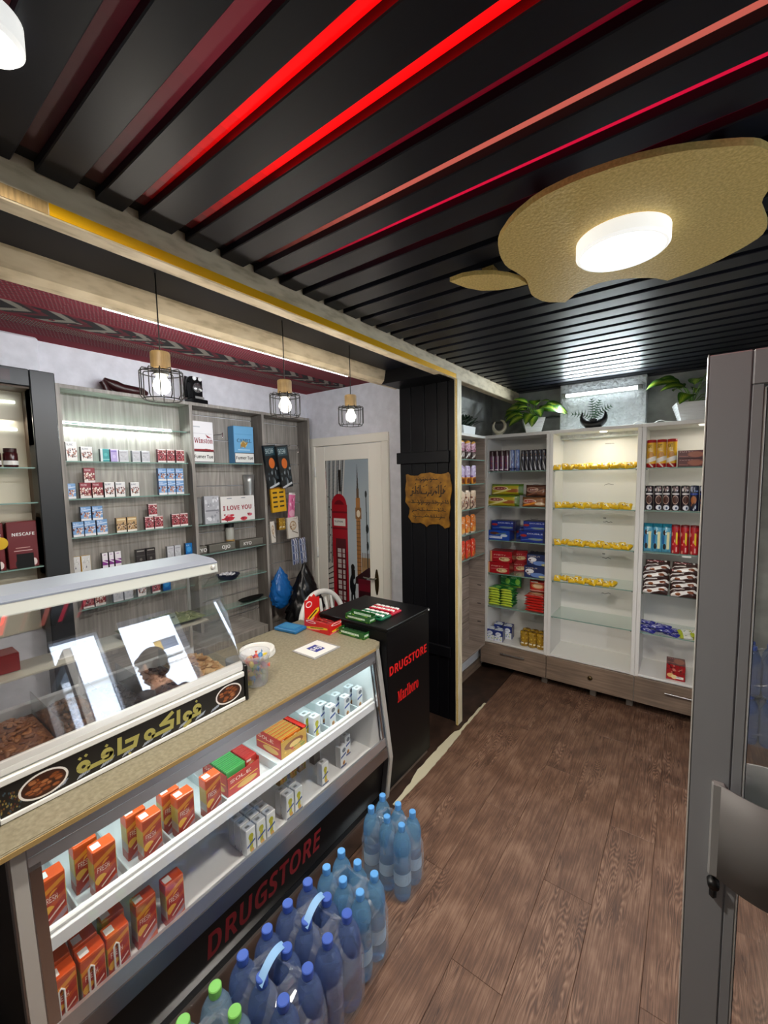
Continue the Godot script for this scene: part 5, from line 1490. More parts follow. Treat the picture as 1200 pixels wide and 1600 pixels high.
func showcase():
	var t = thing("counter_showcase", "long glass-fronted counter showcase with steel frame and black base", "showcase", Vector3.ZERO)
	var prof = [Vector2(-1.318, 0.83), Vector2(-1.238, 0.24), Vector2(-1.268, 0.0)]
	for z in [[-0.237, -0.20], [-1.70, -1.665]]:
		obj("end_frame", xz_prism(band(prof, 0.014), z[0], z[1]), mats["brushed_steel"], t)
		obj("frame_trim", xz_prism(band([Vector2(-1.301, 0.83), Vector2(-1.221, 0.24), Vector2(-1.251, 0.0)], 0.0035), z[0] + 0.004, z[1] - 0.004), mats["aluminium_edge"], t)
		var zc = z[0] + 0.012 if z[0] < -1 else z[1] - 0.016
		obj("end_panel", xz_prism([Vector2(-1.9, 0.0), Vector2(-1.9, 0.83), Vector2(-1.33, 0.83), Vector2(-1.25, 0.24), Vector2(-1.28, 0.0)], zc - 0.008, zc + 0.004), mats["black_board"], t)
		var zi = -1.652 if z[0] < -1 else -0.246
		obj("inner_side", xz_prism([Vector2(-1.86, 0.27), Vector2(-1.86, 0.82), Vector2(-1.335, 0.82), Vector2(-1.262, 0.27)], zi - 0.003, zi + 0.003), mats["white_enamel"], t)
	obj("back_panel", bx(-1.9, -1.86, 0.0, 0.83, -1.66, -0.24), mats["white_enamel"], t)
	obj("case_floor", bx(-1.86, -1.25, 0.25, 0.27, -1.66, -0.24, 0.002), mats["white_enamel"], t)
	obj("case_ceiling", bx(-1.86, -1.335, 0.815, 0.83, -1.66, -0.24), mats["white_enamel"], t)
	var nrm = Vector2(0.99, 0.134)
	var onp = func(y): return Vector2(-1.309 + (0.83 - y) * 0.1356, y)
	# front rails and glass lie in the leaning plane
	var rail = func(called, y0, y1, th, off, m):
		var a = onp.call(y0) + nrm * off
		var b = onp.call(y1) + nrm * off
		return obj(called, xz_prism([a, b, b - nrm * th, a - nrm * th], -1.665, -0.237), m, t)
	rail.call("top_rail", 0.785, 0.832, 0.014, 0.003, mats["rail_steel"])
	rail.call("top_rail", 0.748, 0.782, 0.010, 0.0, mats["rail_steel"])
	rail.call("bottom_rail", 0.31, 0.352, 0.012, 0.002, mats["rail_steel"])
	rail.call("bottom_rail", 0.25, 0.306, 0.012, 0.004, mats["brushed_steel"])
	rail.call("front_glass", 0.34, 0.76, 0.005, -0.004, mats["case_glass"])
	for z in [[-0.262, -0.237], [-1.665, -1.643]]:
		var a = onp.call(0.34)
		var b = onp.call(0.76)
		obj("glass_rail", xz_prism([a, b, b - nrm * 0.012, a - nrm * 0.012], z[0], z[1]), mats["steel"], t)
	obj("base_panel", xz_prism([Vector2(-1.252, 0.248), Vector2(-1.285, 0.015), Vector2(-1.3, 0.015), Vector2(-1.267, 0.248)], -1.665, -0.237), mats["black_paint"], t)
	obj("steel_foot_strip", xz_prism([Vector2(-1.262, 0.0), Vector2(-1.262, 0.014), Vector2(-1.3, 0.014), Vector2(-1.3, 0.0)], -1.665, -0.237), mats["steel"], t)
	var pv = Node3D.new()
	pv.name = "sign_lettering"
	t.add_child(pv)
	pv.position = Vector3(-1.2698, 0.125, -0.93)
	pv.basis = Basis(Vector3.UP, PI / 2) * Basis(Vector3.RIGHT, 0.141)
	fit("lettering", "DRUGSTORE", 0.105, 0.535, mats["dark_red_letter"], pv, Vector3.ZERO, 0.0, "Droid Sans", 0.002)
	# shelf, its lip and low dividers
	obj("shelf", bx(-1.85, -1.30, 0.5, 0.512, -1.648, -0.25, 0.002), mats["white_enamel"], t)
	obj("shelf_lip", bx(-1.31, -1.292, 0.503, 0.545, -1.646, -0.252, 0.003), mats["white_enamel"], t)
	obj("shelf_lip", bx(-1.318, -1.3, 0.545, 0.56, -1.646, -0.252, 0.004), mats["white_plastic"], t)
	for z in [-.335, -.465, -.595, -.70, -.80, -1.03, -1.245, -1.335, -1.44, -1.545]: obj("divider", bx(-1.84, -1.312, 0.512, 0.552, z - 0.0025, z + 0.0025, 0.001), mat("divider_grey", H("c4cdcf"), 0.35), t)
	obj("led_strip", bx(-1.36, -1.345, 0.806, 0.814, -1.62, -0.28), glow("case_led", Color(0.92, 1, 1), 2.4), t)
	area(t, Vector3(-1.37, 0.80, -0.95), 1.3, 0.02, 0.17, Color(0.9, 1, 1), Vector3(-0.25, -1, 0)).name = "led_strip_light"
	# worktop
	var top = thing("countertop", "long speckled beige countertop over the glass showcase", "countertop", Vector3.ZERO)
	var pts = [Vector2(-1.262, 0.175), Vector2(-1.262, 1.62), Vector2(-1.268, 1.662), Vector2(-1.288, 1.69), Vector2(-1.32, 1.7), Vector2(-1.905, 1.7), Vector2(-1.905, 0.175)]
	var st = S()
	prism(st, pts, 0.018, Transform3D(Basis(Vector3(1, 0, 0), Vector3(0, 0, -1), Vector3(0, 1, 0)), Vector3(0, 0.835, 0)))
	var ins = []
	for q in pts: ins.append(Vector2(clampf(q.x, -1.9, -1.267), clampf(q.y, 0.18, 1.695)))
	prism(st, ins, 0.003, Transform3D(Basis(Vector3(1, 0, 0), Vector3(0, 0, -1), Vector3(0, 1, 0)), Vector3(0, 0.852, 0)))
	obj("slab", st, mats["counter_stone"], top)
	obj("edge_band", bx(-1.2625, -1.2595, 0.836, 0.851, -1.62, -0.18, 0.001), mat("edge_tan", H("a88c58"), 0.45), top)
	showcase_stock()

func juice(label, at, straw = false, turn = 0.0):
	var o = put("juice_carton", carton(0.06, 0.148, 0.044, 42, 0.002), mats["printed_pack"], null, at, PI / 2 + turn)
	tag(o, label, "juice carton", "orange juice cartons in the showcase")
	obj("white_seal", bx(-0.026, -0.004, 0.148, 0.1488, -0.012, 0.012), mats["white_plastic"], o)
	if straw:
		var st = S(true)
		tube(st, [Vector3(-0.012, 0.012, 0.0245), Vector3(-0.012, 0.11, 0.0245), Vector3(-0.006, 0.118, 0.0245), Vector3(0.0, 0.11, 0.0245), Vector3(0.0, 0.03, 0.0245)], 0.0026, 6)
		obj("straw", st, mats["white_plastic"], o)

func milk(label, at, c, group, h = 0.108):
	var o = put("small_carton", carton(0.044, h, 0.036, c, 0.002), mats["printed_pack"], null, at, PI / 2)
	tag(o, label, "small carton", group)
	obj("foil_seal", bx(-0.012, 0.004, h, h + 0.0007, -0.006, 0.006), mats["foil"], o)

func showcase_stock():
	var y = 0.5125
	var fr = [["leftmost on the showcase shelf, cut by the steel frame", -1.372, -.29, 0], ["front of the second pair on the showcase shelf", -1.362, -.412, 0], ["back of the second pair on the showcase shelf", -1.425, -.385, 0], ["front of the third pair on the showcase shelf", -1.362, -.545, 0], ["back of the third pair on the showcase shelf", -1.418, -.522, 0], ["front of the fourth pair on the showcase shelf", -1.362, -.655, 0], ["back of the fourth pair on the showcase shelf", -1.415, -.632, 0], ["alone beside the green wafer box on the shelf", -1.362, -.757, 0]]
	for f in fr: juice("orange juice carton, %s" % f[0], Vector3(f[1], y, f[2]))
	var lo = [["front row leftmost, with straw, on the case floor", -1.315, -.283, true], ["front row second from left, with straw, on the case floor", -1.312, -.35, true], ["front row third from left, with straw, on the case floor", -1.318, -.415, true], ["second row leftmost on the case floor", -1.368, -.285, false], ["second row middle on the case floor", -1.366, -.35, false], ["second row right on the case floor", -1.376, -.425, false], ["standing apart, left of two, on the case floor", -1.345, -.505, false], ["standing apart, right of two, on the case floor", -1.335, -.59, false]]
	for f in lo: juice("orange juice carton, %s" % f[0], Vector3(f[1], 0.2705, f[2]), f[3])
	# open boxes of wafers on the shelf
	for k in 2:
		var z0 = -.905 if k == 0 else -1.163
		var t = thing("wafer_display_box", ["open red display box of green and red wafers on the showcase shelf", "open red and yellow display box of orange wafers on the showcase shelf"][k], "display box", Vector3(-1.46, y, z0), PI / 2)
		var w = 0.145
		var d = 0.17
		var m = mats["printed_pack"]
		put("front_wall", carton(w, 0.075, 0.003, 62 + k, 0.0005), m, t, Vector3(0, 0, d * 0.5))
		put("back_wall", carton(w, 0.085, 0.003, 62 + k, 0.0005), m, t, Vector3(0, 0, -d * 0.5))
		for s in [-1, 1]: put("side_wall", carton(d, 0.085, 0.003, 62, 0.0005), m, t, Vector3(s * w * 0.5, 0, 0), s * PI / 2)
		obj("bottom", bx(-w * .5, w * .5, 0, 0.003, -d * .5, d * .5), mat("card_red", H("a01c18"), 0.5), t)
		for i in 14:
			var q = -d * 0.5 + 0.014 + i * 0.0108
			if k == 0:
				put("wafer", carton(0.085, 0.088, 0.0085, 45, 0.001), m, t, Vector3(-0.027, 0.004, q))
				put("wafer", carton(0.052, 0.092, 0.0085, 28, 0.001), m, t, Vector3(0.044, 0.004, q))
			else:
				put("wafer", carton(0.115, 0.076, 0.0085, 15 if i % 2 else 63, 0.001), m, t, Vector3(-0.008, 0.003, q))
		if k == 1: obj("flap", bx(0.055, 0.072, 0.078, 0.081, -d * .5, d * .5), mat("card_bright", H("c82418"), 0.45), t)
	var zz = [-1.285, -1.392, -1.497, -1.597]
	for i in 4:
		for b in 2: milk("white %s small carton, %s of the %s pair on the shelf" % ["and yellow" if i == 0 else "and blue", ["front", "back"][b], ["leftmost", "second", "third", "rightmost"][i]], Vector3(-1.372 - b * 0.05, y, zz[i] + b * 0.012), 44 if i == 0 else 43, "white small cartons on the shelf")
	for i in 3:
		for b in 3: milk("yellow printed small carton in the block of nine, row %s, %s" % [["front", "middle", "rear"][b], ["left", "centre", "right"][i]], Vector3(-1.335 - b * 0.04, 0.2705, -.885 - i * 0.048), 44, "block of nine small cartons")
	for i in 2:
		for b in 2: milk("yellow printed small carton in the block of four, %s %s" % [["front", "rear"][b], ["left", "right"][i]], Vector3(-1.345 - b * 0.04, 0.2705, -1.09 - i * 0.048), 44, "block of four small cartons")
	milk("single yellow printed small carton on the case floor", Vector3(-1.36, 0.2705, -1.318), 44, "")
	for i in 3: milk("olive small carton far back on the case floor, %s of three" % ["leftmost", "middle", "rightmost"][i], Vector3(-1.52, 0.2705, -1.2 - i * 0.06), 63, "olive small cartons")
	milk("grey small carton far back, right of the olive ones", Vector3(-1.5, 0.2705, -1.40), 59, "")
	milk("blue printed small carton on the case floor, front of two", Vector3(-1.37, 0.2705, -1.458), 43, "")
	milk("blue printed small carton on the case floor, back of two", Vector3(-1.41, 0.2705, -1.535), 43, "")

# ---------- nut and dried fruit case on the counter ----------
func fruit_case():
	var t = thing("dried_fruit_case", "white glass display case of nuts with an Arabic sign on the counter", "display case", Vector3.ZERO)
	var z0 = -0.93
	var z1 = -0.205
	var y0 = 0.856
	obj("base_body", xz_prism([Vector2(-1.392, y0), Vector2(-1.392, 0.985), Vector2(-1.42, 0.985), Vector2(-1.42, 0.88), Vector2(-1.76, 0.88), Vector2(-1.76, y0)], z0, z1), mats["white_enamel"], t)
	obj("back_rail", bx(-1.77, -1.745, y0, 0.99, z0, z1, 0.002), mats["white_enamel"], t)
	obj("bottom_trim", bx(-1.392, -1.374, y0, 0.872, z0, z1, 0.003), mats["white_plastic"], t)
	obj("top_trim", bx(-1.392, -1.374, 0.954, 0.974, z0, z1, 0.003), mats["white_plastic"], t)
	obj("top_trim", bx(-1.4, -1.380, 0.977, 1.0, z0, z1, 0.004), mats["white_plastic"], t)
	# printed sign with raised lettering
	var st = S()
	quad(st, Vector3(-1.377, 0.872, z1 - 0.004), Vector3(-1.377, 0.872, z0 + 0.004), Vector3(-1.377, 0.954, z0 + 0.004), Vector3(-1.377, 0.954, z1 - 0.004))
	bx(-1.392, -1.3772, 0.872, 0.954, z0 + 0.004, z1 - 0.004, 0, st)
	var sg = obj("sign_panel", st, mat("sign_print", Color.WHITE, 0.35, 0.0, ImageTexture.create_from_image(sign_image())), t)
	var word1 = [[Vector2(.3, 0), Vector2(1.6, 0), Vector2(1.66, .42), Vector2(.95, .5), Vector2(1.75, 1.02)], ring2(Vector2(.2, .24), .24), [Vector2(2.05, -.02), Vector2(2.12, .95)], ring2(Vector2(2.72, .25), .22), [Vector2(2.92, .25), Vector2(2.84, -.2), Vector2(2.4, -.42)], [Vector2(2.9, .03), Vector2(3.55, .05), Vector2(3.62, .42)], ring2(Vector2(3.42, .46), .2)]
	var word2 = [ring2(Vector2(.2, .24), .24), [Vector2(.38, 0), Vector2(1.66, 0), Vector2(1.7, .4)], ring2(Vector2(1.46, .36), .22), [Vector2(2.2, .98), Vector2(2.14, 0), Vector2(3.05, .0), Vector2(3.2, .5), Vector2(2.5, .52)]]
	var dots = [[0, Vector2(3.4, .98)], [1, Vector2(.05, .82)], [1, Vector2(.36, .86)], [1, Vector2(1.46, .86)], [1, Vector2(2.72, -.36)]]
	var G = mat("sign_gold", H("a8a058"), 0.45)
	for wI in 2:
		var org = Vector3(-1.3768, 0.894, -0.562 if wI == 0 else -0.38)
		var xf = Transform3D(Basis(Vector3(0, 0, -1), Vector3(0, 1, 0), Vector3(1, 0, 0)).scaled(Vector3.ONE), org)
		st = S()
		var sc = 0.05 if wI == 0 else 0.048
		var L = []
		for p in (word1 if wI == 0 else word2):
			var q = []
			for v in p: q.append(Vector2(v.x * sc, v.y * sc))
			L.append(q)
		strokes(st, L, 0.006, 0.0012, xf)
		for d in dots:
			if d[0] == wI: prism(st, [d[1] * sc + Vector2(.005, 0), d[1] * sc + Vector2(0, .005), d[1] * sc - Vector2(.005, 0), d[1] * sc - Vector2(0, .005)], 0.0012, xf)
		obj("arabic_lettering", st, G, sg)
	for z in [[z0 - 0.012, z0 + 0.001], [z1 - 0.001, z1 + 0.012]]: obj("end_clip", bx(-1.4, -1.368, y0, 1.0, z[0], z[1], 0.004), mats["black_plastic"], t)
	# glass and roof
	obj("front_glass", xz_prism([Vector2(-1.388, 0.998), Vector2(-1.526, 1.354), Vector2(-1.531, 1.354), Vector2(-1.393, 0.998)], z0 + 0.004, z1), mats["coated_glass"], t)
	obj("glass_edge_rail", xz_prism([Vector2(-1.380, 0.998), Vector2(-1.386, 1.012), Vector2(-1.399, 1.012), Vector2(-1.4, 0.998)], z0 + 0.003, z1), mats["aluminium_edge"], t)
	obj("side_glass", xz_prism([Vector2(-1.394, 1.0), Vector2(-1.538, 1.354), Vector2(-1.73, 1.39), Vector2(-1.755, 1.0)], z0, z0 + 0.004), mats["glass"], t)
	obj("side_glass", xz_prism([Vector2(-1.394, 1.0), Vector2(-1.538, 1.354), Vector2(-1.73, 1.39), Vector2(-1.755, 1.0)], z1 - 0.004, z1), mats["glass"], t)
	obj("header", xz_prism([Vector2(-1.528, 1.350), Vector2(-1.532, 1.392), Vector2(-1.545, 1.392), Vector2(-1.545, 1.350)], z0 - 0.003, z1), mat("header_white", H("c4c8c2"), 0.4), t)
	obj("roof", xz_prism([Vector2(-1.530, 1.391), Vector2(-1.56, 1.403), Vector2(-1.71, 1.408), Vector2(-1.74, 1.395), Vector2(-1.74, 1.388), Vector2(-1.53, 1.386)], z0 - 0.003, z1), mat("roof_grey", H("868e9c"), 0.4), t)
	st = S()
	lathe_hard(st, [Vector2(0.009, 0.0), Vector2(0.009, 0.006), Vector2(0.005, 0.008), Vector2(0, 0.008)], 14, Vector3(-1.531, 1.372, z0 + 0.018), Basis(Vector3.FORWARD, PI / 2))
	obj("bolt", st, mats["aluminium_edge"], t)
	obj("inner_shelf", bx(-1.745, -1.60, 1.135, 1.142, z0 + 0.006, z1 - 0.006, 0.001), mat("shelf_beige", H("b8b4a4"), 0.45), t)
	obj("deck", bx(-1.745, -1.42, 0.93, 0.935, z0 + 0.006, z1 - 0.006), mat("deck_brown", H("3a302a"), 0.6), t)
	for z in [-0.365, -0.5, -0.62, -0.78]: obj("bin_divider", bx(-1.745, -1.43, 0.935, 1.03, z - 0.0015, z + 0.0015, 0.0005), pane("bin_clear", 0.25, 0.05, Color(0.6, 0.65, 0.66)), t)
	var post = S()
	for z in [z0 + 0.012, z1 - 0.012]: bx(-1.745, -1.735, 0.99, 1.39, z - 0.006, z + 0.006, 0.001, post)
	obj("back_posts", post, mats["aluminium_edge"], t)
	# heaps
	var heaps = [["almond_heap", "heap of brown almonds in the nut case's left bin", -0.365, z1, 300, Vector3(.012, .005, .007), ["7a4a26", "8e5a30", "6a3c1c"]], ["hazelnut_heap", "heap of dark hazelnuts in the nut case's second bin", -.5, -.365, 300, Vector3(.008, .007, .008), ["5a3a20", "6e4a2a", "4a2c18"]], ["seed_heap", "heap of dark seeds in the nut case's middle bin", -.62, -.5, 300, Vector3(.008, .004, .006), ["2c2420", "3c3028", "221a18"]], ["raisin_heap", "heap of dark raisins in the nut case's fourth bin", -.78, -.62, 300, Vector3(.008, .005, .006), ["2a1a1c", "3a2424", "4a3428"]], ["dried_apricot_heap", "heap of pale orange dried fruit in the nut case's right bin", z0, -.78, 200, Vector3(.014, .006, .012), ["b8905c", "a87c48", "c8a878"]]]
	var rn = RandomNumberGenerator.new()
	rn.seed = 31
	for h in heaps:
		heap(h[0], h[1], rn, -1.73, -1.435, h[2] + 0.004, h[3] - 0.004, 0.936, 0.07, h[4] * 2, h[5], h[6])
	heap("dried_leaf_heap", "pale green dried leaves along the nut case's inner shelf", rn, -1.735, -1.61, z0 + 0.01, -0.62, 1.142, 0.045, 420, Vector3(.012, .002, .006), ["8a9060", "a0a478", "6e7850"])
	tag(obj("red_carton", bx(-1.735, -1.66, 1.142, 1.2, -0.33, -0.235, 0.002), mats["card_red"]), "red carton on the nut case's inner shelf, left end", "box")
	tag(obj("paper_slip", bx(-1.72, -1.64, 1.142, 1.146, -0.48, -0.42, 0.001), mats["white_plastic"]), "white paper slip on the nut case's inner shelf", "paper")

func heap(called, label, rn, x0, x1, z0, z1, y, hh, n, s, cols):
	var ms = SphereMesh.new()
	ms.radius = 1.0
	ms.height = 2.0
	ms.radial_segments = 8
	ms.rings = 5
	var mm = MultiMesh.new()
	mm.transform_format = MultiMesh.TRANSFORM_3D
	mm.use_colors = true
	mm.mesh = ms
	mm.instance_count = n
	for i in n:
		var u = rn.randf()
		var v = rn.randf()
		var top = hh * (0.35 + 0.65 * sin(PI * u) * sin(PI * v))
		var b = Basis.from_euler(Vector3(rn.randf_range(-.6, .6), rn.randf() * TAU, rn.randf_range(-.6, .6))) * Basis.from_scale(s * rn.randf_range(.8, 1.15))
		mm.set_instance_transform(i, Transform3D(b, Vector3(lerpf(x0 + s.x, x1 - s.x, u), y + s.y + top * (0.55 + 0.45 * rn.randf()), lerpf(z0 + s.x, z1 - s.x, v))))
		mm.set_instance_color(i, H(cols[rn.randi() % cols.size()]).srgb_to_linear())
	var o = MultiMeshInstance3D.new()
	o.name = numbered(called)
	o.multimesh = mm
	var m = mat("nut_skin", Color.WHITE, 0.5)
	m.vertex_color_use_as_albedo = true
	o.material_override = m
	add_child(o)
	tag(o, label, called.split("_")[0] + " heap", "", "stuff")
	# the mass beneath the top layer
	var st = S(true)
	for i in 8:
		for j in 8:
			var f = func(a, b): return Vector3(lerpf(x0, x1, a / 8.0), y + hh * (0.35 + 0.6 * sin(PI * a / 8.0) * sin(PI * b / 8.0)), lerpf(z0, z1, b / 8.0))
			face(st, [f.call(i, j), f.call(i + 1, j), f.call(i + 1, j + 1), f.call(i, j + 1)], Vector3.UP)
	obj("lower_mass", st, mat("mass_%s" % called, H(cols[2]), 0.7), o)

func pedestal():
	var t = thing("black_pedestal", "tall black box pedestal lettered DRUGSTORE in red beside the counter end", "pedestal", Vector3.ZERO)
	obj("body", bx(-1.745, -1.249, 0.03, 0.907, -2.14, -1.704, 0.004), mats["black_paint"], t)
	obj("top_board", bx(-1.748, -1.246, 0.907, 0.925, -2.143, -1.702, 0.003), mats["black_paint"], t)
	obj("plinth", bx(-1.735, -1.262, 0, 0.03, -2.13, -1.71), mats["oak_drawer"], t)
	var m = mats["red_letter"]
	fit("lettering", "DRUGSTORE", 0.05, 0.385, m, t, Vector3(-1.2485, 0.685, -1.912), PI / 2)
	fit("lettering", "Marlboro", 0.062, 0.215, m, t, Vector3(-1.2485, 0.512, -1.902), PI / 2, "Droid Serif")
	var st = S()
	lathe_hard(st, [Vector2(0.006, 0), Vector2(0.006, 0.003), Vector2(0, 0.004)], 10, Vector3(-1.2455, 0.915, -2.13), Basis(Vector3.FORWARD, PI / 2))
	obj("screw_cap", st, mats["white_plastic"], t)

func gum_box(called, label, at, turn, w, d, h, c, lid = 0.0):
	var t = thing(called, label, "gum box", at, turn)
	put("front_wall", carton(w, h, 0.002, c, 0.0004), mats["printed_pack"], t, Vector3(0, 0, d * .5))
	put("back_wall", carton(w, h + lid, 0.002, c, 0.0004), mats["printed_pack"], t, Vector3(0, 0, -d * .5))
	for s in [-1, 1]: put("side_wall", carton(d, h, 0.002, c, 0.0004), mats["printed_pack"], t, Vector3(s * w * .5, 0, 0), s * PI / 2)
	obj("bottom", bx(-w * .5, w * .5, 0, 0.002, -d * .5, d * .5), mat("gum_green", H("123a18"), 0.5), t)
	return t

func counter_things():
	var Y = 0.8555
	# tub of sweets
	var t = thing("sweets_tub", "clear plastic tub of colourful wrapped sweets beside the nut case", "tub", Vector3(-1.46, Y, -1.042))
	var st = S(true)
	lathe(st, [Vector2(0, 0), Vector2(0.047, 0.0), Vector2(0.05, 0.004), Vector2(0.057, 0.115), Vector2(0.062, 0.118), Vector2(0.063, 0.135), Vector2(0.06, 0.135), Vector2(0.055, 0.118), Vector2(0.046, 0.005), Vector2(0, 0.004)], 28)
	obj("tub_wall", st, pane("tub_plastic", 0.23, 0.12, Color(0.9, 0.92, 0.96)), t)
	var rn = RandomNumberGenerator.new()
	rn.seed = 17
	var cols = ["c8b030", "a84a28", "8a3a70", "3a78b0", "d8905a", "587a38", "c8a888", "d85838"]
	for i in 44:
		var yy = 0.012 + 0.112 * float(i) / 44.0
		var a = rn.randf() * TAU
		var d = 0.041 * (0.8 if i < 32 else rn.randf())
		st = S(true)
		var b = Basis.from_euler(Vector3(rn.randf() * 3, rn.randf() * 6, rn.randf() * 3))
		box(st, Vector3.ZERO, Vector3(0.032, 0.019, 0.02), 0.007, b)
		for s in [-1, 1]: face(st, [b * Vector3(s * 0.015, 0, 0), b * Vector3(s * 0.027, 0.003, 0.01), b * Vector3(s * 0.027, -0.003, -0.01)], b * Vector3(0, 1, -1))
		obj("sweet", st, mat("sweet_%d" % (i % 8), H(cols[i % 8]), 0.3), t, Vector3(cos(a) * d, yy, sin(a) * d))
	st = S(true)
	lathe(st, [Vector2(0, 0), Vector2(0.032, 0), Vector2(0.04, 0.085), Vector2(0.037, 0.085), Vector2(0.03, 0.003), Vector2(0, 0.003)], 22, Vector3(-1.575, Y, -1.02))
	tag(obj("grey_cup", st, mat("grey_clear", H("8a8e90"), 0.2)), "small grey cup behind the sweets tub", "cup")
	for i in 2:
		st = S()
		lathe_hard(st, [Vector2(0, 0), Vector2(0.082, 0), Vector2(0.084, 0.003), Vector2(0.084, 0.014), Vector2(0.081, 0.0165), Vector2(0.07, 0.0165), Vector2(0.068, 0.014), Vector2(0, 0.014)], 40, Vector3(-1.695 + i * 0.002, Y + i * 0.0168, -1.228 + i * 0.006))
		tag(obj("tub_lid", st, mats["white_plastic"]), "round white tub lid on the counter, %s of two stacked" % ["lower", "upper"][i], "lid", "round white lids")
	tag(obj("dark_card", bx(-1.84, -1.76, Y, Y + 0.006, -1.3, -1.24, 0.001), mats["black_plastic"]), "dark flat card behind the white lids on the counter", "card")
	# blue flat case
	t = thing("blue_case", "flat blue plastic case lying on the counter behind the notice", "case", Vector3(-1.82, Y, -1.545), 0.14)
	obj("shell", bx(-0.08, 0.08, 0, 0.02, -0.05, 0.05, 0.005), mat("case_blue", H("2470a8"), 0.4), t)
	obj("label", bx(-0.055, 0.05, 0.02, 0.0206, -0.03, 0.028, 0), mat("case_blue_light", H("3a84b4"), 0.45), t)
	# red countertop display box
	t = thing("red_display_box", "open red and yellow snack display box with raised header on the counter", "display box", Vector3(-1.668, Y, -1.712))
	var M = mats["printed_pack"]
	put("front_wall", carton(0.195, 0.062, 0.003, 46, 0.0005), M, t, Vector3(0, 0, 0.108))
	put("back_wall", carton(0.195, 0.062, 0.003, 46, 0.0005), M, t, Vector3(0, 0, -0.108))
	put("side_wall", carton(0.213, 0.062, 0.003, 46, 0.0005), M, t, Vector3(0.097, 0, 0), PI / 2)
	put("side_wall", carton(0.213, 0.062, 0.003, 46, 0.0005), M, t, Vector3(-0.097, 0, 0), -PI / 2)
	put("header", carton(0.12, 0.155, 0.003, 46, 0.0005), M, t, Vector3(-0.0935, 0.008, 0.048), PI / 2)
	st = S()
	prism(st, [Vector2(-0.035, 0), Vector2(-0.02, 0.02), Vector2(0.0, 0.012), Vector2(0.015, 0.025), Vector2(0.035, 0)], 0.003, Transform3D(Basis(Vector3.UP, PI / 2), Vector3(-0.095, 0.162, 0.048)))
	obj("header_crest", st, mats["card_bright"], t)
	obj("bottom", bx(-0.097, 0.097, 0, 0.003, -0.108, 0.108), mats["card_red"], t)
	for i in 9: put("snack_stick", pillow(0.15, 0.03, 0.014, 41 if i % 3 else 33, true, i % 3), M, t, Vector3(0.0, 0.03 + 0.004 * sin(i * 2.0), -0.085 + i * 0.018), 0.1 * sin(i * 1.7))
	# notice in a clear holder
	t = thing("notice", "white paper notice with a blue square emblem, in a clear holder", "notice", Vector3(-1.495, Y, -1.43), -0.02)
	obj("holder", bx(-0.083, 0.083, 0, 0.004, -0.092, 0.088, 0.001), mat("holder_clear", H("a4a4a4"), 0.1), t)
	st = S()
	box(st, Vector3(-0.002, 0.0048, 0), Vector3(0.148, 0.001, 0.158))
	obj("paper", st, mats["white_plastic"], t)
	obj("blue_emblem", bx(-0.04, 0.035, 0.0053, 0.0058, -0.03, 0.03), mat("emblem_blue", H("2c3a8c"), 0.5), t)
	fit("emblem_mark", "SEJ", 0.032, 0.052, mats["white_plastic"], t, Vector3(-0.0025, 0.006, 0.0), 0, "Droid Sans", 0.0006).rotation = Vector3(-PI / 2, PI * 0.5, 0)
	# gum
	t = gum_box("gum_box", "open dark green gum box at the counter's front corner", Vector3(-1.458, Y, -1.682), 0.0, 0.178, 0.05, 0.036, 47)
	for i in 5: obj("gum_pack", bx(-0.075 + i * 0.03, -0.049 + i * 0.03, 0.004, 0.026, -0.02, 0.02, 0.002), mats["gum_green"], t)
	t = gum_box("gum_box", "dark green gum box with raised lid on the pedestal, behind the first", Vector3(-1.462, 0.9255, -1.745), 0.0, 0.172, 0.055, 0.03, 47, 0.012)
	for k in 2:
		t = thing("gum_tray", ["tray of green and white gum sticks on the black pedestal", "tray of red and white gum sticks on the black pedestal"][k], "gum tray", Vector3(-1.435, 0.9255, -1.835 - k * 0.103))
		obj("tray", bx(-0.09, 0.09, 0, 0.012, -0.048, 0.048, 0.002), mat(["gum_teal", "gum_red"][k], H(["146a48", "c01c38"][k]), 0.4), t)
		for r in 5:
			for c in 2:
				var x = -0.07 + r * 0.034
				var z = -0.022 + c * 0.045
				var o = obj("gum_stick", bx(x - 0.014, x + 0.014, 0.012, 0.022, z - 0.02, z + 0.02, 0.003), mats["white_plastic"], t)
				obj("stick_band", bx(x - 0.0145, x + 0.0145, 0.0125, 0.0225, z + 0.004, z + 0.02, 0.002), mats[["gum_teal", "gum_red"][k]], o)

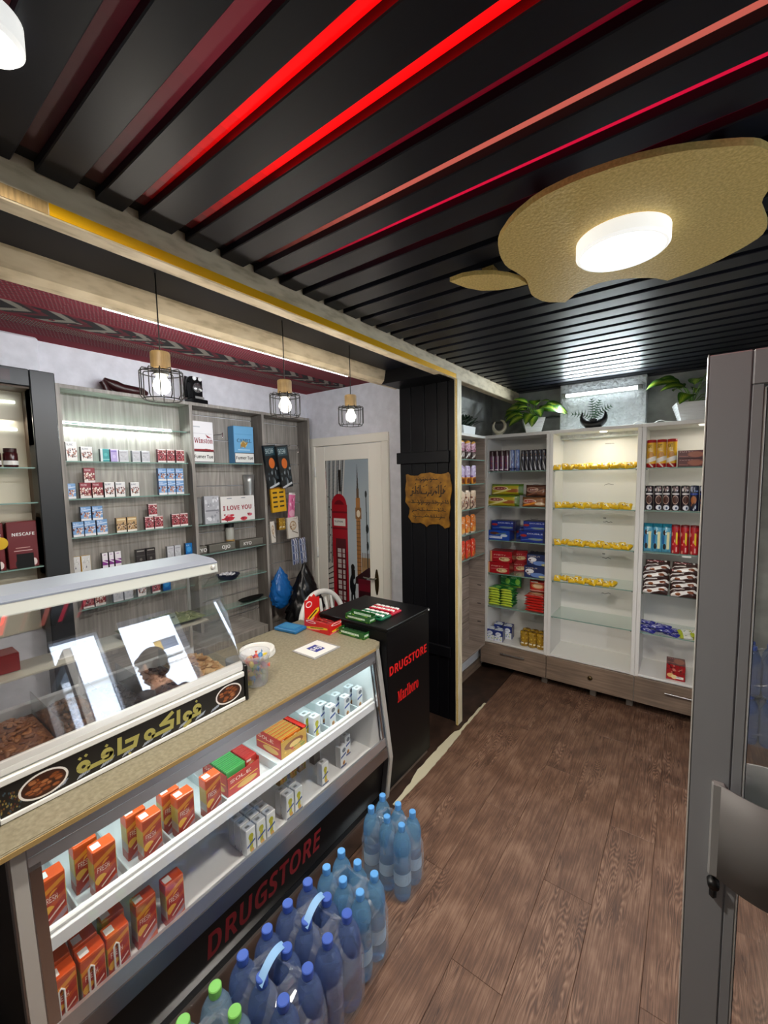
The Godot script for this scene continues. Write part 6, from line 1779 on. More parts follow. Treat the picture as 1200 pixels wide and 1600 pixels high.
func behind_counter():
	# white plastic chair
	var t = thing("plastic_chair", "white plastic chair behind the counter, its arched back showing", "chair", Vector3(-1.99, 0, -2.12))
	var m = mats["white_plastic"]
	# chair faces the counter front (+x); back at -x
	var st = S(true)
	box(st, Vector3(0.0, 0.43, 0), Vector3(0.2, 0.03, 0.4), 0.012)
	obj("seat", st, m, t)
	st = S(true)
	var arch = []
	for i in 21:
		var a = PI * i / 20.0
		var y = 0.43 + 0.46 * pow(sin(a), 0.55)
		arch.append(Vector3(-0.10 - (y - 0.43) * 0.16, y, cos(a) * 0.235))
	tube(st, arch, 0.02, 10)
	obj("back_arch", st, m, t)
	for i in 5:
		var z = -0.12 + i * 0.06
		st = S(true)
		tube(st, [Vector3(-0.10, 0.44, z), Vector3(-0.14, 0.65, z), Vector3(-0.168, 0.84, z * 0.9)], 0.011, 8)
		obj("back_slat", st, m, t)
	for sx in [-1, 1]:
		for sz in [-1, 1]:
			st = S(true)
			tube(st, [Vector3(sx * 0.085, 0.43, sz * 0.18), Vector3(sx * 0.1, 0.0, sz * 0.21)], [0.024, 0.018], 8)
			obj("leg", st, m, t)
	# bags
	var blob = func(called, label, m2, c, rad, seed_, pinch):
		var n = FastNoiseLite.new()
		n.seed = seed_
		n.frequency = 3.2
		n.fractal_octaves = 3
		var s2 = S(true)
		var P = func(i, j):
			var th = PI * i / 32.0
			var ph = TAU * j / 48.0
			var d = Vector3(sin(th) * cos(ph), cos(th), sin(th) * sin(ph))
			var k = 1.0 + 0.32 * (absf(n.get_noise_3dv(d * 0.9)) * 2.0 - 0.5)
			var taper = lerpf(1.0, 0.16, pow(clampf(d.y * 0.5 + 0.5, 0, 1), pinch))
			return c + Vector3(d.x * rad.x * taper, d.y * rad.y, d.z * rad.z * taper) * Vector3(k, 1, k)
		for i in 32:
			for j in 48: quad(s2, P.call(i + 1, j), P.call(i, j), P.call(i, j + 1), P.call(i + 1, j + 1))
		return tag(obj(called, s2, m2), label, "bag")
	var bm = mat("bag_black", H("0b0b0d"), 0.28)
	blob.call("black_bag", "large black plastic bag hanging beside the cream door", bm, Vector3(-2.66, 0.66, -2.44), Vector3(0.15, 0.34, 0.26), 6, 1.3)
	var bb = mat("bag_blue", H("1a6ab8"), 0.25)
	bb.backlight_enabled = true
	bb.backlight = H("1a4a80")
	blob.call("blue_bag", "crumpled blue plastic bag hanging low on the hook bay", bb, Vector3(-2.74, 0.81, -2.24), Vector3(0.06, 0.18, 0.11), 9, 3.0)

func pendants():
	var zs = [-0.74, -1.292, -1.75]
	for i in 3:
		var t = thing("pendant_lamp", "black wire cage pendant lamp with wooden cap, %s of the three over the counter" % ["nearest", "middle", "farthest"][i], "pendant lamp", Vector3(-1.5, 2.005, zs[i]))
		var st = S(true)
		tube(st, [Vector3(0, 0.16, 0), Vector3(0.002, 0.3, 0.001), Vector3(0, 0.425, 0)], 0.0022, 6)
		obj("cord", st, mats["black_plastic"], t)
		st = S()
		lathe_hard(st, [Vector2(0, 0.103), Vector2(0.031, 0.103), Vector2(0.032, 0.106), Vector2(0.032, 0.158), Vector2(0.029, 0.162), Vector2(0, 0.162)], 24)
		obj("wooden_cap", st, mats["light_wood"], t)
		st = S()
		lathe_hard(st, [Vector2(0, 0.086), Vector2(0.024, 0.086), Vector2(0.026, 0.103), Vector2(0, 0.103)], 20)
		obj("socket", st, mat("socket_grey", H("3c3c38"), 0.5), t)
		st = S(true)
		var R = 0.068
		for k in 12:
			var a = TAU * k / 12
			var d = Vector3(cos(a), 0, sin(a))
			tube(st, [d * 0.024 + Vector3(0, 0.098, 0), d * (R - 0.004) + Vector3(0, 0.1, 0), d * R + Vector3(0, 0.095, 0), d * R + Vector3(0, 0.012, 0), d * (R - 0.008) + Vector3(0, 0.0, 0)], 0.0019, 5)
		obj("cage_bars", st, mats["black_metal"], t)
		for q in [[R - 0.008, 0.0], [R, 0.09]]:
			st = S(true)
			var p = []
			for k in 32: p.append(Vector3(cos(TAU * k / 32) * q[0], q[1], sin(TAU * k / 32) * q[0]))
			tube(st, p, 0.0021, 5, true)
			obj("cage_ring", st, mats["black_metal"], t)
		st = S(true)
		lathe(st, [Vector2(0, 0.018), Vector2(0.014, 0.021), Vector2(0.024, 0.03), Vector2(0.0285, 0.045), Vector2(0.026, 0.06), Vector2(0.018, 0.074), Vector2(0.014, 0.086)], 20)
		obj("bulb", st, glow("bulb_glow", Color(1, 0.98, 0.94), 3.5), t)
		omni(t, Vector3(0, 0.045, 0), 0.1, Color(1, 0.96, 0.9), 0.028)

# ---------- water bottles ----------
func bottle_parts(r, h, col, capcol, lab):
	var prof = [Vector2(0.3, 0.004), Vector2(0.78, 0.0), Vector2(0.95, 0.012), Vector2(1, 0.03)]
	var key = "bot|%s|%s" % [r, h]
	if not meshes.has(key):
		var st = S(true)
		var P = [Vector2(0, 0.008)]
		for p in prof: P.append(Vector2(p.x * r, p.y * h / 0.31))
		for i in 9:
			var y = 0.05 + i * 0.017
			P.append(Vector2(r * 0.995, y * h / 0.31))
			P.append(Vector2(r * 0.94, (y + 0.008) * h / 0.31))
		for p in [[1.0, 0.205], [0.98, 0.225], [0.86, 0.25], [0.6, 0.272], [0.38, 0.284], [0.33, 0.29], [0.33, 0.3]]: P.append(Vector2(p[0] * r, p[1] * h / 0.31))
		P.append(Vector2(0, 0.3 * h / 0.31))
		lathe(st, P, 22)
		meshes[key] = done(st)
		st = S()
		lathe_hard(st, [Vector2(0.36 * r, 0.286 * h / 0.31), Vector2(0.39 * r, 0.292 * h / 0.31), Vector2(0.39 * r, 0.31 * h / 0.31), Vector2(0.34 * r, h * 1.006), Vector2(0, h * 1.008)], 20)
		meshes[key + "c"] = done(st)
		st = S(true)
		lathe(st, [Vector2(r * 1.006, 0.075 * h / 0.31), Vector2(r * 1.006, 0.125 * h / 0.31)], 22)
		meshes[key + "l"] = done(st)
	return key

func water_mat(key, col, a):
	if mats.has(key): return mats[key]
	var m = mat(key, Color(col.r, col.g, col.b, a), 0.1)
	m.refraction_enabled = true
	m.refraction_scale = 0.033
	m.roughness = 0.04
	return m

func pack(xs, zs, r, h, y, body, capm, labm, desc, where, group, handle, only = []):
	var n = 0
	for j in zs.size():
		for i in xs.size():
			n += 1
			if only.size() and not [i, j] in only: continue
			var key = bottle_parts(r, h, null, null, null)
			var t = thing("water_bottle", "%s, %s %s in %s" % [desc, ["near", "far"][j] if zs.size() == 2 else "row", ["counter-side", "middle", "aisle-side"][i], where], "water bottle", Vector3(xs[i], y, zs[j]), i * 1.1 + j, group)
			put("bottle_body", meshes[key], body, t)
			put("cap", meshes[key + "c"], capm, t)
			if labm: put("paper_label", meshes[key + "l"], labm, t)
	# film shrunk round the pack: crinkled facets, sides follow the outer bottles, top sags between the shoulders
	var st = S(false)
	var rn = RandomNumberGenerator.new()
	rn.seed = int(absf(zs[0]) * 900)
	var c = Vector3((xs[0] + xs[-1]) * 0.5, y, (zs[0] + zs[-1]) * 0.5)
	var hx = (xs[-1] - xs[0]) * 0.5
	var hz = absf(zs[-1] - zs[0]) * 0.5
	var NK = 44
	var g = []
	for i in 18:
		var u = i / 10.0 * 0.74 if i < 8 else 0.592 + 0.3 * (1.0 - pow((17 - i) / 9.0, 1.5))
		var inset = 1.0 if i < 8 else 1.0 - 0.95 * pow((i - 7) / 10.0, 1.15)
		var row = []
		for k in NK:
			var ang = TAU * (k + 0.5 * (i % 2)) / NK
			var d = Vector2(cos(ang), sin(ang))
			var corner = Vector2(clampf(d.x * 9, -1, 1) * hx, clampf(d.y * 9, -1, 1) * hz)
			var q = corner * (0.35 + 0.65 * inset) + d * (r + 0.003) * inset
			row.append(c + Vector3(q.x, 0.004 + u * h, q.y) + Vector3(d.x, 1.0, d.y) * rn.randf_range(0, 0.007) * (1.0 if i > 0 else 0.0))
		g.append(row)
	for i in 17:
		for k in NK:
			var l = (k + 1) % NK
			if (i + k) % 2: quad(st, g[i][k], g[i + 1][k], g[i + 1][l], g[i][l])
			else: quad(st, g[i + 1][k], g[i + 1][l], g[i][l], g[i][k])
	var film = thing("shrink_wrap", "clear shrink film round %s" % where, "film", Vector3.ZERO)
	obj("film", st, pane("film_clear", 0.08, 0.14, Color(0.95, 0.97, 1)), film)
	if handle:
		st = S(true)
		var p = []
		for i in 13:
			var u = i / 12.0 * 2 - 1
			p.append(Vector3(c.x - 0.005 + u * 0.012, y + h * 0.985 + 0.022 * (1 - u * u), c.z + 0.005 + u * 0.055))
		for i in 12:
			var s = Vector3(0.013, 0, 0)
			quad(st, p[i] - s, p[i] + s, p[i + 1] + s, p[i + 1] - s)
			quad(st, p[i] - s - Vector3(0, .001, 0), p[i + 1] - s - Vector3(0, .001, 0), p[i + 1] + s - Vector3(0, .001, 0), p[i] + s - Vector3(0, .001, 0))
		obj("carry_handle", st, mat("handle_blue", H("8ab4e0"), 0.35), film)

func bottles():
	var lightb = water_mat("water_light", H("8cc6f0"), 0.28)
	var darkb = water_mat("water_dark", H("809ad4"), 0.24)
	var clearb = water_mat("water_clear", H("b4d4ec"), 0.24)
	var capl = mat("cap_light_blue", H("5a9cdc"), 0.4)
	var capd = mat("cap_blue", H("3a5ab4"), 0.4)
	var capg = mat("cap_green", H("7ac05a"), 0.4)
	var lab = mat("bottle_label", H("9cbcd4"), 0.5)
	pack([-1.05, -0.9665, -0.893], [-1.296, -1.378], 0.0365, 0.312, 0.0, lightb, capl, lab, "light blue water bottle", "the farthest floor pack", "light blue water bottles", false)
	pack([-1.014, -0.934, -0.856], [-0.986, -1.066], 0.0385, 0.312, 0.0, lightb, capl, lab, "light blue water bottle", "the second farthest floor pack", "light blue water bottles", false)
	pack([-1.027, -0.936, -0.845], [-0.816, -0.906], 0.0445, 0.315, 0.0, darkb, capd, null, "dark blue water bottle", "the middle floor pack", "dark blue water bottles", true)
	pack([-1.019, -0.928, -0.837], [-0.637, -0.726], 0.0440, 0.315, 0.0, darkb, capd, null, "dark blue water bottle", "the floor pack nearer the camera", "dark blue water bottles", true)
	pack([-1.016, -0.924, -0.832], [-0.455, -0.546], 0.0445, 0.315, 0.0, clearb, capg, null, "green capped clear water bottle", "the nearest floor pack", "green capped water bottles", false)
	# stacked packs beyond the glass door
	for k in 2: pack([0.365, 0.45, 0.535], [-3.38, -3.465], 0.04, 0.312, k * 0.315, darkb, capd, null, "dark blue water bottle", ["the lower pack beyond the glass door", "the upper pack beyond the glass door"][k], "bottles beyond the glass door", false)

# ---------- plants ----------
func leaf_mesh(l, w, droop, fold, seg = 6):
	var key = "leaf|%s|%s|%s|%s" % [l, w, droop, fold]
	if meshes.has(key): return meshes[key]
	var st = S(true)
	var P = func(i, s):
		var t = float(i) / seg
		var a = droop * t
		var c = Vector3(0, 0, 0)
		var y = l * (sin(a) / droop if absf(droop) > 0.01 else t) * 0 - l * (1 - cos(a)) / maxf(droop, 0.01)
		var z = l * sin(a) / maxf(droop, 0.01)
		var ww = w * 0.5 * pow(sin(PI * pow(clampf(t, 0.0, 1.0), 0.75)), 0.8) + 0.0005
		return Vector3(s * ww, y + absf(s) * fold * ww, z)
	for i in seg:
		for s in [-1.0, 0.0]:
			var u0 = s * 0.5 + 0.5
			quad(st, P.call(i, s), P.call(i, s + 1), P.call(i + 1, s + 1), P.call(i + 1, s), Vector2(u0, i / float(seg)), Vector2(u0 + .5, i / float(seg)), Vector2(u0 + .5, (i + 1) / float(seg)), Vector2(u0, (i + 1) / float(seg)))
	meshes[key] = done(st)
	return meshes[key]

func leaf_mat(key, edge, mid):
	if mats.has(key): return mats[key]
	var im = Image.create(64, 64, false, Image.FORMAT_RGB8)
	var rn = RandomNumberGenerator.new()
	rn.seed = 3
	for y in 64:
		for x in 64:
			var d = absf(x - 32) / 32.0
			var v = clampf(1.15 - d * 1.5 + 0.28 * sin((y + d * 26) * 0.8), 0, 1)
			if x == 32: v = 1
			im.set_pixel(x, y, H(edge).lerp(H(mid), v))
	var m = mat(key, Color.WHITE, 0.4, 0.0, ImageTexture.create_from_image(im))
	m.backlight_enabled = true
	m.backlight = H("3a5a18")
	return m

func square_pot(w0, w1, h, b0 = 0.0, ridges = 0):
	var st = S()
	var A = func(s, y): return [Vector3(-s, y, s - b0), Vector3(s, y, s - b0), Vector3(s, y, -s + b0), Vector3(-s, y, -s + b0)]
	var lv = []
	if ridges == 0: lv = [[w0, 0.0], [w1, h], [w1 * 0.9, h], [w0 * 0.9, h * 0.8]]
	else:
		for i in ridges * 2 + 1: lv.append([lerpf(w0, w1, i / (ridges * 2.0)) + (0.0022 if i % 2 else 0.0), h * i / (ridges * 2.0)])
		lv += [[w1 * 0.9, h], [w0 * 0.9, h * 0.8]]
	for i in lv.size() - 1:
		var p = A.call(lv[i][0], lv[i][1])
		var q = A.call(lv[i + 1][0], lv[i + 1][1])
		for k in 4: quad(st, p[k], p[(k + 1) % 4], q[(k + 1) % 4], q[k])
	face(st, A.call(lv[0][0], 0.0), Vector3.DOWN)
	face(st, A.call(lv[-1][0], h * 0.8), Vector3.UP)
	return st

func pothos(t, h, spread, list, m):
	for e in list:   # [azimuth deg, elevation deg, stem length, leaf length, width, droop]
		var az = deg_to_rad(e[0])
		var el = deg_to_rad(e[1])
		var d = Vector3(cos(el) * sin(az), sin(el), cos(el) * cos(az))
		var p1 = Vector3(0, h, 0) + d * e[2] * spread
		var st = S(true)
		tube(st, [Vector3(0, h * 0.9, 0), Vector3(0, h, 0) + d * e[2] * 0.5 * spread + Vector3(0, 0.02, 0), p1], 0.0028, 5)
		obj("stem", st, mat("stem_green", H("5a7a30"), 0.5), t)
		var o = put("leaf", leaf_mesh(e[3] * 1.05, e[4] * 1.4, e[5], 0.15), m, t, p1)
		o.basis = Basis(Vector3.UP, az) * Basis(Vector3.RIGHT, -el * 0.5) * Basis(Vector3.BACK, sin(az) * 0.95)

func plants():
	var ly = leaf_mat("pothos_leaf", "2c5a1c", "a4b838")
	var ld = leaf_mat("dark_leaf", "14281a", "24402a")
	var lf = leaf_mat("fern_leaf", "2a4a38", "6a8a78")
	var white = mats["white_enamel"]
	var t = thing("potted_pothos", "large variegated pothos in a white woven square pot, in the left corner", "potted plant", Vector3(-1.04, 2.056, -3.49), 0.35)
	obj("pot", square_pot(0.055, 0.085, 0.115, 0.0, 7), white, t)
	pothos(t, 0.12, 0.72, [[-100, 62, .15, .15, .06, 1.0], [-80, 48, .14, .17, .065, 1.4], [-70, 20, .13, .17, .06, 1.7], [-50, 5, .14, .15, .055, 1.8], [-95, 25, .2, .16, .06, 1.8], [-30, 50, .13, .15, .06, 1.3], [-15, 20, .1, .15, .065, 1.9], [0, 65, .15, .14, .06, 1.0], [10, 35, .12, .14, .06, 1.7], [40, 45, .13, .15, .06, 1.5], [60, 30, .15, .17, .06, 1.5], [75, 25, .2, .17, .055, 1.7], [85, 45, .17, .16, .06, 1.2], [95, 28, .19, .15, .055, 1.7], [120, 50, .12, .14, .06, 1.2], [-130, 50, .14, .14, .06, 1.2], [-60, 70, .17, .13, .055, .9], [30, 70, .14, .14, .055, 1.1], [180, 60, .12, .12, .05, 1.2], [-5, 8, .08, .13, .06, 2.0]], ly)
	t = thing("potted_pothos", "green pothos in a white woven pot on the right cabinet, near the glass door", "potted plant", Vector3(-0.0, 2.056, -3.5), 0.15)
	obj("pot", square_pot(0.065, 0.1, 0.12, 0.0, 7), white, t)
	pothos(t, 0.125, 0.9, [[-95, 58, .2, .15, .055, 1.3], [-85, 45, .22, .16, .055, 1.7], [-75, 60, .16, .15, .06, 1.2], [-50, 60, .12, .16, .065, 1.5], [-20, 35, .08, .15, .07, 1.7], [0, 70, .13, .14, .06, 1.1], [40, 62, .14, .18, .05, .8], [70, 58, .15, .2, .05, .7], [90, 30, .12, .16, .05, 1.4], [100, 10, .12, .15, .045, 1.8], [80, 70, .2, .15, .05, .8], [160, 60, .12, .13, .05, 1.2], [-140, 60, .14, .13, .055, 1.2], [75, -5, .1, .16, .05, 1.6]], ly)
	# fern in the black horn pot
	t = thing("potted_fern", "small fern in a black crescent horn pot under the tube lamp", "potted plant", Vector3(-0.585, 2.056, -3.43))
	var st = S(true)
	var p = []
	var rr = []
	for i in 17:
		var a = PI * (0.86 + 1.28 * i / 16.0)
		p.append(Vector3(cos(a) * 0.08, 0.09 + sin(a) * 0.068, 0))
		rr.append(0.004 + 0.03 * pow(sin(PI * i / 16.0), 1.2))
	tube(st, p, rr, 12)
	lathe(st, [Vector2(0, 0), Vector2(0.026, 0), Vector2(0.02, 0.012), Vector2(0.02, 0.03)], 14)
	lathe(st, [Vector2(0.018, 0.03), Vector2(0.03, 0.05), Vector2(0.026, 0.068), Vector2(0, 0.07)], 14)
	obj("pot", st, mats["black_plastic"], t)
	for e in [[-1.0, 0.55], [-0.1, 0.2], [0.75, 0.6], [0.25, 1.2]]:
		var f = Node3D.new()
		f.name = "frond"
		st = S(true)
		var q = []
		for i in 9:
			var s = i / 8.0
			q.append(Vector3(sin(e[0]) * s * (0.12 + 0.05 * s * absf(e[0])), 0.06 + cos(e[0] * 0.8) * 0.15 * s - 0.05 * s * s * absf(e[0]), 0.02 * s * cos(e[1] * 3)))
		tube(st, q, 0.0014, 5)
		for i in range(1, 9):
			var dir = (q[i] - q[i - 1]).normalized()
			var side = dir.cross(Vector3(0, 0, 1)).normalized()
			for sg in [-1, 1]:
				var L = 0.04 * sin(PI * (i / 9.0 * 0.8 + 0.15))
				var tip = q[i] + side * sg * L + dir * 0.012
				face(st, [q[i] - dir * 0.004, tip, q[i] + dir * 0.006], Vector3(0, 0, 1))
		obj("frond", st, mat("fern_green", H("4a6a54"), 0.5), t)
	# crescent ornament
	t = thing("crescent_ornament", "cream crescent-shaped holder on a small base beside the corner plant", "ornament", Vector3(-1.30, 2.056, -3.42), 0.3)
	st = S(true)
	p = []
	rr = []
	for i in 25:
		var a = -PI * 0.56 - TAU * 0.86 * i / 24.0 + PI
		p.append(Vector3(cos(a) * 0.048, 0.072 + sin(a) * 0.052, 0))
		rr.append(0.004 + 0.013 * pow(sin(PI * i / 24.0), 0.8))
	tube(st, p, rr, 10)
	obj("crescent", st, mat("cream_ceramic", H("cfc8ae"), 0.35), t)
	st = S(true)
	lathe(st, [Vector2(0, 0), Vector2(0.034, 0), Vector2(0.034, 0.006), Vector2(0.02, 0.014), Vector2(0, 0.014)], 20)
	obj("foot", st, mats["cream_ceramic"], t)
	# white trough with dark succulents and a tall white pot
	t = thing("planter_trough", "white trough planter of dark green succulents on the beige side shelves", "planter", Vector3(-1.395, 2.033, -2.96), PI / 2)
	st = S()
	var o0 = [Vector2(-.095, 0), Vector2(.095, 0), Vector2(.112, .062), Vector2(-.112, .062)]
	prism(st, o0, 0.075, Transform3D(Basis(), Vector3(0, 0, -0.0375)))
	obj("trough", st, white, t)
	var rn = RandomNumberGenerator.new()
	rn.seed = 12
	for i in 46:
		var o = put("leaf", leaf_mesh(0.11, 0.032, 0.6, 0.3, 4), ld, t, Vector3(rn.randf_range(-.1, .1), 0.062, rn.randf_range(-.025, .025)))
		o.basis = Basis(Vector3.UP, rn.randf() * TAU) * Basis(Vector3.RIGHT, -rn.randf_range(0.5, 1.3))
	t = thing("potted_succulent", "tall white pot with a spiky dark plant, half behind the cream post", "potted plant", Vector3(-1.405, 2.033, -2.775))
	obj("pot", square_pot(0.035, 0.042, 0.13), white, t)
	for i in 26:
		var o = put("leaf", leaf_mesh(0.1, 0.014, 0.35, 0.4, 4), ld, t, Vector3(0, 0.118, 0))
		o.basis = Basis(Vector3.UP, i * 2.4) * Basis(Vector3.RIGHT, -0.2 - 1.2 * (i / 26.0))
	for i in 6:
		var o = put("leaf", leaf_mesh(0.07, 0.03, 1.6, 0.2), ly, t, Vector3(0.01, 0.115, 0.03))
		o.basis = Basis(Vector3.UP, -0.6 + i * 0.5) * Basis(Vector3.RIGHT, -0.1)
	# loose cable
	st = S(true)
	p = []
	for i in 22: p.append(Vector3(-0.33 + i * 0.011, 2.059 + 0.012 * maxf(0, sin(i * 0.55)), -3.42 + 0.03 * sin(i * 0.5)))
	tube(st, p, 0.003, 6)
	tag(obj("white_cable", st, mats["white_plastic"]), "thin white cable lying on top of the middle and right cabinets", "cable")

# ---------- aluminium door leaf on the right ----------
func glass_door():
	var z = -0.8
	var t = stname("door_2", "open grey aluminium framed glass door at the right edge", "door")
	var A = mats["aluminium"]
	var zb = z - 0.045
	obj("stile", bx(0.0175, 0.068, 0.02, 1.892, zb, z, 0.002), A, t)
	obj("stile", bx(0.0685, 0.0815, 0.02, 1.842, zb, z - 0.001, 0.001), A, t)
	obj("glazing_bead", bx(0.0815, 0.0845, 0.06, 1.838, zb, z - 0.002, 0.001), mats["aluminium_edge"], t)
	obj("gasket", bx(0.0845, 0.0862, 0.06, 1.838, zb + 0.01, z - 0.01), mats["rubber"], t)
	obj("stile", bx(0.66, 0.74, 0.02, 1.892, zb, z, 0.002), A, t)
	obj("top_rail", bx(0.068, 0.66, 1.842, 1.892, zb, z, 0.002), A, t)
	obj("bottom_rail", bx(0.0685, 0.66, 0.02, 0.12, zb, z, 0.002), A, t)
	obj("edge_strip", bx(0.0165, 0.0178, 0.02, 1.893, zb + 0.01, z + 0.0005), mats["aluminium_edge"], t)
	obj("glass_pane", bx(0.086, 0.66, 0.12, 1.842, z - 0.026, z - 0.020), mats["glass"], t)
	# curved pull plate, standing off the frame towards the glass
	for side in [1, -1]:
		var st = S(true)
		var zf = z if side > 0 else zb
		var prof = []
		for i in 13:
			var u = i / 12.0
			prof.append(Vector2(0.0455 + u * 0.098, 0.002 + 0.032 * sin(u * PI * 0.62)))
		var y0 = 1.082
		var y1 = 1.236
		for i in 12:
			var a = prof[i]
			var b = prof[i + 1]
			var q0 = Vector3(a.x, 0, zf + side * a.y)
			var q1 = Vector3(b.x, 0, zf + side * b.y)
			var th = Vector3(0, 0, side * 0.003)
			for e in [[q0 + th, q1 + th, Vector3(0, 0, side)], [q0, q1, Vector3(0, 0, -side)]]:
				face(st, [e[0] + Vector3(0, y0, 0), e[1] + Vector3(0, y0, 0), e[1] + Vector3(0, y1, 0), e[0] + Vector3(0, y1, 0)], e[2])
			for yy in [y0, y1]: face(st, [q0 + Vector3(0, yy, 0), q1 + Vector3(0, yy, 0), q1 + th + Vector3(0, yy, 0), q0 + th + Vector3(0, yy, 0)], Vector3(0, 1 if yy == y1 else -1, 0))
		var hd = obj("pull_plate", st, mat("pull_grey", H("6c6a69"), 0.5), t)
		var st2 = S()
		bx(0.0455, 0.062, y0, y1, zf if side > 0 else zf - 0.012, zf + 0.012 if side > 0 else zf, 0.002, st2)
		obj("mount_block", st2, mat("mount_light", H("8e8d8c"), 0.5), hd)
	var st = S(true)
	lathe(st, [Vector2(0.0085, -0.004), Vector2(0.0085, 0.0), Vector2(0.0075, 0.012), Vector2(0, 0.012)], 16, Vector3(0.0535, 1.066, z), Basis(Vector3.RIGHT, PI / 2))
	box(st, Vector3(0.0535, 1.052, z + 0.005), Vector3(0.0095, 0.022, 0.012), 0.004)
	obj("key_cylinder", st, mats["black_plastic"], t)

# ---------- street outside and the man in the doorway, seen as reflections ----------
func street():
	struct("street_ground", bx(0.87, 14, -0.14, -0.04, -14, 9), mat("paving", H("a8a49c"), 0.8), "pale paving outside the shop").set_meta("category", "ground")
	var t = thing("white_building", "white rendered building with framed windows across the street", "building", Vector3(6.2, -0.04, 0))
	var wm = mat("render_white", H("eceae4"), 0.8)
	obj("wall", bx(0, 3, 0, 11, -12, 7), wm, t)
	for y in [2.3, 3.1, 3.85, 5.6]: obj("cornice", bx(-0.12, 0, y, y + 0.14, -12, 7, 0.01), wm, t)
	for z in [-10.2, -8.2, -6.2, -4.22, -2.2, -0.2, 1.8, 3.8]:
		for y in [1.0, 3.8, 7.0]:
			var st = S()
			bx(-0.06, 0, y - 0.1, y, z - 0.32, z + 0.32, 0.01, st)
			bx(-0.06, 0, y + 0.46, y + 0.52, z - 0.32, z + 0.32, 0.01, st)
			for s in [-1, 1]: bx(-0.06, 0, y, y + 0.46, z + s * 0.28 - 0.04, z + s * 0.28 + 0.04, 0.01, st)
			var w = obj("window", st, wm, t)
			obj("pane", bx(-0.012, -0.002, y, y + 0.46, z - 0.25, z + 0.25), mat("dark_pane", H("4a5058"), 0.1), w)
			obj("blind", bx(-0.02, -0.012, y + 0.02, y + 0.46, z + 0.08, z + 0.25), mat("ochre_blind", H("b08a3a"), 0.7), w)
	man()

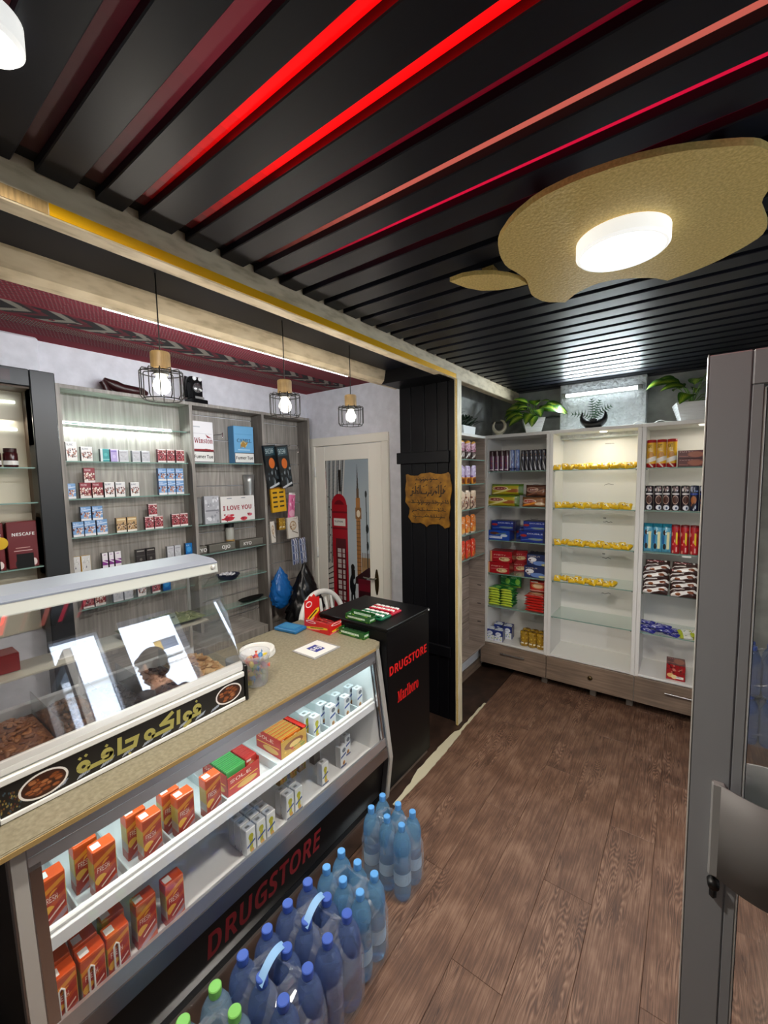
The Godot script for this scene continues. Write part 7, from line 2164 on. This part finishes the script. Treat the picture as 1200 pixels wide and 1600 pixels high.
func man():
	# standing in the doorway, looking into the shop; J: joint -> (position, radius)
	var J = {"hip": [Vector3(0, .98, 0), .15], "waist": [Vector3(0, 1.12, .01), .135], "chest": [Vector3(0, 1.34, 0), .155], "neck0": [Vector3(0, 1.5, -.01), .075], "neck": [Vector3(0, 1.58, .01), .056],
		"shl": [Vector3(-.19, 1.45, -.01), .068], "ell": [Vector3(-.25, 1.17, -.03), .047], "wrl": [Vector3(-.24, .93, .05), .033], "shr": [Vector3(.19, 1.45, -.01), .068], "elr": [Vector3(.25, 1.17, -.03), .047], "wrr": [Vector3(.24, .93, .05), .033],
		"hpl": [Vector3(-.09, .93, 0), .1], "knl": [Vector3(-.1, .5, .02), .062], "anl": [Vector3(-.1, .1, -.02), .042], "hpr": [Vector3(.09, .93, 0), .1], "knr": [Vector3(.1, .5, .02), .062], "anr": [Vector3(.1, .1, -.02), .042], "tol": [Vector3(-.12, .045, .14), .036], "tor": [Vector3(.12, .045, .14), .036], "hel": [Vector3(-.1, .05, -.05), .045], "her": [Vector3(.1, .05, -.05), .045]}
	var bones = [["hip", "waist"], ["waist", "chest"], ["chest", "neck0"], ["neck0", "neck"], ["chest", "shl"], ["chest", "shr"], ["shl", "ell"], ["ell", "wrl"], ["shr", "elr"], ["elr", "wrr"], ["hip", "hpl"], ["hpl", "knl"], ["knl", "anl"], ["hip", "hpr"], ["hpr", "knr"], ["knr", "anr"], ["anl", "tol"], ["anr", "tor"], ["anl", "hel"], ["anr", "her"]]
	var caps = []
	for b in bones: caps.append([J[b[0]][0], J[b[1]][0], J[b[0]][1], J[b[1]][1]])
	var t = thing("person", "dark-haired man in a dark shirt, reflected in the nut case glass", "person", Vector3(0.53, 0, -1.44), PI / 2 - 0.5)
	t.scale = Vector3.ONE * 1.04
	var st = S(true)
	nets(st, caps, 0.016, 0.04, Vector3(-.34, 0, -.2), Vector3(.34, 1.66, .24), func(p): return H("b08468") if p.y > 1.52 or (p.y < 0.97 and absf(p.x) > .2) else (H("141416") if p.y < 0.07 else (H("22242c") if p.y < 0.98 else H("231f22"))))
	# head on its own finer grid
	var hc = [[Vector3(0, 1.70, .005), Vector3(0, 1.735, -.012), .078, .088], [Vector3(0, 1.63, .045), Vector3(0, 1.66, .03), .048, .062], [Vector3(0, 1.56, .0), Vector3(0, 1.64, .0), .054, .056], [Vector3(0, 1.672, .1), Vector3(0, 1.70, .088), .014, .009], [Vector3(-.083, 1.675, -.005), Vector3(-.085, 1.705, -.012), .016, .018], [Vector3(.083, 1.675, -.005), Vector3(.085, 1.705, -.012), .016, .018], [Vector3(-.02, 1.637, .09), Vector3(.02, 1.637, .09), .009, .009], [Vector3(-.05, 1.722, .07), Vector3(.05, 1.722, .07), .014, .014]]
	nets(st, hc, 0.007, 0.014, Vector3(-.12, 1.54, -.12), Vector3(.12, 1.84, .14), func(p): return H("b08468"))
	# hands: palm, four fingers, thumb
	for s in [-1, 1]:
		var w = Vector3(s * .24, .93, .05)
		var hb = [[w, w + Vector3(0, -.075, .015), .028, .034]]
		for f in 4:
			var k = w + Vector3((f - 1.5) * -.004 * s, -.085, .042 - f * .019)
			var L = [.042, .046, .043, .034][f]
			hb.append([k, k + Vector3(-s * .006, -L, .004), .0095, .009])
			hb.append([k + Vector3(-s * .006, -L, .004), k + Vector3(-s * .018, -L * 1.7, .004), .009, .0075])
		hb.append([w + Vector3(-s * .01, -.03, .03), w + Vector3(-s * .018, -.065, .062), .013, .01])
		hb.append([w + Vector3(-s * .018, -.065, .062), w + Vector3(-s * .022, -.095, .066), .01, .008])
		nets(st, hb, 0.006, 0.008, w + Vector3(-.08, -.2, -.06), w + Vector3(.08, .03, .11), func(p): return H("b08468"))
	var m = mat("person_skin", Color.WHITE, 0.7)
	m.vertex_color_use_as_albedo = true
	obj("body", st, m, t)
	st = S(true)
	nets(st, [[Vector3(0, 1.715, -.01), Vector3(0, 1.752, -.018), .092, .096], [Vector3(0, 1.65, -.06), Vector3(0, 1.72, -.05), .055, .07], [Vector3(-.05, 1.775, .05), Vector3(.05, 1.775, .05), .035, .035]], 0.008, 0.02, Vector3(-.13, 1.58, -.15), Vector3(.13, 1.87, .12), func(p): return H("100e0d"), func(p): return p.z > .06 and p.y < 1.76 or p.y < 1.72 and p.z > -0.005)
	obj("hair", st, m, t)
	for s in [-1, 1]:
		st = S(true)
		lathe(st, [Vector2(0, -.010), Vector2(.008, -.006), Vector2(.011, 0), Vector2(.008, .006), Vector2(0, .010)], 10, Vector3(s * .033, 1.698, .082))
		obj("eye", st, mats["dark_gap"], t)

# naive surface nets over smoothly joined tapered capsules
func nets(st, caps, cell, blend, lo, hi, tint, cut = null):
	var n = Vector3i(((hi - lo) / cell).ceil()) + Vector3i.ONE
	var F = PackedFloat32Array()
	F.resize(n.x * n.y * n.z)
	F.fill(1.0)
	for c in caps:   # only near each bone
		var a = c[0]
		var ab = c[1] - c[0]
		var l2 = maxf(ab.length_squared(), 1e-8)
		var R = maxf(c[2], c[3]) + blend + cell * 2
		var m0 = Vector3i(((a.min(c[1]) - Vector3.ONE * R - lo) / cell).floor()).clamp(Vector3i.ZERO, n - Vector3i.ONE)
		var m1 = Vector3i(((a.max(c[1]) + Vector3.ONE * R - lo) / cell).ceil()).clamp(Vector3i.ZERO, n - Vector3i.ONE)
		for z in range(m0.z, m1.z + 1):
			for y in range(m0.y, m1.y + 1):
				for x in range(m0.x, m1.x + 1):
					var p = lo + Vector3(x, y, z) * cell
					var h = clampf((p - a).dot(ab) / l2, 0, 1)
					var d = (p - a - ab * h).length() - lerpf(c[2], c[3], h)
					var i = x + n.x * (y + n.y * z)
					var o = F[i]
					var k = maxf(blend - absf(o - d), 0.0) / blend
					F[i] = minf(o, d) - k * k * blend * 0.25
	if cut:
		for z in n.z:
			for y in n.y:
				for x in n.x:
					if cut.call(lo + Vector3(x, y, z) * cell):
						var i = x + n.x * (y + n.y * z)
						F[i] = maxf(F[i], 0.004)
	var V = {}
	for z in n.z - 1:
		for y in n.y - 1:
			for x in n.x - 1:
				var s = 0
				var vals = []
				for k in 8:
					var v = F[(x + (k & 1)) + n.x * ((y + ((k >> 1) & 1)) + n.y * (z + (k >> 2)))]
					vals.append(v)
					if v < 0: s += 1
				if s == 0 or s == 8: continue
				var acc = Vector3.ZERO
				var cnt = 0
				for e in [[0, 1], [2, 3], [4, 5], [6, 7], [0, 2], [1, 3], [4, 6], [5, 7], [0, 4], [1, 5], [2, 6], [3, 7]]:
					var a = vals[e[0]]
					var b = vals[e[1]]
					if (a < 0) == (b < 0): continue
					var q = a / (a - b)
					var A = Vector3(e[0] & 1, (e[0] >> 1) & 1, e[0] >> 2)
					var B = Vector3(e[1] & 1, (e[1] >> 1) & 1, e[1] >> 2)
					acc += A.lerp(B, q)
					cnt += 1
				V[x + n.x * (y + n.y * z)] = lo + (Vector3(x, y, z) + acc / cnt) * cell
	for key in V:
		var x = key % n.x
		var y = (key / n.x) % n.y
		var z = key / (n.x * n.y)
		for ax in 3:
			var st1 = [1, n.x, n.x * n.y]
			if [x, y, z][(ax + 1) % 3] == 0 or [x, y, z][(ax + 2) % 3] == 0: continue
			var f0 = F[key]
			var f1 = F[key + st1[ax]]
			if (f0 < 0) == (f1 < 0): continue
			var u = st1[(ax + 1) % 3]
			var w = st1[(ax + 2) % 3]
			if not (V.has(key - u) and V.has(key - w) and V.has(key - u - w)): continue
			var q = [V[key], V[key - u], V[key - u - w], V[key - w]]
			if f0 >= 0: q = [q[3], q[2], q[1], q[0]]
			for i in [0, 2, 1, 0, 3, 2]:
				st.set_color(tint.call(q[i]).srgb_to_linear())
				st.set_uv(Vector2.ZERO)
				st.add_vertex(q[i])
